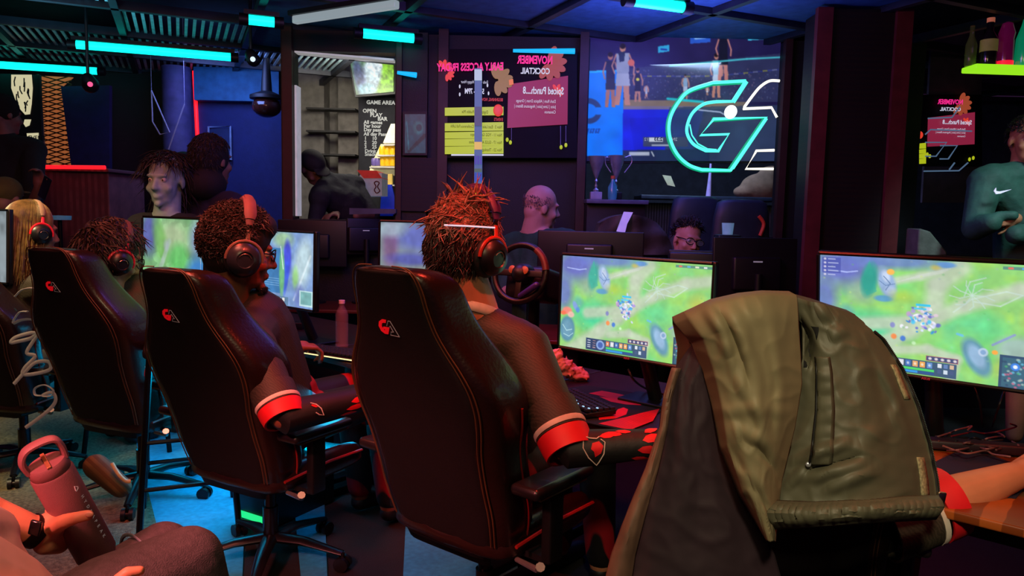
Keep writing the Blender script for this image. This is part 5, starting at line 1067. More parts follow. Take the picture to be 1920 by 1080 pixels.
# ------------------------------------------------------------------ game screens, painted as blurred coloured land
def land(h, w_, seed=1, left_dark=True, shift=0.0):
    p = Pic(h, w_, '#86cc6a'); n1, n2, n3 = vnoise(h, w_, 4, seed), vnoise(h, w_, 9, seed + 1), vnoise(h, w_, 22, seed + 2)
    p.blend(np.clip((n1 - .5) * 3, 0, 1) * .6, '#66d870'); p.blend(np.clip((n2 - .55) * 3, 0, 1) * .55, '#a6dc50'); p.blend(np.clip((.4 - n2) * 3, 0, 1) * .4, '#58c890')
    p.ell(.25, .62, .22, .20, '#30cc98', .8, .7); p.ell(.68, .52, .16, .18, '#3cd4a0', .5, .8)
    for pts, wd in (([(.02, 1.1), (.30, .78), (.42, .60), (.52, .42), (.53, .20), (.62, .05)], .11), ([(.20, .60), (.50, .52), (.64, .36), (.85, .20), (1.05, .14)], .085), ([(.36, .80), (.50, .76), (.62, .82), (.60, 1.0)], .06), ([(.30, .22), (.46, .14), (.56, .08)], .05)):
        p.line(pts, wd, '#b0c8a4', .75); p.line(pts, wd * .6, '#bccab2', .6)
    p.ell(.10, .10, .26, .26, '#5a62c0', .95, .7); p.ell(.34, .02, .30, .10, '#5a70c8', .8, .6); p.ell(.02, .40, .09, .26, '#5a68c0', .85, .6); p.ell(.20, .33, .09, .12, '#8aa898', .7, .7)
    p.line([(.04, .13), (.13, .145), (.18, .13)], .008, '#a8b8f8', .9)
    p.ell(.235, .20, .045, .18, '#2a9a8c', .95, .5, 8); p.poly([(.235, .03), (.20, .2), (.225, .34), (.27, .3)], '#30a890', .7); p.ell(.13, .50, .05, .09, '#58a8a8', .7, .6)
    p.ell(.315, .22, .045, .17, '#8aa8d4', 1, .35, -18); p.ell(.31, .16, .022, .07, '#c0d0ec', .9, .5, -18); p.ell(.33, .28, .03, .05, '#a8bce0', .9, .5); p.ell(.30, .355, .05, .035, '#4a90c8', .9, .4); p.ell(.38, .32, .07, .08, '#b0c838', .6, .8)
    p.line([(.30, .16), (.33, .22), (.31, .28)], .005, '#5a78a8'); p.line([(.28, .2), (.31, .24), (.35, .22)], .004, '#5a78a8')
    for i in range(5): p.line([(.36 + i * .02, .20 - i * .015), (.55 + i * .01, .10 - i * .012)], .004, '#c8d0c8', .6)
    p.ell(.56, .035, .05, .03, '#5a90d0', 1, .4); p.ell(.52, .06, .03, .03, '#e0b840', .6, .7)
    for a in range(0, 360, 40):
        c_, s_ = math.cos(R(a)), math.sin(R(a)); p.line([(.67, .27), (.67 + .05 * c_, .27 + .09 * s_), (.67 + .09 * math.cos(R(a + 14)), .27 + .12 * math.sin(R(a + 14)))], .006, '#b8d4c8', .75)
    p.line([(.60, .42), (.67, .30), (.80, .22), (.86, .24), (.78, .34), (.68, .32)], .008, '#c0d8cc', .7); p.line([(.64, .28), (.66, .16), (.72, .12)], .007, '#b8d4c8', .7)
    p.ell(.93, .42, .09, .16, '#d0c040', .6, .7); p.ell(.965, .50, .055, .16, '#7a90d4', 1, .3, 10); p.line([(.93, .56), (1.0, .38)], .010, '#e0e8ff', .9); p.line([(.95, .62), (1.0, .50)], .008, '#e0e8ff', .9)
    p.ell(.86, .68, .12, .14, '#9ab0b8', .8, .5); p.line([(.76, .66), (.84, .56)], .012, '#8090c8', .9); p.ell(.80, .85, .05, .14, '#c8b050', .4, .8)
    p.ell(.70, .78, .055, .20, '#5890a8', 1, .3, -28); p.ell(.70, .77, .035, .13, '#8ab0d4', 1, .4, -28); p.ell(.725, .73, .022, .04, '#b8cce8', .9, .2); p.ell(.725, .73, .012, .022, '#7aa0cc', 1, .2); p.line([(.62, .60), (.64, .61)], .014, '#60b8e0', .9)
    p.ell(.055, .80, .065, .16, '#4a86a0', 1, .25); p.ell(.055, .80, .048, .12, '#6498b4', .8, .4); p.line([(.02, .76), (.05, .82), (.09, .80)], .006, '#a8d8e0'); p.line([(.03, .86), (.07, .88), (.10, .84)], .005, '#a8d8e0')
    p.ell(.05, .60, .045, .05, '#f08070', 1, .4); p.ell(.08, .64, .03, .04, '#f8b8b0', .9, .4); p.ell(.02, .63, .03, .03, '#ff6040', .9, .5)
    p.ell(.11, .54, .02, .07, '#7a98e0', .9, .4, -30); p.ell(.13, .58, .02, .04, '#4a88d8', .9, .5)
    rs = np.random.RandomState(seed + 5)
    for i in range(70):
        x, y = rs.normal(.47, .035), rs.normal(.50, .055); p.ell(x, y, rs.uniform(.006, .016), rs.uniform(.008, .025), ['#40c0f0', '#d0d8ff', '#5a60c0', '#f0f0ff', '#2a88d8', '#a890d8', '#e0c8d8'][rs.randint(7)], .9, .5, rs.uniform(0, 180))
    p.rect(.445, .375, .505, .395, '#30c0e8'); p.rect(.435, .41, .49, .425, '#48c8f0'); p.ell(.415, .47, .015, .03, '#b890c8', .9, .5)
    p.ell(.345, .58, .014, .03, '#7a80c0', .95, .4); p.ell(.352, .68, .016, .03, '#f08040', .95, .4); p.ell(.392, .69, .015, .03, '#3a70d0', .95, .4); p.ell(.44, .72, .012, .02, '#c8f0c0', .8, .5)
    for i in range(60):      # speckle of bushes and stones
        x, y = rs.rand(), rs.rand(); p.ell(x, y, .008, .012, ['#58b060', '#c0e070', '#88c8a0', '#98a8b0'][i % 4], .35, .6)
    p.a *= (1 + .06 * (n3 - .5))[..., None]; p.mottle(.07, 14, seed + 8)
    # bars and small map
    p.rect(.20, .865, .625, .99, '#26406a', .92); p.rect(.205, .87, .33, .985, '#20345c'); p.ell(.305, .925, .032, .055, '#88a8e0', 1, .2); p.ell(.305, .925, .022, .038, '#3858a8', 1, .3)
    for i in range(6): p.rect(.345 + i * .031, .875, .368 + i * .031, .925, ['#e07848', '#d8d8e0', '#3868b8', '#e0a060', '#e8a048', '#5888c8'][i]); p.ell(.356 + i * .031, .90, .007, .015, '#f0f0f0', .7, .5)
    p.rect(.345, .935, .53, .955, '#40d060'); p.rect(.345, .96, .53, .98, '#2890e0'); p.rect(.46, .96, .53, .98, '#204888')
    for i in range(3):
        for j in range(2): p.rect(.545 + i * .025, .875 + j * .05, .562 + i * .025, .912 + j * .05, ['#d8e0e8', '#5878b0', '#d0b090', '#38507c', '#c8d8e8', '#384c78'][i + 3 * j])
    for i in range(4): p.rect(.212, .885 + i * .024, .232, .895 + i * .024, '#d8e0f0', .8); p.rect(.25, .885 + i * .024, .27, .892 + i * .024, '#f0b0a0', .7)
    p.rect(.495, .815, .63, .862, '#a84860', .9); p.rect(.498, .82, .627, .857, '#34406c'); [p.ell(.512 + i * .026, .838, .009, .014, '#f0e0e0', .9, .4) for i in range(5)]
    p.rect(.79, .73, 1, 1, '#1e3a60', .95); p.rect(.80, .75, 1, .99, '#2c5870'); 
    for i in range(90): p.ell(rs.uniform(.80, 1), rs.uniform(.75, .99), .008, .012, ['#40a068', '#9ab8b0', '#203c5c', '#58b0d0', '#c05878'][rs.randint(5)], .8, .5)
    p.ell(.85, .82, .02, .035, '#3078e0', 1, .2); p.ell(.85, .82, .010, .018, '#e8f0ff', 1, .3); p.line([(.90, .80), (.96, .80), (.96, .86), (.90, .86), (.90, .80)], .005, '#f0f4ff')
    p.rect(.78, .02, 1, .045, '#3a6a7a', .7); [p.rect(.80 + i * .05, .025, .82 + i * .05, .04, c, .9) for i, c in enumerate(('#f06050', '#58a8e8', '#f0f0d0', '#f0f0f0'))]
    p.a = np.clip(p.a * .93 + .10, 0, 1)
    return p
def monitor(label, corners, pic, d, w_=.598, h_=.337, strength=1.0, yaw0=-30, logo=True, group=None):
    TL, TR, BL, BR, yaw, err = fit_rect(corners, w_, h_, d, yaw0); TL, TR, BL, BR = map(A, (TL, TR, BL, BR)); print('monitor fit', label[:30], round(yaw, 1), round(err, 1), ((TL + BR) / 2).round(2))
    c = (TL + TR + BL + BR) / 4; r = norm(TR - TL); u = norm(TL - BL); f = np.cross(u, r); Rm = np.array([r, f, u]).T
    t = thing('monitor', label, 'monitor', (c[0], c[1], DZ), 0, group)
    MB().box(c + f * .016, (w_ + .022, .026, h_ + .022), Rm, 0, .006).build('housing', mat('monitor_black', '#0d0c10', .35), t)
    mb = MB()
    for a, b, hh in ((TL, TR, .009), (BL, BR, .009), (TL, BL, .009), (TR, BR, .009)): mb.tube([a - f * .001 + u * (.006 if a is TL and b is TR else (-.006 if a is BL else 0)) + (r * (-.006 if b is BL else (.006 if a is TR else 0))), b - f * .001 + u * (.006 if a is TL and b is TR else (-.006 if a is BL else 0)) + (r * (-.006 if b is BL else (.006 if a is TR else 0)))], .006, 6)
    mb.build('bezel', mat('monitor_black', '#0d0c10', .35), t)
    picture('display', pic, TL, TR, BL, BR, t, strength)
    if logo: mb = MB(); text(mb, 'ASUS', (BL + BR) / 2 - u * .0085 - f * .008, r, u, .010, align='CENTER', bold=.03); mb.build('maker_badge', mat('red_badge', '#c03040', .5, emit=.3), t, False)
    nb = c - u * .05 + f * .05; MB().box(nb, (.16, .05, .12), Rm, 0, .015).build('rear_housing', m_black, t)
    MB().tube([nb, (nb[0] + f[0] * .15, nb[1] + f[1] * .15, DZ + .02)], [.022, .026], 12).build('stand_neck', m_black, t)
    MB().box((nb[0] + f[0] * .15, nb[1] + f[1] * .15, DZ + .008), (.24, .15, .014), rot_euler(z=yaw), 0, .006).build('stand_foot', m_black, t)
    return t
p1 = land(200, 356, 3)
monitor('central game monitor with green map, right of the central player', ((1058, 478), (1334, 494), (1049, 657), (1326, 689)), p1, 2.55)
p2 = land(200, 356, 11); p2.ell(.33, .12, .02, .03, '#ffc060', 1, .3)
p2.ell(.235, .20, .045, .18, '#2a9a8c', .6, .5, 8); p2.line([(.0, .62), (.09, .63)], .01, '#f07860'); p2.ell(.77, .72, .014, .022, '#ffb050', 1, .3); p2.rect(.01, .02, .10, .16, '#4450a8', .6)
for i in range(5): p2.ell(.025, .035 + i * .035, .008, .012, '#e8e0f0', .8, .4); p2.rect(.04, .03 + i * .035, .075 + .015 * (i % 2), .04 + i * .035, '#c8d0f0', .7)
monitor('large right hand game monitor behind the olive jacket', ((1537, 480), (1988, 504), (1534, 676), (1990, 735)), p2, 2.3, .62, .35)
# other, more blurred screens
p3 = Pic(130, 200, '#7ab07a'); n = vnoise(130, 200, 5, 2); p3.blend(n > .5, '#8cc88a'); p3.ell(.5, .25, .35, .3, '#b8c8a0', .8, .6); p3.ell(.1, .2, .2, .4, '#5a60b0', .9, .6); p3.ell(.3, .3, .13, .4, '#78c060', .7, .5, -30); p3.ell(.9, .25, .18, .35, '#8a9ac8', .8, .6); p3.line([(.2, .9), (.35, .55), (.45, .3)], .06, '#a8c4b0', .8); p3.ell(.6, .5, .2, .25, '#58c060', .7, .5); p3.ell(.92, .72, .25, .35, '#3a80c8', .95, .5); p3.ell(.6, .8, .16, .2, '#7088b0', .8, .5)
for i in range(5): p3.line([(.82 + i * .03, .1 + i * .06), (.95, .3 + i * .08)], .006, '#e0e8f8', .6)
p3.ell(.38, .72, .05, .04, '#d89068', .7, .6); p3.ell(.4, .35, .06, .1, '#b0b8c8', .6, .6); p3.ell(.85, .7, .03, .06, '#e0f0ff', .9, .5); p3.mottle(.12, 9, 3)
monitor('game monitor with green and blue land left of the curly haired player', ((270, 408), (384, 413), (267, 548), (381, 562)), p3, 3.7, .56, .36, .95, -60, False)
p4 = Pic(130, 200, '#7a98c8'); p4.ell(.2, .1, .2, .2, '#58c8e0', .8, .5); p4.ell(.55, .1, .2, .15, '#a0c890', .8, .6); p4.rect(.18, .22, .52, .84, '#3a78b0', .9); p4.ell(.62, .35, .07, .3, '#4048d0', .9, .4); p4.ell(.6, .6, .05, .3, '#3a58d8', .8, .4, 10); p4.ell(.54, .55, .05, .4, '#70c070', .8, .4); p4.ell(.85, .4, .16, .45, '#b0c8d0', .95, .5, 15); p4.line([(.72, .9), (.95, .3)], .025, '#d0e0e8', .8); p4.ell(.74, .6, .06, .2, '#90d068', .7, .6); p4.ell(.8, .85, .1, .2, '#7080c0', .8, .5); p4.line([(.52, .2), (.56, .5)], .012, '#e0f0f0', .8)
for i in range(4): p4.rect(.22, .64 + i * .03, .50, .65 + i * .03, '#88b8e0', .8)
p4.rect(.0, .88, .64, .99, '#5a7a98', .9); [p4.rect(.3 + i * .05, .89, .335 + i * .05, .94, ['#e0a0a0', '#d0b8d0', '#a0d8a0', '#f0e0a0', '#a0b0d8', '#d8d8d8'][i]) for i in range(6)]; p4.rect(.1, .95, .45, .97, '#70c8e8'); p4.rect(.80, .76, .99, .97, '#c0e0e0', .9); p4.rect(.82, .78, .97, .95, '#70a8a8', .9); p4.mottle(.12, 12, 5); p4.a = np.clip(p4.a * 1.05, 0, 1)
monitor('game monitor in front of the curly haired player wearing glasses', ((466, 430), (589, 440), (464, 562), (587, 581)), p4, 3.4, .56, .36, 1.0, -60, False)
p5 = Pic(100, 200, '#8a9aa0'); p5.ell(.4, .2, .4, .25, '#6a78d0', .9, .6); p5.ell(.1, .3, .1, .5, '#8a5a90', .7, .6); p5.ell(.3, .5, .3, .12, '#5058c8', .7, .6); p5.ell(.1, .1, .2, .15, '#b0c8d8', .8, .6); p5.ell(.5, .75, .5, .2, '#a0a898', .8, .6); p5.ell(.5, .9, .12, .3, '#9a9ae8', .9, .3, -30); p5.mottle(.12, 9, 7)
monitor('mauve blue game monitor partly behind the central player head', ((715, 415), (915, 424), (711, 548), (912, 565)), p5, 3.55, .56, .34, .8, -20, False)
p6 = Pic(60, 100, '#9aa8b0'); p6.mottle(.3, 8, 9); p6.ell(.9, .6, .2, .4, '#b8c8d0', .8, .5)
monitor('pale monitor cut by the left frame edge', ((-110, 392), (14, 397), (-110, 520), (12, 530)), p6, 4.3, .5, .36, .6, -30, False)
# ------------------------------------------------------------------ players
m_jersey = mat('dark_jersey', '#40372c', .62, var=.15, scale=8, bump=.10, bscale=200, wave=(46, '#332c22', 'DIAGONAL', 8))
m_cream = mat('cream_trim', '#e0d0c0', .6); m_rtrim = mat('red_trim', '#d8141e', .55, var=.1); m_sleeve = mat('black_compression_sleeve', '#0e0c0e', .6, bump=.1)
m_pants = mat('black_red_track_pants', '#0e0b0d', .6, wave=(1.8, '#a00e1a', 'DIAGONAL', 6.0, .74)); m_shoe = mat('black_shoe', '#121014', .5)
def headset(label, L0, Rm, k, band, cup, arm, hk=1.0, s=1.0):
    L = lambda p: L0(A(p) * A((1 + (s - 1) * .6, s, s))); k = k * s
    t = thing('headset', label, 'headset', tuple(L((0, 0, 0))))
    arc = [L((.093 * math.sin(a) * (1 + .02), -.004, .118 * hk * math.cos(a) + .018)) for a in np.linspace(-1.35, 1.35, 25)]
    up_ = Rm @ A((0, 1, 0)); MB().tube(arc[2:-2], [.006] + [.0085] * 19 + [.006], 10, flat=2.0, up=up_).build('headband', band, t)
    MB().tube([L((.090 * hk * math.sin(a), -.004, .114 * hk * math.cos(a) + .016)) for a in np.linspace(-.95, .95, 17)], [.010] + [.013] * 15 + [.010], 10, flat=1.8, up=up_).build('headband_pad', band, t)
    for q in (-1, 1):
        MB().tube([L((q * .088, -.004, .062)), L((q * .095, -.004, .040)), L((q * .097, -.006, .030))], .005, 8, flat=1.8, up=up_).build('slider_arm', arm, t)
        yo = [L((q * .101, -.006 + .047 * math.sin(a), -.014 + .047 * math.cos(a))) for a in np.linspace(-1.7, 1.7, 18)]
        MB().tube(yo, .006, 8).build('yoke', arm, t)
        rot = Rm @ rot_euler(y=90 * q); c = MB(); c.lathe([(a_ * k, b_ * k) for a_, b_ in ((.030, 0), (.042, .006), (.044, .016), (.036, .028), (.022, .033), (.020, .030), (.004, .031))], L((q * .092, -.008, -.016)), rot, 28)
        cu = MB(); cu.v = []; 
        cc = c.build('ear_cup', cup, t)
        pts = [L((q * .086, -.008 + .036 * math.sin(a), -.016 + .040 * math.cos(a))) for a in np.linspace(0, 2 * PI, 22, endpoint=False)]
        MB().tube(pts, .0125 * k, 10, closed=True).build('ear_cushion', mat('black_cushion', '#121014', .7), t)
        MB().tube([L((q * .126, -.008 + .016 * math.sin(a), -.016 + .016 * math.cos(a))) for a in np.linspace(-1.2, 1.2, 12)], .0015, 6).build('cup_trim', mat('trim_silver', '#a08a80', .25, metal=.8), cc)
    return t
def ring_band(parent, name, a, b, t0, t1, r0, r1, m, n=28):
    a, b = A(a), A(b); d = norm(b - a); L_ = np.linalg.norm(b - a); mb = MB(); u = norm(np.cross(d, (0, 0, 1))); v = np.cross(d, u); rings = []
    for t_, r_ in ((t0, r0 * .93), (t0, r0), (t0 * .5 + t1 * .5, (r0 + r1) / 2 * 1.02), (t1, r1), (t1, r1 * .90), (t0 + (t1 - t0) * .5, r0 * .9)):
        rings.append([a + d * L_ * t_ + r_ * (math.cos(x) * u + math.sin(x) * v) * (1 + .012 * math.sin(3 * x + t_ * 9)) for x in np.linspace(0, 2 * PI, n, endpoint=False)])
    return mb.loft(rings, False).build(name, m, parent)
def decal(mb, a, b, ra, rb, pts, toward):
    """flat shape laid on a limb; pts (t along, s metres around), s=0 faces the point `toward`"""
    a, b = A(a), A(b); ax = b - a; Ln = np.linalg.norm(ax); d = ax / Ln; mid = (a + b) / 2; v = A(toward) - mid; v = norm(v - d * np.dot(v, d)); u = np.cross(d, v)
    def S(t_, s_):
        r = ra + (rb - ra) * t_ + .0018; th = s_ / r; return a + ax * t_ + r * (math.cos(th) * v + math.sin(th) * u)
    c = np.mean(pts, axis=0); n = len(pts); V = [S(*c)]; Fs = []
    dense = []
    for i in range(n):
        p, q = A(pts[i]), A(pts[(i + 1) % n]); dense += [p, p + (q - p) * .5]
    m_ = len(dense)
    for f_ in (.5, 1.0):
        for p in dense: V.append(S(*(c + (p - c) * f_)))
    for i in range(m_):
        j = (i + 1) % m_; Fs.append((0, 1 + i, 1 + j)); Fs.append((1 + i, 1 + m_ + i, 1 + m_ + j, 1 + j))
    mb.add(V, Fs)
def petals(parent, a, b, ra, rb, specs, toward, m):
    for (t0, s0, ln, ws, ang) in specs:
        mb = MB(); Ln = np.linalg.norm(A(b) - A(a)); pts = []
        for x, y in ((0, 0), (.25, .8), (.6, 1), (.88, .55), (1, 0), (.88, -.55), (.6, -1), (.25, -.8)):
            X, Y = x * ln, y * ws; ca, sa = math.cos(R(ang)), math.sin(R(ang)); pts.append((t0 + (X * ca - Y * sa) / Ln, s0 + X * sa + Y * ca))
        decal(mb, a, b, ra, rb, pts, toward); mb.build('red_petal', m, parent)
def collar(parent, nb, Rm, r, m, name='collar', lo=0, hi=2 * PI, tilt=(0, .03), k=1.0, th=.010, z=.015):
    pts = [A(nb) + Rm @ A((r * math.sin(a), r * math.cos(a) * 1.05, z - tilt[1] * math.cos(a) * 1.0)) for a in np.linspace(lo, hi, 24)]
    return MB().tube(pts, th, 8, flat=1.7).build(name, m, parent)
def seat_of(ch_, y=.25, z=.59, x=0):
    a = ch_.rotation_euler.z; return A(ch_.location) + A((x * math.cos(a) - y * math.sin(a), x * math.sin(a) + y * math.cos(a), z))
def player(chair_, label, hx, hy, hd, hyaw, hpitch, hroll, k, nb, sl, sr, ch, pv, er, wr, el, wl, byaw, skin, arms=True, hands=(1, 1), shirt=m_jersey, vox=.0065, thick=1.0):
    t = thing('person', label, 'person', tuple(seat_of(chair_, .25, 0)))
    hc = A(P(hx, hy, hd)); Rm = hrot(hyaw, hpitch, hroll); f_ = Fig(); nb_, sl_, sr_, ch_, pv_, er_, wr_, el_, wl_ = [A(P(*q)) for q in (nb, sl, sr, ch, pv, er, wr, el, wl)]
    pv_ = seat_of(chair_, .27, .58); ch_ = seat_of(chair_, .22, 0) * .6 + nb_ * .4; ch_[2] = .97
    L = f_.head(hc, Rm, nb_, k, thick=thick); torso(f_, pv_, ch_, nb_, sl_, sr_, (.14, .15, .065), .07)
    f_.limb((sr_, .055), (er_, .043), (wr_, .029)); f_.limb((sl_, .055), (el_, .043), (wl_, .029))
    fw = A((-math.sin(R(byaw)), math.cos(R(byaw)), 0)); rt = A((fw[1], -fw[0], 0)); J = {}
    for q, nm in ((-.10, 'l'), (.10, 'r')):
        h_ = pv_ + rt * q; kn = h_ + fw * .43 + A((0, 0, .03)); kn[2] = max(kn[2], .48); an = A((kn[0] + fw[0] * .06, kn[1] + fw[1] * .06, .09)); J[nm] = (h_, kn, an); f_.limb((h_, .09), (kn, .062), (an, .042))
    if hands[0]: f_.hand(wr_, hands[0][0], hands[0][1], 1.05, hands[0][2], side=hands[0][3])
    if hands[1]: f_.hand(wl_, hands[1][0], hands[1][1], 1.05, hands[1][2], side=hands[1][3])
    f_.build(t, skin, vox)
    s_ = Fig(); torso(s_, pv_, ch_, nb_ + A((0, 0, -.015)), sl_, sr_, (.155, .168, .074), .082); e = .60
    s_.limb((sr_, .080), (sr_ + (er_ - sr_) * e, .070)); s_.limb((sl_, .080), (sl_ + (el_ - sl_) * e, .070)); s_.build(t, shirt, .0085, 'jersey', 5)
    for (a, b) in ((sr_, er_), (sl_, el_)):
        ring_band(t, 'cuff_dark_band', a, b, .60, .86, .0785, .0745, m_jersey); ring_band(t, 'cuff_stripe', a, b, .80, .845, .0790, .0775, m_cream); ring_band(t, 'cuff_band', a, b, .87, 1.0 + .04, .0775, .072, m_rtrim)  # dark band is plain jersey cloth between sleeve and red cuff
    p_ = Fig(); [p_.limb((J[n_][0], .105), (J[n_][1], .078), (A(J[n_][2]) + A((0, 0, .04)), .058)) for n_ in 'lr']; p_.limb((pv_, .15), (pv_ + A((0, 0, .08)), .15)); p_.build(t, m_pants, .010, 'track_pants')
    for n_ in ('r' if chair_ is chair_c else 'lr'): an = J[n_][2]; s_ = Fig(); s_.limb((an + A((0, 0, -.03)), .044), (an + fw * .15 + A((0, 0, -.05)), .036)); s_.build(t, m_shoe, .009, 'shoe')
    Rb = hrot(byaw)
    collar(t, nb_, Rb, .074 * thick ** .5, m_cream, 'collar', .25 * PI, 1.75 * PI); collar(t, nb_, Rb, .076 * thick ** .5, m_rtrim, 'collar_point', -.25 * PI, .35 * PI, z=-.004)
    return t, L, Rm, dict(sr=sr_, er=er_, wr=wr_, sl=sl_, el=el_, wl=wl_, nb=nb_, hc=hc)
CAMP = A(CO)
# central player
wr3 = (1245, 830, 2.13)
t, L, Rm, J = player(chair_a, 'central player with tousled red brown hair and black jersey, seen from behind', 876, 462, 2.36, -40, -10, 5, 1.13, (886, 588, 2.38), (806, 628, 2.56), (985, 655, 2.30), (880, 740, 2.44), (885, 925, 2.36), (1066, 842, 2.11), wr3, (880, 800, 2.75), (1010, 790, 2.78), -40, m_skin,
    hands=((A((.7, .5, -.05)), (0, 0, -1), (25, 25, 28, 30), -1), (A((.7, .6, 0)), (0, 0, -1), (30, 30, 32, 35), 1)), vox=.006, thick=1.22)
h_ = MB(); h_.ell(L((0, -.022, .040)), A((.083, .100, .092)) * 1.13, Rm); h_.ell(L((0, -.045, -.022)), A((.066, .056, .062)) * 1.13, Rm)
hb = h_.build('hair_base', mat('dark_brown_hair_base', '#2a0f0a', .7), t, remesh=.008, smit=3)
m_h3 = mat('auburn_hair', '#7c5446', .42, var=.8, scale=55)
h_ = MB(); CR = dict(cr=(.083, .100, .095), cc=(0, -.022, .040))
strands(h_, L, Rm, 1900, .055, 21, lambda d: d[2] > .0 + .4 * max(0, d[1]), .0036, .07, .35, k=1.13, curl=.40, sweep=(.05, -.45, .0), **CR)
strands(h_, L, Rm, 420, .045, 24, lambda d: d[2] > .35, .0030, .13, .1, k=1.13, curl=.50, sweep=(.1, -.2, .0), **CR)
for cx_, cz_, sw_, n_ in ((-.55, .75, (-.6, -.2, .9), 16), (.62, .70, (.5, 0, 1.0), 22), (-.95, .25, (-.5, -.3, -.2), 14), (.0, .95, (-.4, 0, .4), 14), (.3, .9, (.6, 0, .3), 12)):
    strands(h_, L, Rm, n_, .075, int(25 + cx_ * 10), lambda d: (d[0] - cx_) ** 2 + (d[2] - cz_) ** 2 < .035, .0034, .30, -.12, k=1.13, curl=.2, sweep=sw_, **CR)
h_.build('hair', m_h3, hb)
h_ = MB(); strands(h_, L, Rm, 1600, .038, 23, lambda d: -.75 < d[2] < .3 and d[1] < .25, .0022, .25, .9, k=1.13, curl=.25, cr=(.084, .100, .110), cc=(0, -.022, .015)); h_.build('nape_hair', mat('dark_nape_hair', '#241010', .45), hb)
headset('purple and red lit headset on the central player', L, Rm, 1.13, mat('violet_band', '#4a1e58', .5), mat('charcoal_cup', '#17161a', .35), mat('red_lit_arm', '#a83020', .35), 1.14, 1.12)
MB().tube([P(833, 422, 2.215), P(880, 424, 2.20), P(928, 427, 2.215)], .0028, 6).build('hair_reflection_streak', mat('reflection_streak_white', '#d8d8f0', .2, emit=.7), hb)  # glass reflection across the hair, built as a thin glowing rod
# arm sleeve with bird crest and petals
MB().tube([J['er'] + (J['sr'] - J['er']) * .06, J['er'], J['er'] + (J['wr'] - J['er']) * .5, J['wr']], [.056, .055, .048, .038], 28).build('arm_sleeve', m_sleeve, t)
a, b = J['er'], J['wr']; d_ = norm(b - a)
crest = MB(); decal(crest, a, b, .0555, .039, [(.24, .028), (.30, .018), (.33, -.002), (.29, -.016), (.22, -.012), (.20, .004), (.23, .012)], CAMP); crest.build('crest_bird', m_rtrim, t)
def on(t_, s_, ex=.003):
    mid = (a + b) / 2; v = CAMP - mid; v = norm(v - d_ * np.dot(v, d_)); u = np.cross(d_, v); r = .0555 + (.039 - .0555) * t_ + ex; return a + (b - a) * t_ + r * (math.cos(s_ / r) * v + math.sin(s_ / r) * u)
sg = 1 if on(.2, .03)[2] > on(.2, -.03)[2] else -1
MB().tube([on(x, sg * y) for x, y in ((.30, .030), (.27, .024), (.20, .027), (.11, .040), (.13, .018), (.12, 0), (.17, -.028), (.26, -.062), (.28, -.048), (.33, -.02), (.35, .012), (.31, .022))], .0016, 5).build('crest_outline', m_cream, t)
petals(t, a, b, .0555, .039, [(.30, sg * .030, .05, .010, 8 * sg), (.36, sg * .042, .05, .009, -10 * sg), (.48, sg * .048, .045, .008, -8 * sg), (.78, sg * .035, .05, .013, 30 * sg), (.74, sg * .010, .055, .013, 12 * sg), (.68, -sg * .016, .060, .012, -2 * sg), (.62, -sg * .042, .055, .010, -12 * sg)], CAMP, m_rtrim)
# curly haired player with glasses
t, L, Rm, J = player(chair_b, 'player with curly dark hair, black glasses and headset in profile', 452, 470, 2.80, -60, -9, 2, 1.17, (424, 588, 2.84), (392, 622, 3.02), (478, 652, 2.68), (430, 720, 2.86), (450, 860, 2.80), (532, 782, 2.56), (705, 742, 2.80), (480, 690, 3.2), (552, 650, 3.40), -38, m_skin_d,
    hands=((A((.7, .4, .0)), (0, 0, -1), (25, 25, 28, 30), -1), (A((.6, .32, -.05)), (0, 0, -1), (48, 42, 40, 40), 1)), thick=1.12)
h_ = MB(); h_.ell(L((0, -.022, .045)), A((.092, .108, .098)) * 1.17, Rm); h_.ell(L((0, -.05, -.025)), A((.078, .066, .065)) * 1.17, Rm); h_.ell(L((0, .055, .085)), A((.066, .045, .045)) * 1.17, Rm)
hb = h_.build('hair_base', mat('brown_black_hair', '#180c0a', .7), t, remesh=.008, smit=2)
h_ = MB(); strands(h_, L, Rm, 4200, .012, 31, lambda d: d[2] > -.55 and (d[1] < .3 or d[2] > .45), .0030, 1.0, -.1, k=1.1, curl=1.8, cr=(.094, .112, .112), cc=(0, -.018, .035)); h_.build('hair', mat('curly_dark_hair', '#24130f', .6, var=.4, scale=40), hb)
spectacles(t, L, Rm, 1.0); eyes(t, L, Rm, 1.17)
h_ = MB(); strands(h_, L, Rm, 300, .012, 33, lambda d: d[1] > .2 and d[2] < -.3, .0016, .5, .6, cr=(.030, .03, .03), cc=(0, .066, -.098)); h_.build('beard', m_hairb, t)
headset('rose banded grey headset on the curly haired player', L, Rm, 1.17, mat('rose_band', '#744c54', .6), mat('slate_cup', '#2a2c38', .3), mat('taupe_arm', '#7a5a50', .4), 1.12, 1.16)
MB().tube([J['er'] + (J['sr'] - J['er']) * .06, J['er'], J['er'] + (J['wr'] - J['er']) * .5, J['wr']], [.060, .059, .052, .042], 28).build('arm_sleeve', m_sleeve, t)
a, b = J['er'], J['wr']; d_ = norm(b - a); sg = 1 if on(.2, .03)[2] > on(.2, -.03)[2] else -1
MB().tube([on(x, sg * y, .008) for x, y in ((.22, .028), (.27, .018), (.31, .0), (.33, -.026), (.28, -.02), (.25, -.01))], .002, 5).build('crest_outline', m_cream, t)
petals(t, a, b, .060, .042, [(.22, sg * .02, .03, .006, -20 * sg), (.80, sg * .040, .05, .010, 14 * sg), (.72, sg * .020, .07, .011, 10 * sg), (.64, -sg * .002, .08, .012, 6 * sg), (.58, -sg * .026, .08, .010, 4 * sg), (.52, -sg * .046, .07, .008, 0)], CAMP, m_rtrim)
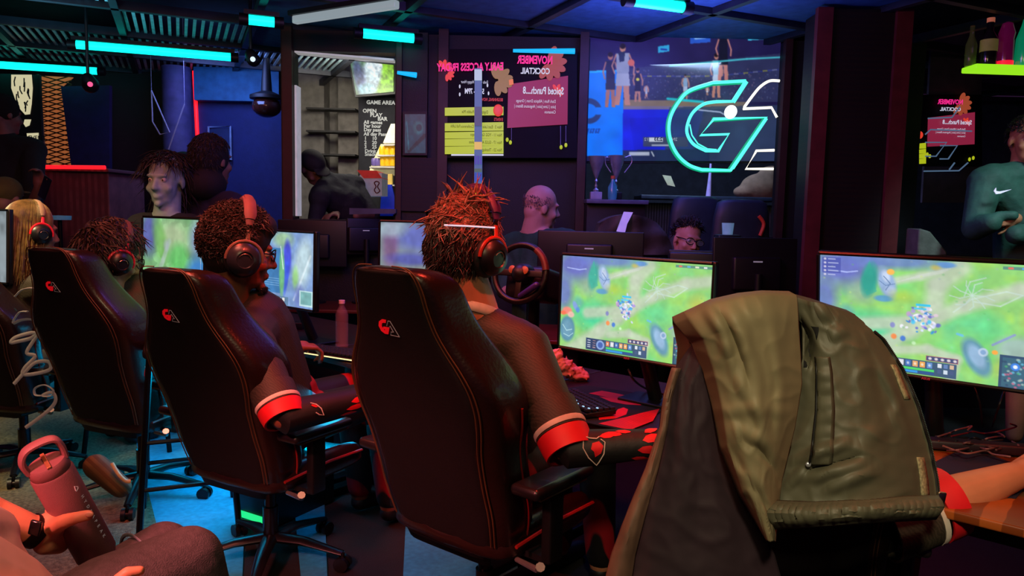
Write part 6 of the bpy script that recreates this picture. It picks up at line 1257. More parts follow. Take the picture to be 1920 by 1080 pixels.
# third player, swept dark hair
t, L, Rm, J = player(chair_c, 'player with swept dark hair and glasses looking down, third from the jacket', 212, 478, 3.42, -38, -20, 8, 1.2, (214, 566, 3.46), (170, 598, 3.62), (246, 604, 3.36), (214, 670, 3.5), (225, 800, 3.42), (272, 700, 3.40), (330, 690, 3.62), (230, 680, 3.8), (290, 640, 3.95), -30, m_skin, hands=(None, None), vox=.008)
h_ = MB(); h_.ell(L((0, -.022, .040)), A((.085, .104, .094)) * 1.2, Rm); h_.ell(L((0, -.045, -.022)), A((.070, .060, .062)) * 1.2, Rm); hb = h_.build('hair_base', mat('brown_black_hair', '#180c0a', .7), t, remesh=.009, smit=3)
h_ = MB(); strands(h_, L, Rm, 1300, .060, 41, lambda d: d[2] > -.4 and (d[1] < .3 or d[2] > .3), .0028, .35, .5, k=1.2, curl=.2, sweep=(.1, .3, .1), cr=(.086, .104, .100), cc=(0, -.022, .035)); strands(h_, L, Rm, 30, .07, 42, lambda d: d[2] > .5 and d[1] > 0, .003, .3, 0, k=1.2, curl=.2, sweep=(.2, .3, 0)); h_.build('hair', mat('ash_dark_hair', '#231a18', .5, var=.4), hb)
spectacles(t, L, Rm, 1.0); headset('red lit headset on the third player', L, Rm, 1.2, mat('grey_rose_band', '#6a4844', .6), mat('charcoal_cup', '#17161a', .35), mat('crimson_arm', '#b81830', .35, emit=.05))
THIRD = t
# blonde player
t, L, Rm, J = player(chair_d, 'player with long blonde hair and a headset at the left edge', 62, 432, 3.95, -34, -8, 0, 1.15, (56, 510, 4.0), (12, 540, 4.15), (100, 545, 3.85), (60, 620, 4.05), (70, 760, 4.0), (130, 640, 3.8), (180, 640, 4.0), (60, 640, 4.3), (100, 620, 4.4), -30, m_skin, hands=(None, None), vox=.009)
h_ = MB(); h_.ell(L((0, -.02, .040)), A((.082, .100, .090)) * 1.15, Rm); hb = h_.build('hair_base', mat('blonde_base', '#4a3018', .7), t, remesh=.010, smit=2)
h_ = MB(); rs = np.random.RandomState(51)
for i in range(420):
    az = rs.uniform(-2.3, 2.3); pts = []
    for e in (1.5, 1.1, .7, .3, 0): pts.append(L((.090 * math.cos(e) * math.sin(az), -.02 - .105 * math.cos(e) * math.cos(az), .04 + .098 * math.sin(e))))
    ln = rs.uniform(.16, .30); 
    for q in (.35, .7, 1.0): pts.append(L((.092 * math.sin(az) * (1 + .1 * q) + rs.normal(0, .006), -.02 - .108 * math.cos(az), .04 - ln * q)))
    h_.tube(bez(pts, 2), [.0036] * (2 * 7 - 2) + [.003, .002, .001], 4)
h_.build('hair', mat('long_blonde_hair', '#6e5630', .4, var=.45, scale=40), hb)
headset('tan banded headset on the blonde player', L, Rm, 1.15, mat('tan_band', '#a88468', .6), mat('charcoal_cup', '#17161a', .35), mat('red_arm', '#e01828', .35, emit=.15))

# player behind the olive jacket: only a forearm and red cuff emerge
t = thing('person', 'player hidden by the olive jacket, bare forearm and red cuff reaching right', 'person', tuple(A(P(1580, 900, 2.05)) * A((1, 1, 0))))
f_ = Fig(); hc = A(P(1560, 672, 2.22)); Rm = hrot(-40, -35, 0); nb_ = A(P(1540, 730, 2.15)); L = f_.head(hc, Rm, nb_, .95); sl_, sr_, ch_, pv_ = [A(P(*q)) for q in ((1500, 760, 2.25), (1620, 775, 2.05), (1545, 830, 2.12), (1550, 960, 2.05))]
torso(f_, pv_, ch_, nb_, sl_, sr_, (.12, .12, .055), .06); er_, wr_ = A(P(1742, 952, 1.90)), A(P(1902, 892, 1.92)); wb = A(P(1935, 868, 1.94))
f_.limb((sr_, .055), (er_, .060), (er_ + (wr_ - er_) * .4, .056), (wr_, .036)); f_.limb((sl_, .055), (A(P(1500, 880, 2.35)), .045), (A(P(1600, 850, 2.5)), .03)); f_.hand(wr_, wb - wr_ + A((.05, 0, .02)), (.3, .3, -1), 1.05, (30, 30, 32, 35), side=-1)
f_.build(t, m_skin, .006)
s_ = Fig(); torso(s_, pv_, ch_, nb_ - A((0, 0, .015)), sl_, sr_, (.135, .14, .065), .075); s_.limb((sr_, .08), (sr_ + (er_ - sr_) * .8, .072)); s_.limb((sl_, .07), (A(P(1500, 850, 2.3)), .06)); s_.build(t, m_jersey, .009, 'jersey')
ex = er_ + (wr_ - er_) * .0; bx = er_ + (wr_ - er_) * .50
ring_band(t, 'cuff_band', ex - norm(bx - ex) * .015, bx, .10, .52, .092, .088, m_rtrim); ring_band(t, 'cuff_stripe', ex - norm(bx - ex) * .015, bx, -.06, .04, .090, .090, m_cream); ring_band(t, 'cuff_dark_band', ex - norm(bx - ex) * .015, bx, -.9, -.06, .092, .088, m_jersey)
h_ = MB(); h_.ell(L((0, -.02, .042)), A((.082, .100, .092)) * .95, Rm); h_.ell(L((0, -.05, -.02)), A((.066, .056, .062)) * .95, Rm); h_.build('hair', m_hairb, t, remesh=.008, smit=3)
p_ = Fig(); fw = A((.64, .77, 0))
for q in (-.1, .1): h0 = pv_ + A((.77, -.64, 0)) * q; kn = h0 + fw * .4; kn[2] = .5; p_.limb((h0, .10), (kn, .075), ((kn[0], kn[1], .12), .05))
p_.build(t, m_pants, .010, 'track_pants')
# ------------------------------------------------------------------ things on the near desks
def Z6(pts, z=DZ + .004, ox=1020, oy=640, s=1080 / 260): return [PZ(ox + x / s, oy + y / s, z) for x, y in pts]
t = thing('mouse_pad', 'black mouse pad with bright red shapes before the central player', 'mouse pad', tuple(PZ(1160, 770, DZ)))
MB().prism(Z6([(120, 380), (330, 345), (930, 440), (1010, 480), (680, 705), (430, 660), (200, 610)], DZ + .001), (0, 0, .003)).build('pad_cloth', mat('black_pad', '#0c0a0e', .85), t, False)
m_pr = mat('red_pad_print', '#e0101e', .7, var=.1)
for pts in ([(350, 405), (450, 385), (560, 405), (700, 435), (745, 465), (640, 468), (500, 440), (430, 422)], [(430, 430), (560, 450), (755, 480), (755, 497), (640, 492), (520, 470)], [(425, 595), (550, 565), (575, 530), (620, 515), (655, 530), (640, 570), (560, 600), (430, 612)]):
    MB().prism(Z6(pts, DZ + .0045), (0, 0, .0004)).build('red_print', m_pr, t, False)
MB().prism(Z6([(420, 640), (640, 590), (750, 560), (900, 525), (850, 620), (670, 690)], DZ + .0045), (0, 0, .0004)).build('striped_print', mat('red_striped_print', '#e0101e', .7, wave=(40, '#b00c18', 'DIAGONAL', 0)), t, False)
def keyboard(label, c, az, rows=5, cols=15, w_=.30, d_=.11, led=None, ledrow=()):
    t = thing('keyboard', label, 'keyboard', tuple(c), az)
    MB().box((0, 0, .012), (w_, d_, .018), rot_euler(x=3), 0, .004).build('case', mat('black_keyboard', '#101014', .4), t, local=True)
    for r_ in range(rows):
        mb = MB(); y = d_ / 2 - (r_ + .5) * d_ / rows
        for q in range(cols): mb.box((-w_ / 2 + (q + .5) * w_ / cols, y, .027), (w_ / cols * .8, d_ / rows * .78, .010), None, 0, .002)
        tag(mb.build('key_row', mat('key_black', '#1a1c26', .45), t, local=True), kind='stuff')
    if led: MB().tube([(-w_ / 2 + .01, -d_ / 2 - .001, .010), (w_ / 2 - .01, -d_ / 2 - .001, .010)], .003, 6).build('light_bar', led, t, local=True)
    for q, (x, y) in enumerate(ledrow): MB().ell((x, y, .032), (.006, .004, .002)).build('lit_legend', glow('key_blue', '#a8d8ff', 1.2), t, local=True)
    return t
c_ = PZ(1088, 764, DZ + .004); keyboard('compact black keyboard with pale blue lit keys beside the red pad', (c_.x, c_.y, DZ + .005), -66, ledrow=((.13, -.04), (.10, -.045), (.06, -.045), (.02, -.03), (.135, -.01)), w_=.29, d_=.12)
c_ = PZ(632, 668, DZ + .004); keyboard('black keyboard with a warm glowing front edge at the curly haired player', (c_.x, c_.y, DZ + .003), -30, led=glow('warm_led', '#ffe8a0', 1.4), w_=.36, d_=.13)
p_ = A(PZ(543, 617, DZ)); t = thing('headphone_amplifier', 'small black box with blue lights under the monitor', 'audio box', tuple(p_)); MB().box(p_ + A((0, .03, .02)), (.16, .10, .04), None, 0, .005).build('box_body', m_black, t)
for i in (-1, 0, 1): MB().box(p_ + A((.03 * i, -.022, .022)), (.012, .003, .006)).build('blue_light', glow('led_blue', '#5a70ff', 1.6), t)
# clear water bottle
b_ = A(PZ(641, 652, DZ)); b_[2] = DZ; H_ = 94 / F * P(641, 600, 3.7).y * .98; prof = [(.028, 0), (.033, .01)]
for i in range(9): prof += [(.033, .02 + i * .016), (.0305, .028 + i * .016)]
prof += [(.033, .168), (.026, .195), (.013, .218), (.013, .235)]; s_ = H_ / .25; t = thing('water_bottle', 'clear ribbed water bottle with a pink white cap beside the central chair', 'bottle', tuple(b_))
MB().lathe([(r, h * s_) for r, h in prof], tuple(b_), n=20).build('bottle_body', mat('clear_pet', '#d8a0b0', .08, alpha=.16, spec=1.0), t); MB().lathe([(.0155, .232 * s_), (.0155, .25 * s_)], tuple(b_), n=16).build('cap', mat('pink_white_cap', '#e0b8c0', .5), t)
# crumpled tissue
b_ = A(PZ(1070, 712, DZ)); rs = np.random.RandomState(4); mb = MB()
for x, y, r_ in ((1042, 668, .028), (1050, 682, .03), (1062, 690, .034), (1072, 697, .032), (1085, 703, .03), (1096, 706, .022), (1060, 678, .018), (1048, 660, .014)):
    c = A(P(x, y, b_[1] * 1.01)); mb.ell(c, r_)
    for i in range(7): d = norm(rs.randn(3)); mb.cap(c, r_ * .5, c + d * r_ * 1.25, .004)
o = mb.build('crumpled_tissue', mat('pink_tissue', '#e09088', .8, bump=.4, bscale=60), None, remesh=.0045, smit=1); tag(o, 'crumpled pink lit tissue beside the central monitor', 'tissue')
tx = bpy.data.textures.new('tissue_folds', 'CLOUDS'); tx.noise_scale = .02; tx.noise_depth = 1; md = o.modifiers.new('folds', 'DISPLACE'); md.texture = tx; md.strength = .018; md.mid_level = .5
# cables
m_cab = mat('black_cable', '#131116', .5); m_cabp = mat('pale_cable', '#8a5a58', .5)
def cable(label, pts, m, r=.003, cat='cable'): return tag(MB().tube(bez(pts, 8), r, 8).build('cable', m, None), label, cat)
cable('black cable trailing from the central monitor', [P(1178, 692, 2.62), P(1188, 712, 2.62), PZ(1210, 728, DZ + .03), PZ(1240, 738, DZ + .005), PZ(1290, 745, DZ + .004)], m_cab, .004)
cable('thin black cable hanging under the right monitor', [P(1825, 722, 2.2), P(1838, 760, 2.2), PZ(1842, 800, DZ + .02)], m_cab)
cable('second black cable hanging farther right under the right monitor', [P(1882, 735, 2.15), P(1870, 770, 2.15), PZ(1860, 800, DZ + .02)], m_cab)
rs = np.random.RandomState(9)
for i, (lb, m) in enumerate((('pale looping cable at the left of the cable tangle', m_cabp), ('thin brown cable across the tangle', mat('brown_cable', '#5a3430', .5)), ('rosy cable at the back of the tangle', m_cabp), ('pale cable along the desk front of the tangle', m_cabp), ('dark red cable low in the tangle', mat('red_cable', '#6a1a20', .5)), ('black cable coil behind the tangle', m_cab), ('thick pale cable at the right of the tangle', m_cabp))):
    pts = []; x = 1752 + i * 8; y = 818 + (i % 4) * 9
    for j in range(7):
        pts.append(PZ(x, y, DZ + .008 + .03 * abs(math.sin(j * 1.7 + i)))); x += rs.uniform(8, 34) * (1 if j < 5 else -.6); y += rs.uniform(-9, 9)
    cable(lb, pts, m, .0028)
tag(MB().box(A(PZ(1850, 838, DZ + .02)), (.34, .05, .03), rot_euler(z=-12), 0, .008).build('power_strip', mat('plum_power_strip', '#2a1620', .5), None), 'dark power strip lying in the cable tangle', 'power strip')
tag(MB().prism([PZ(x, y, DZ + .001) for x, y in ((1752, 868), (1790, 850), (1850, 852), (1905, 872), (1935, 900), (1905, 935), (1800, 925), (1755, 900))], (0, 0, .003)).build('mouse_pad', mat('aubergine_pad', '#1e1630', .85), None, False), 'plain dark purple mouse pad on the right hand desk', 'mouse pad')
# computer tower under the desk with green light
c_ = A(PZ(455, 1040, 0)); t = thing('computer_tower', 'black computer tower glowing green at floor level', 'computer', (c_[0] + .05, c_[1] + .45, 0))
b0 = A((c_[0] + .05, c_[1] + .45, 0)); MB().box(b0 + A((0, 0, .22)), (.20, .42, .43), rot_euler(z=-30), 0, .008).build('case', m_black, t); MB().box(b0 + rot_euler(z=-30) @ A((0, -.214, .05)), (.14, .004, .03), rot_euler(z=-30)).build('light_strip', glow('green_led', '#20e080', 1.2), t)
# ------------------------------------------------------------------ olive jacket thrown over the chair on the right
def seg_d(u, v, s):
    ax, ay, bx, by = s[:4]; dx, dy = bx - ax, by - ay; t_ = max(0, min(1, ((u - ax) * dx + (v - ay) * dy) / (dx * dx + dy * dy + 1e-9))); return math.hypot(u - ax - t_ * dx, v - ay - t_ * dy), t_
def curve(pts, v):
    k = [p[-1] for p in pts]
    return (np.interp(v, k, [p[0] for p in pts]), np.interp(v, k, [p[1] for p in pts]))
def keyed(pts):
    L_ = [0]
    for a, b in zip(pts[:-1], pts[1:]): L_.append(L_[-1] + math.hypot(b[0] - a[0], b[1] - a[1]))
    return [(p[0], p[1], l / L_[-1]) for p, l in zip(pts, L_)]
def cloth(left, right, top, bottom, depth, creases, nu, nv, seed, wob=.006):
    left, right, top, bottom = map(keyed, (left, right, top, bottom)); G = []; l0, r0, l1, r1 = A(left[0][:2]), A(right[0][:2]), A(left[-1][:2]), A(right[-1][:2])
    off = Vector((seed * 3.1, seed * 1.7, 0)); from_noise = noise_f
    for v in np.linspace(0, 1, nv):
        row = []; lv, rv = A(curve(left, v)), A(curve(right, v))
        for u in np.linspace(0, 1, nu):
            p = lv * (1 - u) + rv * u + (A(curve(top, u)) - (l0 * (1 - u) + r0 * u)) * (1 - v) + (A(curve(bottom, u)) - (l1 * (1 - u) + r1 * u)) * v
            d = depth(u, v)
            for s in creases:
                q, t_ = seg_d(u, v, s); e = (1 - abs(2 * t_ - 1) ** 4 * .6); d -= s[4] * .75 * math.exp(-(q / s[5]) ** 2) * e
            a_, b_ = u * 2.0 + v * 1.6, v * 3.6 - u * 1.2; rdg = 1 - abs(from_noise(Vector((a_ * 1.5, b_ * 1.5, 3)) + off)) * 2; d += wob * from_noise(Vector((a_, b_, 0)) + off) - wob * .55 * rdg * rdg + wob * .18 * from_noise(Vector((a_ * 5, b_ * 5, 9)) + off)
            row.append(P(p[0], p[1], d))
        G.append(row)
    return G
from mathutils import noise as _n
def noise_f(v): return _n.noise(v)
m_olive = mat('olive_waxed_cotton', '#766c52', .6, var=.08, scale=9, bump=.04, bscale=500, spec=.3)
m_olive2 = mat('dark_olive_nylon', '#504e3e', .55, var=.10, scale=9, bump=.04, bscale=500, spec=.4)
m_maroon = mat('maroon_lining', '#220e1a', .8, var=.2); m_tan = mat('tan_facing', '#6a4e40', .6)
jk = thing('jacket', 'olive green jacket draped over the chair at right, zip and pocket showing', 'jacket', tuple(A(P(1500, 900, 1.7)) * A((1, 1, 0))))
# hood or left flap
cr = [(.28, .0, .30, .22, .022, .045), (.42, .0, .55, .45, .020, .07), (.02, .42, .95, .47, .010, .03), (.10, .50, .75, .60, .012, .04), (.30, .30, .62, .52, .016, .05), (.75, .05, .80, .6, .012, .06), (.2, .7, .7, .78, .010, .04), (.36, .05, .44, .3, -.012, .03), (.3, .55, .7, .66, -.012, .03), (.5, .6, .85, .72, -.012, .03), (.15, .62, .6, .90, -.012, .05)]
G1 = cloth([(1268, 606), (1300, 642), (1322, 700), (1340, 770), (1353, 840), (1388, 925), (1440, 1012)], [(1492, 557), (1494, 610), (1498, 670), (1500, 720), (1487, 800), (1462, 900), (1450, 1016)], [(1268, 606), (1308, 589), (1342, 573), (1395, 561), (1440, 556), (1492, 557)], [(1440, 1012), (1450, 1016)],
           lambda u, v: 1.60 - .10 * math.sin(PI * min(1, u * .9 + .08)) * (1 - .35 * v) + .10 * max(0, .12 - u) / .12 * .6 + .035 * v + .10 * max(0, .10 - v) ** 2 / .01 * .35, cr, 110, 150, 1, .009)
row0 = [A(p) for p in G1[0]]; back = [[p + A((.0, .04, .004)) for p in row0], [p + A((.02, .13, -.02)) for p in row0], [p + A((.05, .20, -.09)) for p in row0], [p + A((.05, .22, -.30)) for p in row0]]
MB().grid(back[::-1] + [row0] + [[A(p) for p in r] for r in G1[1:]]).build('flap', m_olive, jk, solid=.005)
# body panel
cr2 = [(.30, .06, .52, .02, .012, .05), (.36, .18, .62, .12, .014, .03), (.66, .15, .50, .62, .006, .09), (.80, .25, .86, .7, .010, .04), (.05, .78, .40, .70, .018, .03), (.12, .86, .55, .80, .016, .035), (.30, .92, .60, .84, .014, .03), (.5, .7, .75, .62, .012, .05), (.22, .70, .05, .9, .014, .03), (.15, .83, .5, .77, -.012, .02), (.0, .12, .14, .22, -.05, .045), (.04, .22, .12, .30, -.05, .05), (.72, .3, .70, .8, -.010, .06)]
G2_ = cloth([(1492, 560), (1504, 620), (1503, 700), (1497, 770), (1482, 850), (1466, 910), (1455, 945)], [(1600, 592), (1652, 636), (1688, 692), (1716, 758), (1738, 830), (1752, 900), (1756, 940)], [(1492, 560), (1530, 570), (1566, 582), (1600, 592)], [(1455, 945), (1520, 948), (1620, 944), (1700, 936), (1756, 940)],
            lambda u, v: 1.665 - .085 * math.sin(PI * min(1, u + .02)) * (.5 + .5 * v) + .03 * (1 - v) * u, cr2, 120, 130, 2, .009)
row0 = [A(p) for p in G2_[0]]; back = [[p + A((.0, .04, .004)) for p in row0], [p + A((.02, .12, -.02)) for p in row0], [p + A((.05, .18, -.10)) for p in row0], [p + A((.05, .20, -.30)) for p in row0]]
rows = back[::-1] + [row0] + [[A(p) for p in r] for r in G2_[1:]]
MB().grid(rows).build('body_panel', m_olive2, jk, solid=.005)
rcol = [A(r[-1]) for r in G2_]; MB().grid([[p + A((0, 0, 0)) for p in rcol], [p + A((.015, .06, -.005)) for p in rcol], [p + A((.01, .14, -.01)) for p in rcol], [p + A((-.03, .2, -.02)) for p in rcol]]).build('side_panel', m_olive2, jk, solid=.005)
# gathered hem band
hem = cloth([(1455, 944), (1440, 962), (1452, 986)], [(1758, 934), (1765, 948), (1752, 968)], [(1455, 944), (1520, 947), (1620, 943), (1700, 936), (1758, 934)], [(1452, 986), (1540, 982), (1640, 974), (1752, 968)], lambda u, v: 1.60 - .028 * math.sin(PI * v) - .05 * math.sin(PI * u), [(x, 0, x + .02 * math.sin(i * 3), 1, .0035, .012) for i, x in enumerate(np.linspace(.02, .98, 26))], 140, 16, 3, .006)
MB().grid(hem).build('hem_band', m_olive2, jk, solid=.008)
# placket strip with welt pocket, dark opening, zipper, tabs
def on2(u, v, lift=.006):
    G = G2_; r_, c_ = len(G) - 1, len(G[0]) - 1; i, j = min(int(v * r_), r_ - 1), min(int(u * c_), c_ - 1); fi, fj = v * r_ - i, u * c_ - j
    p = (A(G[i][j]) * (1 - fj) + A(G[i][j + 1]) * fj) * (1 - fi) + (A(G[i + 1][j]) * (1 - fj) + A(G[i + 1][j + 1]) * fj) * fi; return p + norm(CAMP - p) * lift
mb = MB(); pl = []
for v in np.linspace(.28, .80, 60): pl.append([on2(u + .02 * (v - .5), v, .010 + .0014 * math.sin(v * 90) + (.004 if 0 < k_ < 6 else -.004)) for k_, u in enumerate(np.linspace(.155, .30, 7))])
MB().grid(pl).build('placket', m_olive2, jk, solid=.003)
MB().tube([on2(.15, v, .012) for v in np.linspace(.30, .80, 24)], .0022, 6).build('pocket_zip', m_black, jk)
MB().grid([[on2(.02 + (u - .02) * (1 - .85 * v / .2), .13 + v, .0085) for u in np.linspace(.02, .24, 8)] for v in np.linspace(0, .20, 10)]).build('pocket_opening', mat('black_lining', '#0a080a', .9), jk)
MB().ell(on2(.145, .80, .012), (.006, .004, .006)).build('snap_button', m_silver, jk)
zp = [on2(1.0, v, .003) + A((.004, 0, 0)) for v in np.linspace(.12, 1, 60)]
MB().tube(zp, .0045, 8).build('zip_tape', m_black, jk)
mb = MB()
for v in np.linspace(.12, 1, 110): p = on2(1.0, v, .006) + A((.007, 0, 0)); mb.box(p, (.006, .004, .0022), None)
tag(mb.build('zip_teeth', mat('brass_teeth', '#5a5248', .35, metal=.8), jk), kind='stuff')
for (v0, v1, u0) in ((.32, .50, .945), (.79, .985, .93)): MB().grid([[on2(u, v, .009) for u in np.linspace(u0 - .028, u0 + .022, 3)] for v in np.linspace(v0, v1, 8)]).build('hook_tab', mat('pale_speckled_tab', '#8a8060', .7, var=.5, scale=160), jk, solid=.003)
c_ = on2(1.0, .97, .012); MB().box(c_ + A((.008, -.004, -.012)), (.020, .008, .042), rot_euler(y=8), 0, .003).build('zip_pull', mat('steel_pull', '#a89a88', .25, metal=1), jk); MB().ell(A(P(1735, 955, 1.56)), (.007, .005, .007)).build('snap_button', m_silver, jk)
# dark red lining side and tan facing hanging to the left
G3_ = cloth([(1300, 648), (1258, 705), (1243, 765), (1233, 840), (1208, 920), (1180, 1010), (1160, 1110)], [(1335, 690), (1352, 770), (1366, 840), (1392, 920), (1425, 990), (1450, 1040), (1470, 1110)], [(1300, 648), (1335, 690)], [(1160, 1110), (1470, 1110)],
            lambda u, v: 1.70 - .05 * math.sin(PI * u) + .02 * v, [(.35, .1, .30, 1, .010, .12), (.7, .3, .66, 1, .012, .12)], 60, 80, 4, .010)
MB().grid(G3_).build('lining', m_maroon, jk, solid=.005)
G4_ = cloth([(1262, 690), (1247, 740), (1240, 800), (1212, 880), (1178, 960), (1148, 1040), (1130, 1110)], [(1275, 690), (1258, 745), (1250, 800), (1232, 880), (1210, 960), (1190, 1040), (1180, 1110)], [(1262, 690), (1275, 690)], [(1130, 1110), (1180, 1110)], lambda u, v: 1.685 - .02 * math.sin(PI * u), [], 14, 60, 5, .006)
MB().grid(G4_).build('facing', m_tan, jk, solid=.004)

# ------------------------------------------------------------------ seated person at the bottom left, drinking bottle in hand
t = thing('person', 'person in a pink lit shirt and jeans seated at the bottom left holding a bottle', 'person', tuple(A(P(60, 1300, 1.35)) * A((1, 1, 0))))
Q = lambda x, y, d: A(P(x, y, d))
f_ = Fig(); wr_ = Q(74, 1000, 1.50); el_ = Q(-95, 935, 1.40); sh_ = Q(-210, 1010, 1.15); f_.limb((sh_, .055), (el_, .045), (Q(-20, 968, 1.45), .038), (wr_, .028))
pm = Q(112, 985, 1.535)
f_.mb.cap(wr_, .027, Q(96, 985, 1.515), .030); f_.mb.cap(Q(96, 1000, 1.525), .026, Q(118, 1008, 1.555), .020); f_.mb.cap(Q(92, 985, 1.52), .024, Q(100, 966, 1.545), .017); f_.mb.cap(Q(84, 1020, 1.51), .022, Q(112, 1022, 1.55), .018)
f_.mb.cap(Q(96, 990, 1.505), .019, Q(122, 977, 1.462), .0145); f_.mb.cap(Q(122, 977, 1.462), .0145, Q(146, 970, 1.450), .0115); f_.mb.cap(Q(146, 970, 1.450), .0115, Q(165, 966, 1.452), .0110)
for i, (y0, r_) in enumerate(((962, .0105), (980, .0105), (998, .010), (1016, .009))):
    a_ = Q(104 + i * 5, y0, 1.555); b_ = Q(132 + i * 8, y0 - 3, 1.60); c2 = Q(150 + i * 7, y0 - 2, 1.635); e_ = Q(166 + i * 7, y0 + 1, 1.640)
    f_.mb.cap(Q(98, y0 + 8, 1.53), r_ * 1.3, a_, r_ * 1.1); f_.mb.cap(a_, r_ * 1.1, b_, r_); f_.mb.cap(b_, r_, c2, r_ * .95); f_.mb.cap(c2, r_ * .95, e_, r_ * .85)
f_.mb.cap(Q(95, 970, 1.54), .012, Q(93, 955, 1.555), .009)
tor = Q(-200, 1150, 1.15); f_.limb((sh_, .07), (tor, .13), (Q(-120, 1400, 1.2), .14)); hd = Q(-330, 700, 1.05); f_.head(hd, hrot(-40), Q(-280, 900, 1.08), 1.0)
hip = Q(-60, 1330, 1.2); kn = Q(352, 1052, 1.50); an = Q(420, 1320, 1.55); f_.limb((hip, .09), (kn, .06), (an, .05)); kn2 = Q(305, 1030, 1.72); f_.limb((Q(-40, 1300, 1.35), .09), (kn2, .055), (Q(330, 1300, 1.9), .045))
w2 = Q(190, 1120, 1.30); f_.limb((Q(-100, 1150, 1.1), .05), (w2, .028)); 
for i in range(4): f_.mb.cap(w2 + A((.0, .0, .0)), .016, Q(250 + i * 12, 1092 - 4 * i + 3 * i * i, 1.33), .010); f_.mb.cap(Q(250 + i * 12, 1092 - 4 * i + 3 * i * i, 1.33), .010, Q(286 + i * 10, 1098, 1.35), .008)
f_.mb.cap(w2, .016, Q(238, 1074, 1.31), .011); f_.mb.cap(Q(238, 1074, 1.31), .011, Q(263, 1070, 1.32), .009)
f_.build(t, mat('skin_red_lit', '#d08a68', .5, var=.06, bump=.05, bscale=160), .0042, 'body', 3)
s_ = Fig(); s_.limb((sh_, .10), (Q(-35, 1010, 1.36), .062)); s_.limb((Q(-60, 1040, 1.32), .075), (Q(-20, 1120, 1.36), .085)); s_.limb((sh_, .12), (tor, .16), (Q(-60, 1200, 1.25), .15)); s_.build(t, mat('pale_pink_shirt', '#e8b8b0', .75, var=.06, bump=.25, bscale=18), .008, 'shirt')
s_ = Fig(); s_.limb((hip, .11), (Q(200, 1130, 1.38), .088), (kn, .070), (an, .062)); m_den = mat('mauve_denim', '#54484e', .85, var=.2, scale=90, bump=.35, bscale=350)
s_.limb((Q(-40, 1300, 1.35), .10), (kn2, .064), (Q(330, 1300, 1.9), .055)); s_.build(t, m_den, .008, 'jeans', 4)
ring_band(t, 'seam', Q(205, 1092, 1.62), kn2, .55, .57, .0755, .0755, mat('denim_seam', '#8a8a96', .8))
d_ = norm(Q(96, 985, 1.515) - wr_); mb = MB(); e0, e1 = Q(54, 992, 1.487), Q(72, 1000, 1.50); ring_band(t, 'watch_strap', e0, e1, -.1, 1.1, .0325, .0315, mat('black_rubber', '#0c0b0d', .45)); MB().box(Q(66, 990, 1.455), (.022, .008, .030), rot_euler(y=15), 0, .003).build('watch_face', mat('watch_glass', '#141418', .1, coat=.6), t)
MB().ell(Q(167, 964.5, 1.4425), (.0085, .003, .0055), rot_euler(y=-8)).build('thumbnail', mat('nail', '#e8a890', .3), t)
# chair under the seated person
c_ = Q(-60, 1400, 1.2); t = thing('lounge_chair', 'dark seat under the person at the bottom left', 'chair', (c_[0], c_[1], 0)); MB().box((c_[0], c_[1], .36), (.6, .6, .14), None, 0, .04).build('seat', m_black, t)
for qx in (-1, 1):
    for qy in (-1, 1): MB().tube([(c_[0] + qx * .25, c_[1] + qy * .25, 0), (c_[0] + qx * .25, c_[1] + qy * .25, .3)], .02, 8).build('leg', m_black, t)
# mauve bottle with loop lid
T_, B_ = Q(96, 884, 1.50), Q(184, 1042, 1.60); ax = norm(T_ - B_); H_ = np.linalg.norm(T_ - B_); fr = norm(CAMP - T_); fr = norm(fr - ax * np.dot(fr, ax)); sd = np.cross(ax, fr); Rb = np.array([sd, -fr, ax]).T if np.linalg.det(np.array([sd, -fr, ax]).T) > 0 else np.array([-sd, -fr, ax]).T
t = thing('water_bottle', 'mauve metal bottle with a loop handle held in the hand at bottom left', 'bottle', tuple(B_)); m_mv = mat('mauve_powder_coat', '#7a4e52', .5, var=.05, bump=.15, bscale=500)
MB().lathe([(.030, 0), (.037, .004), (.040, .012), (.040, H_ - .004), (.038, H_)], tuple(B_), Rb, 40).build('bottle_body', m_mv, t)
MB().lathe([(.0365, H_), (.0375, H_ + .002), (.0375, H_ + .018), (.034, H_ + .024), (.0, H_ + .025)], tuple(B_), Rb, 36).build('lid', m_mv, t)
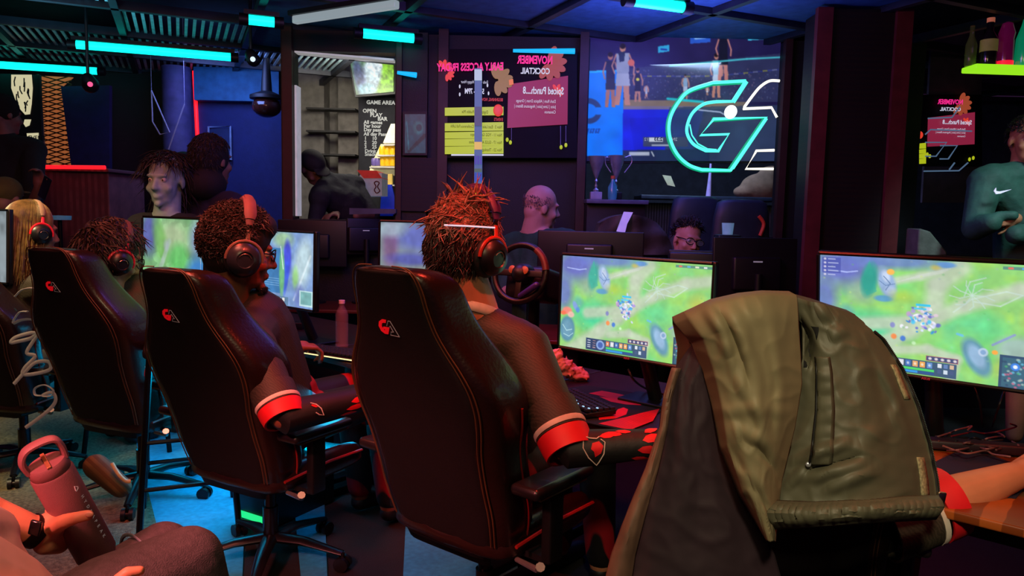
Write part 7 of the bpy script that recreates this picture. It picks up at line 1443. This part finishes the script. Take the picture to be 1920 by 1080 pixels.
rt_ = Rb[:, 0]; off = B_ + ax * (H_ + .018); hp = [off - rt_ * .034, off - rt_ * .036 + ax * .026, off - rt_ * .022 + ax * .046, off + rt_ * .006 + ax * .050, off + rt_ * .030 + ax * .044, off + rt_ * .036 + ax * .024, off + rt_ * .034]
MB().tube(bez(hp, 6), .0065, 10, flat=2.2, up=Rb[:, 1]).build('loop_handle', m_mv, t)
MB().box(off + ax * .0085 + A((0, 0, 0)), (.008, .07, .004), Rb, 0, .001).build('lid_ridge', mat('rose_gold_ridge', '#c88a60', .3, metal=.6), t)
# lettering that runs down the bottle, wrapped round it
mb = MB(); s_ = 'HYDRAPEAK'
def onb(h, th, r=.0406): return B_ + ax * h + r * (math.cos(th) * fr + math.sin(th) * np.cross(ax, fr))
sgn = 1 if (onb(.1, .5) - B_) @ np.array(CI @ Vector((1, 0, 0))) > (onb(.1, -.5) - B_) @ np.array(CI @ Vector((1, 0, 0))) else -1
th0 = sgn * .62
for i, ch_ in enumerate(s_):
    h = H_ - .060 - i * .0135; p = onb(h, th0); nrm = norm(p - (B_ + ax * h)); tang = np.cross(ax, nrm) * 1.0
    text(mb, ch_, p - ax * .004 - tang * 0, -ax, norm(np.cross(nrm, -ax)), .0095, bold=.02)
p = onb(H_ - .040, th0); nrm = norm(p - (B_ + ax * (H_ - .040))); tg = norm(np.cross(ax, nrm))
mb.tube([p - tg * .004 - ax * .006, p - tg * .002 + ax * .004, p + tg * .004 - ax * .002, p + tg * .001 - ax * .007], .0009, 5); mb.tube([p - tg * .0035 - ax * .008, p + tg * .004 - ax * .005], .0009, 5)
mb.build('bottle_lettering', mat('silver_print', '#d0c0c0', .4, emit=.1), t, False)
# sole of a shoe seen under the third chair
c_ = A(P(208, 888, 3.05)); MB().cap(c_ + A((-.06, 0, .03)), .05, c_ + A((.05, -.02, -.05)), .042).build('shoe', mat('ochre_sole', '#5e5230', .8, wave=(14, '#4a3c20', 'DIAGONAL', .3)), THIRD, remesh=.008, smit=3)
MB().tube(bez([c_ + A(q) for q in ((.03, -.045, .06), (.06, -.055, .02), (.085, -.05, -.01), (.10, -.04, -.015))], 5), .009, 8, flat=.6).build('shoe_trim', mat('cream_shoe_trim', '#b0a870', .6), THIRD)
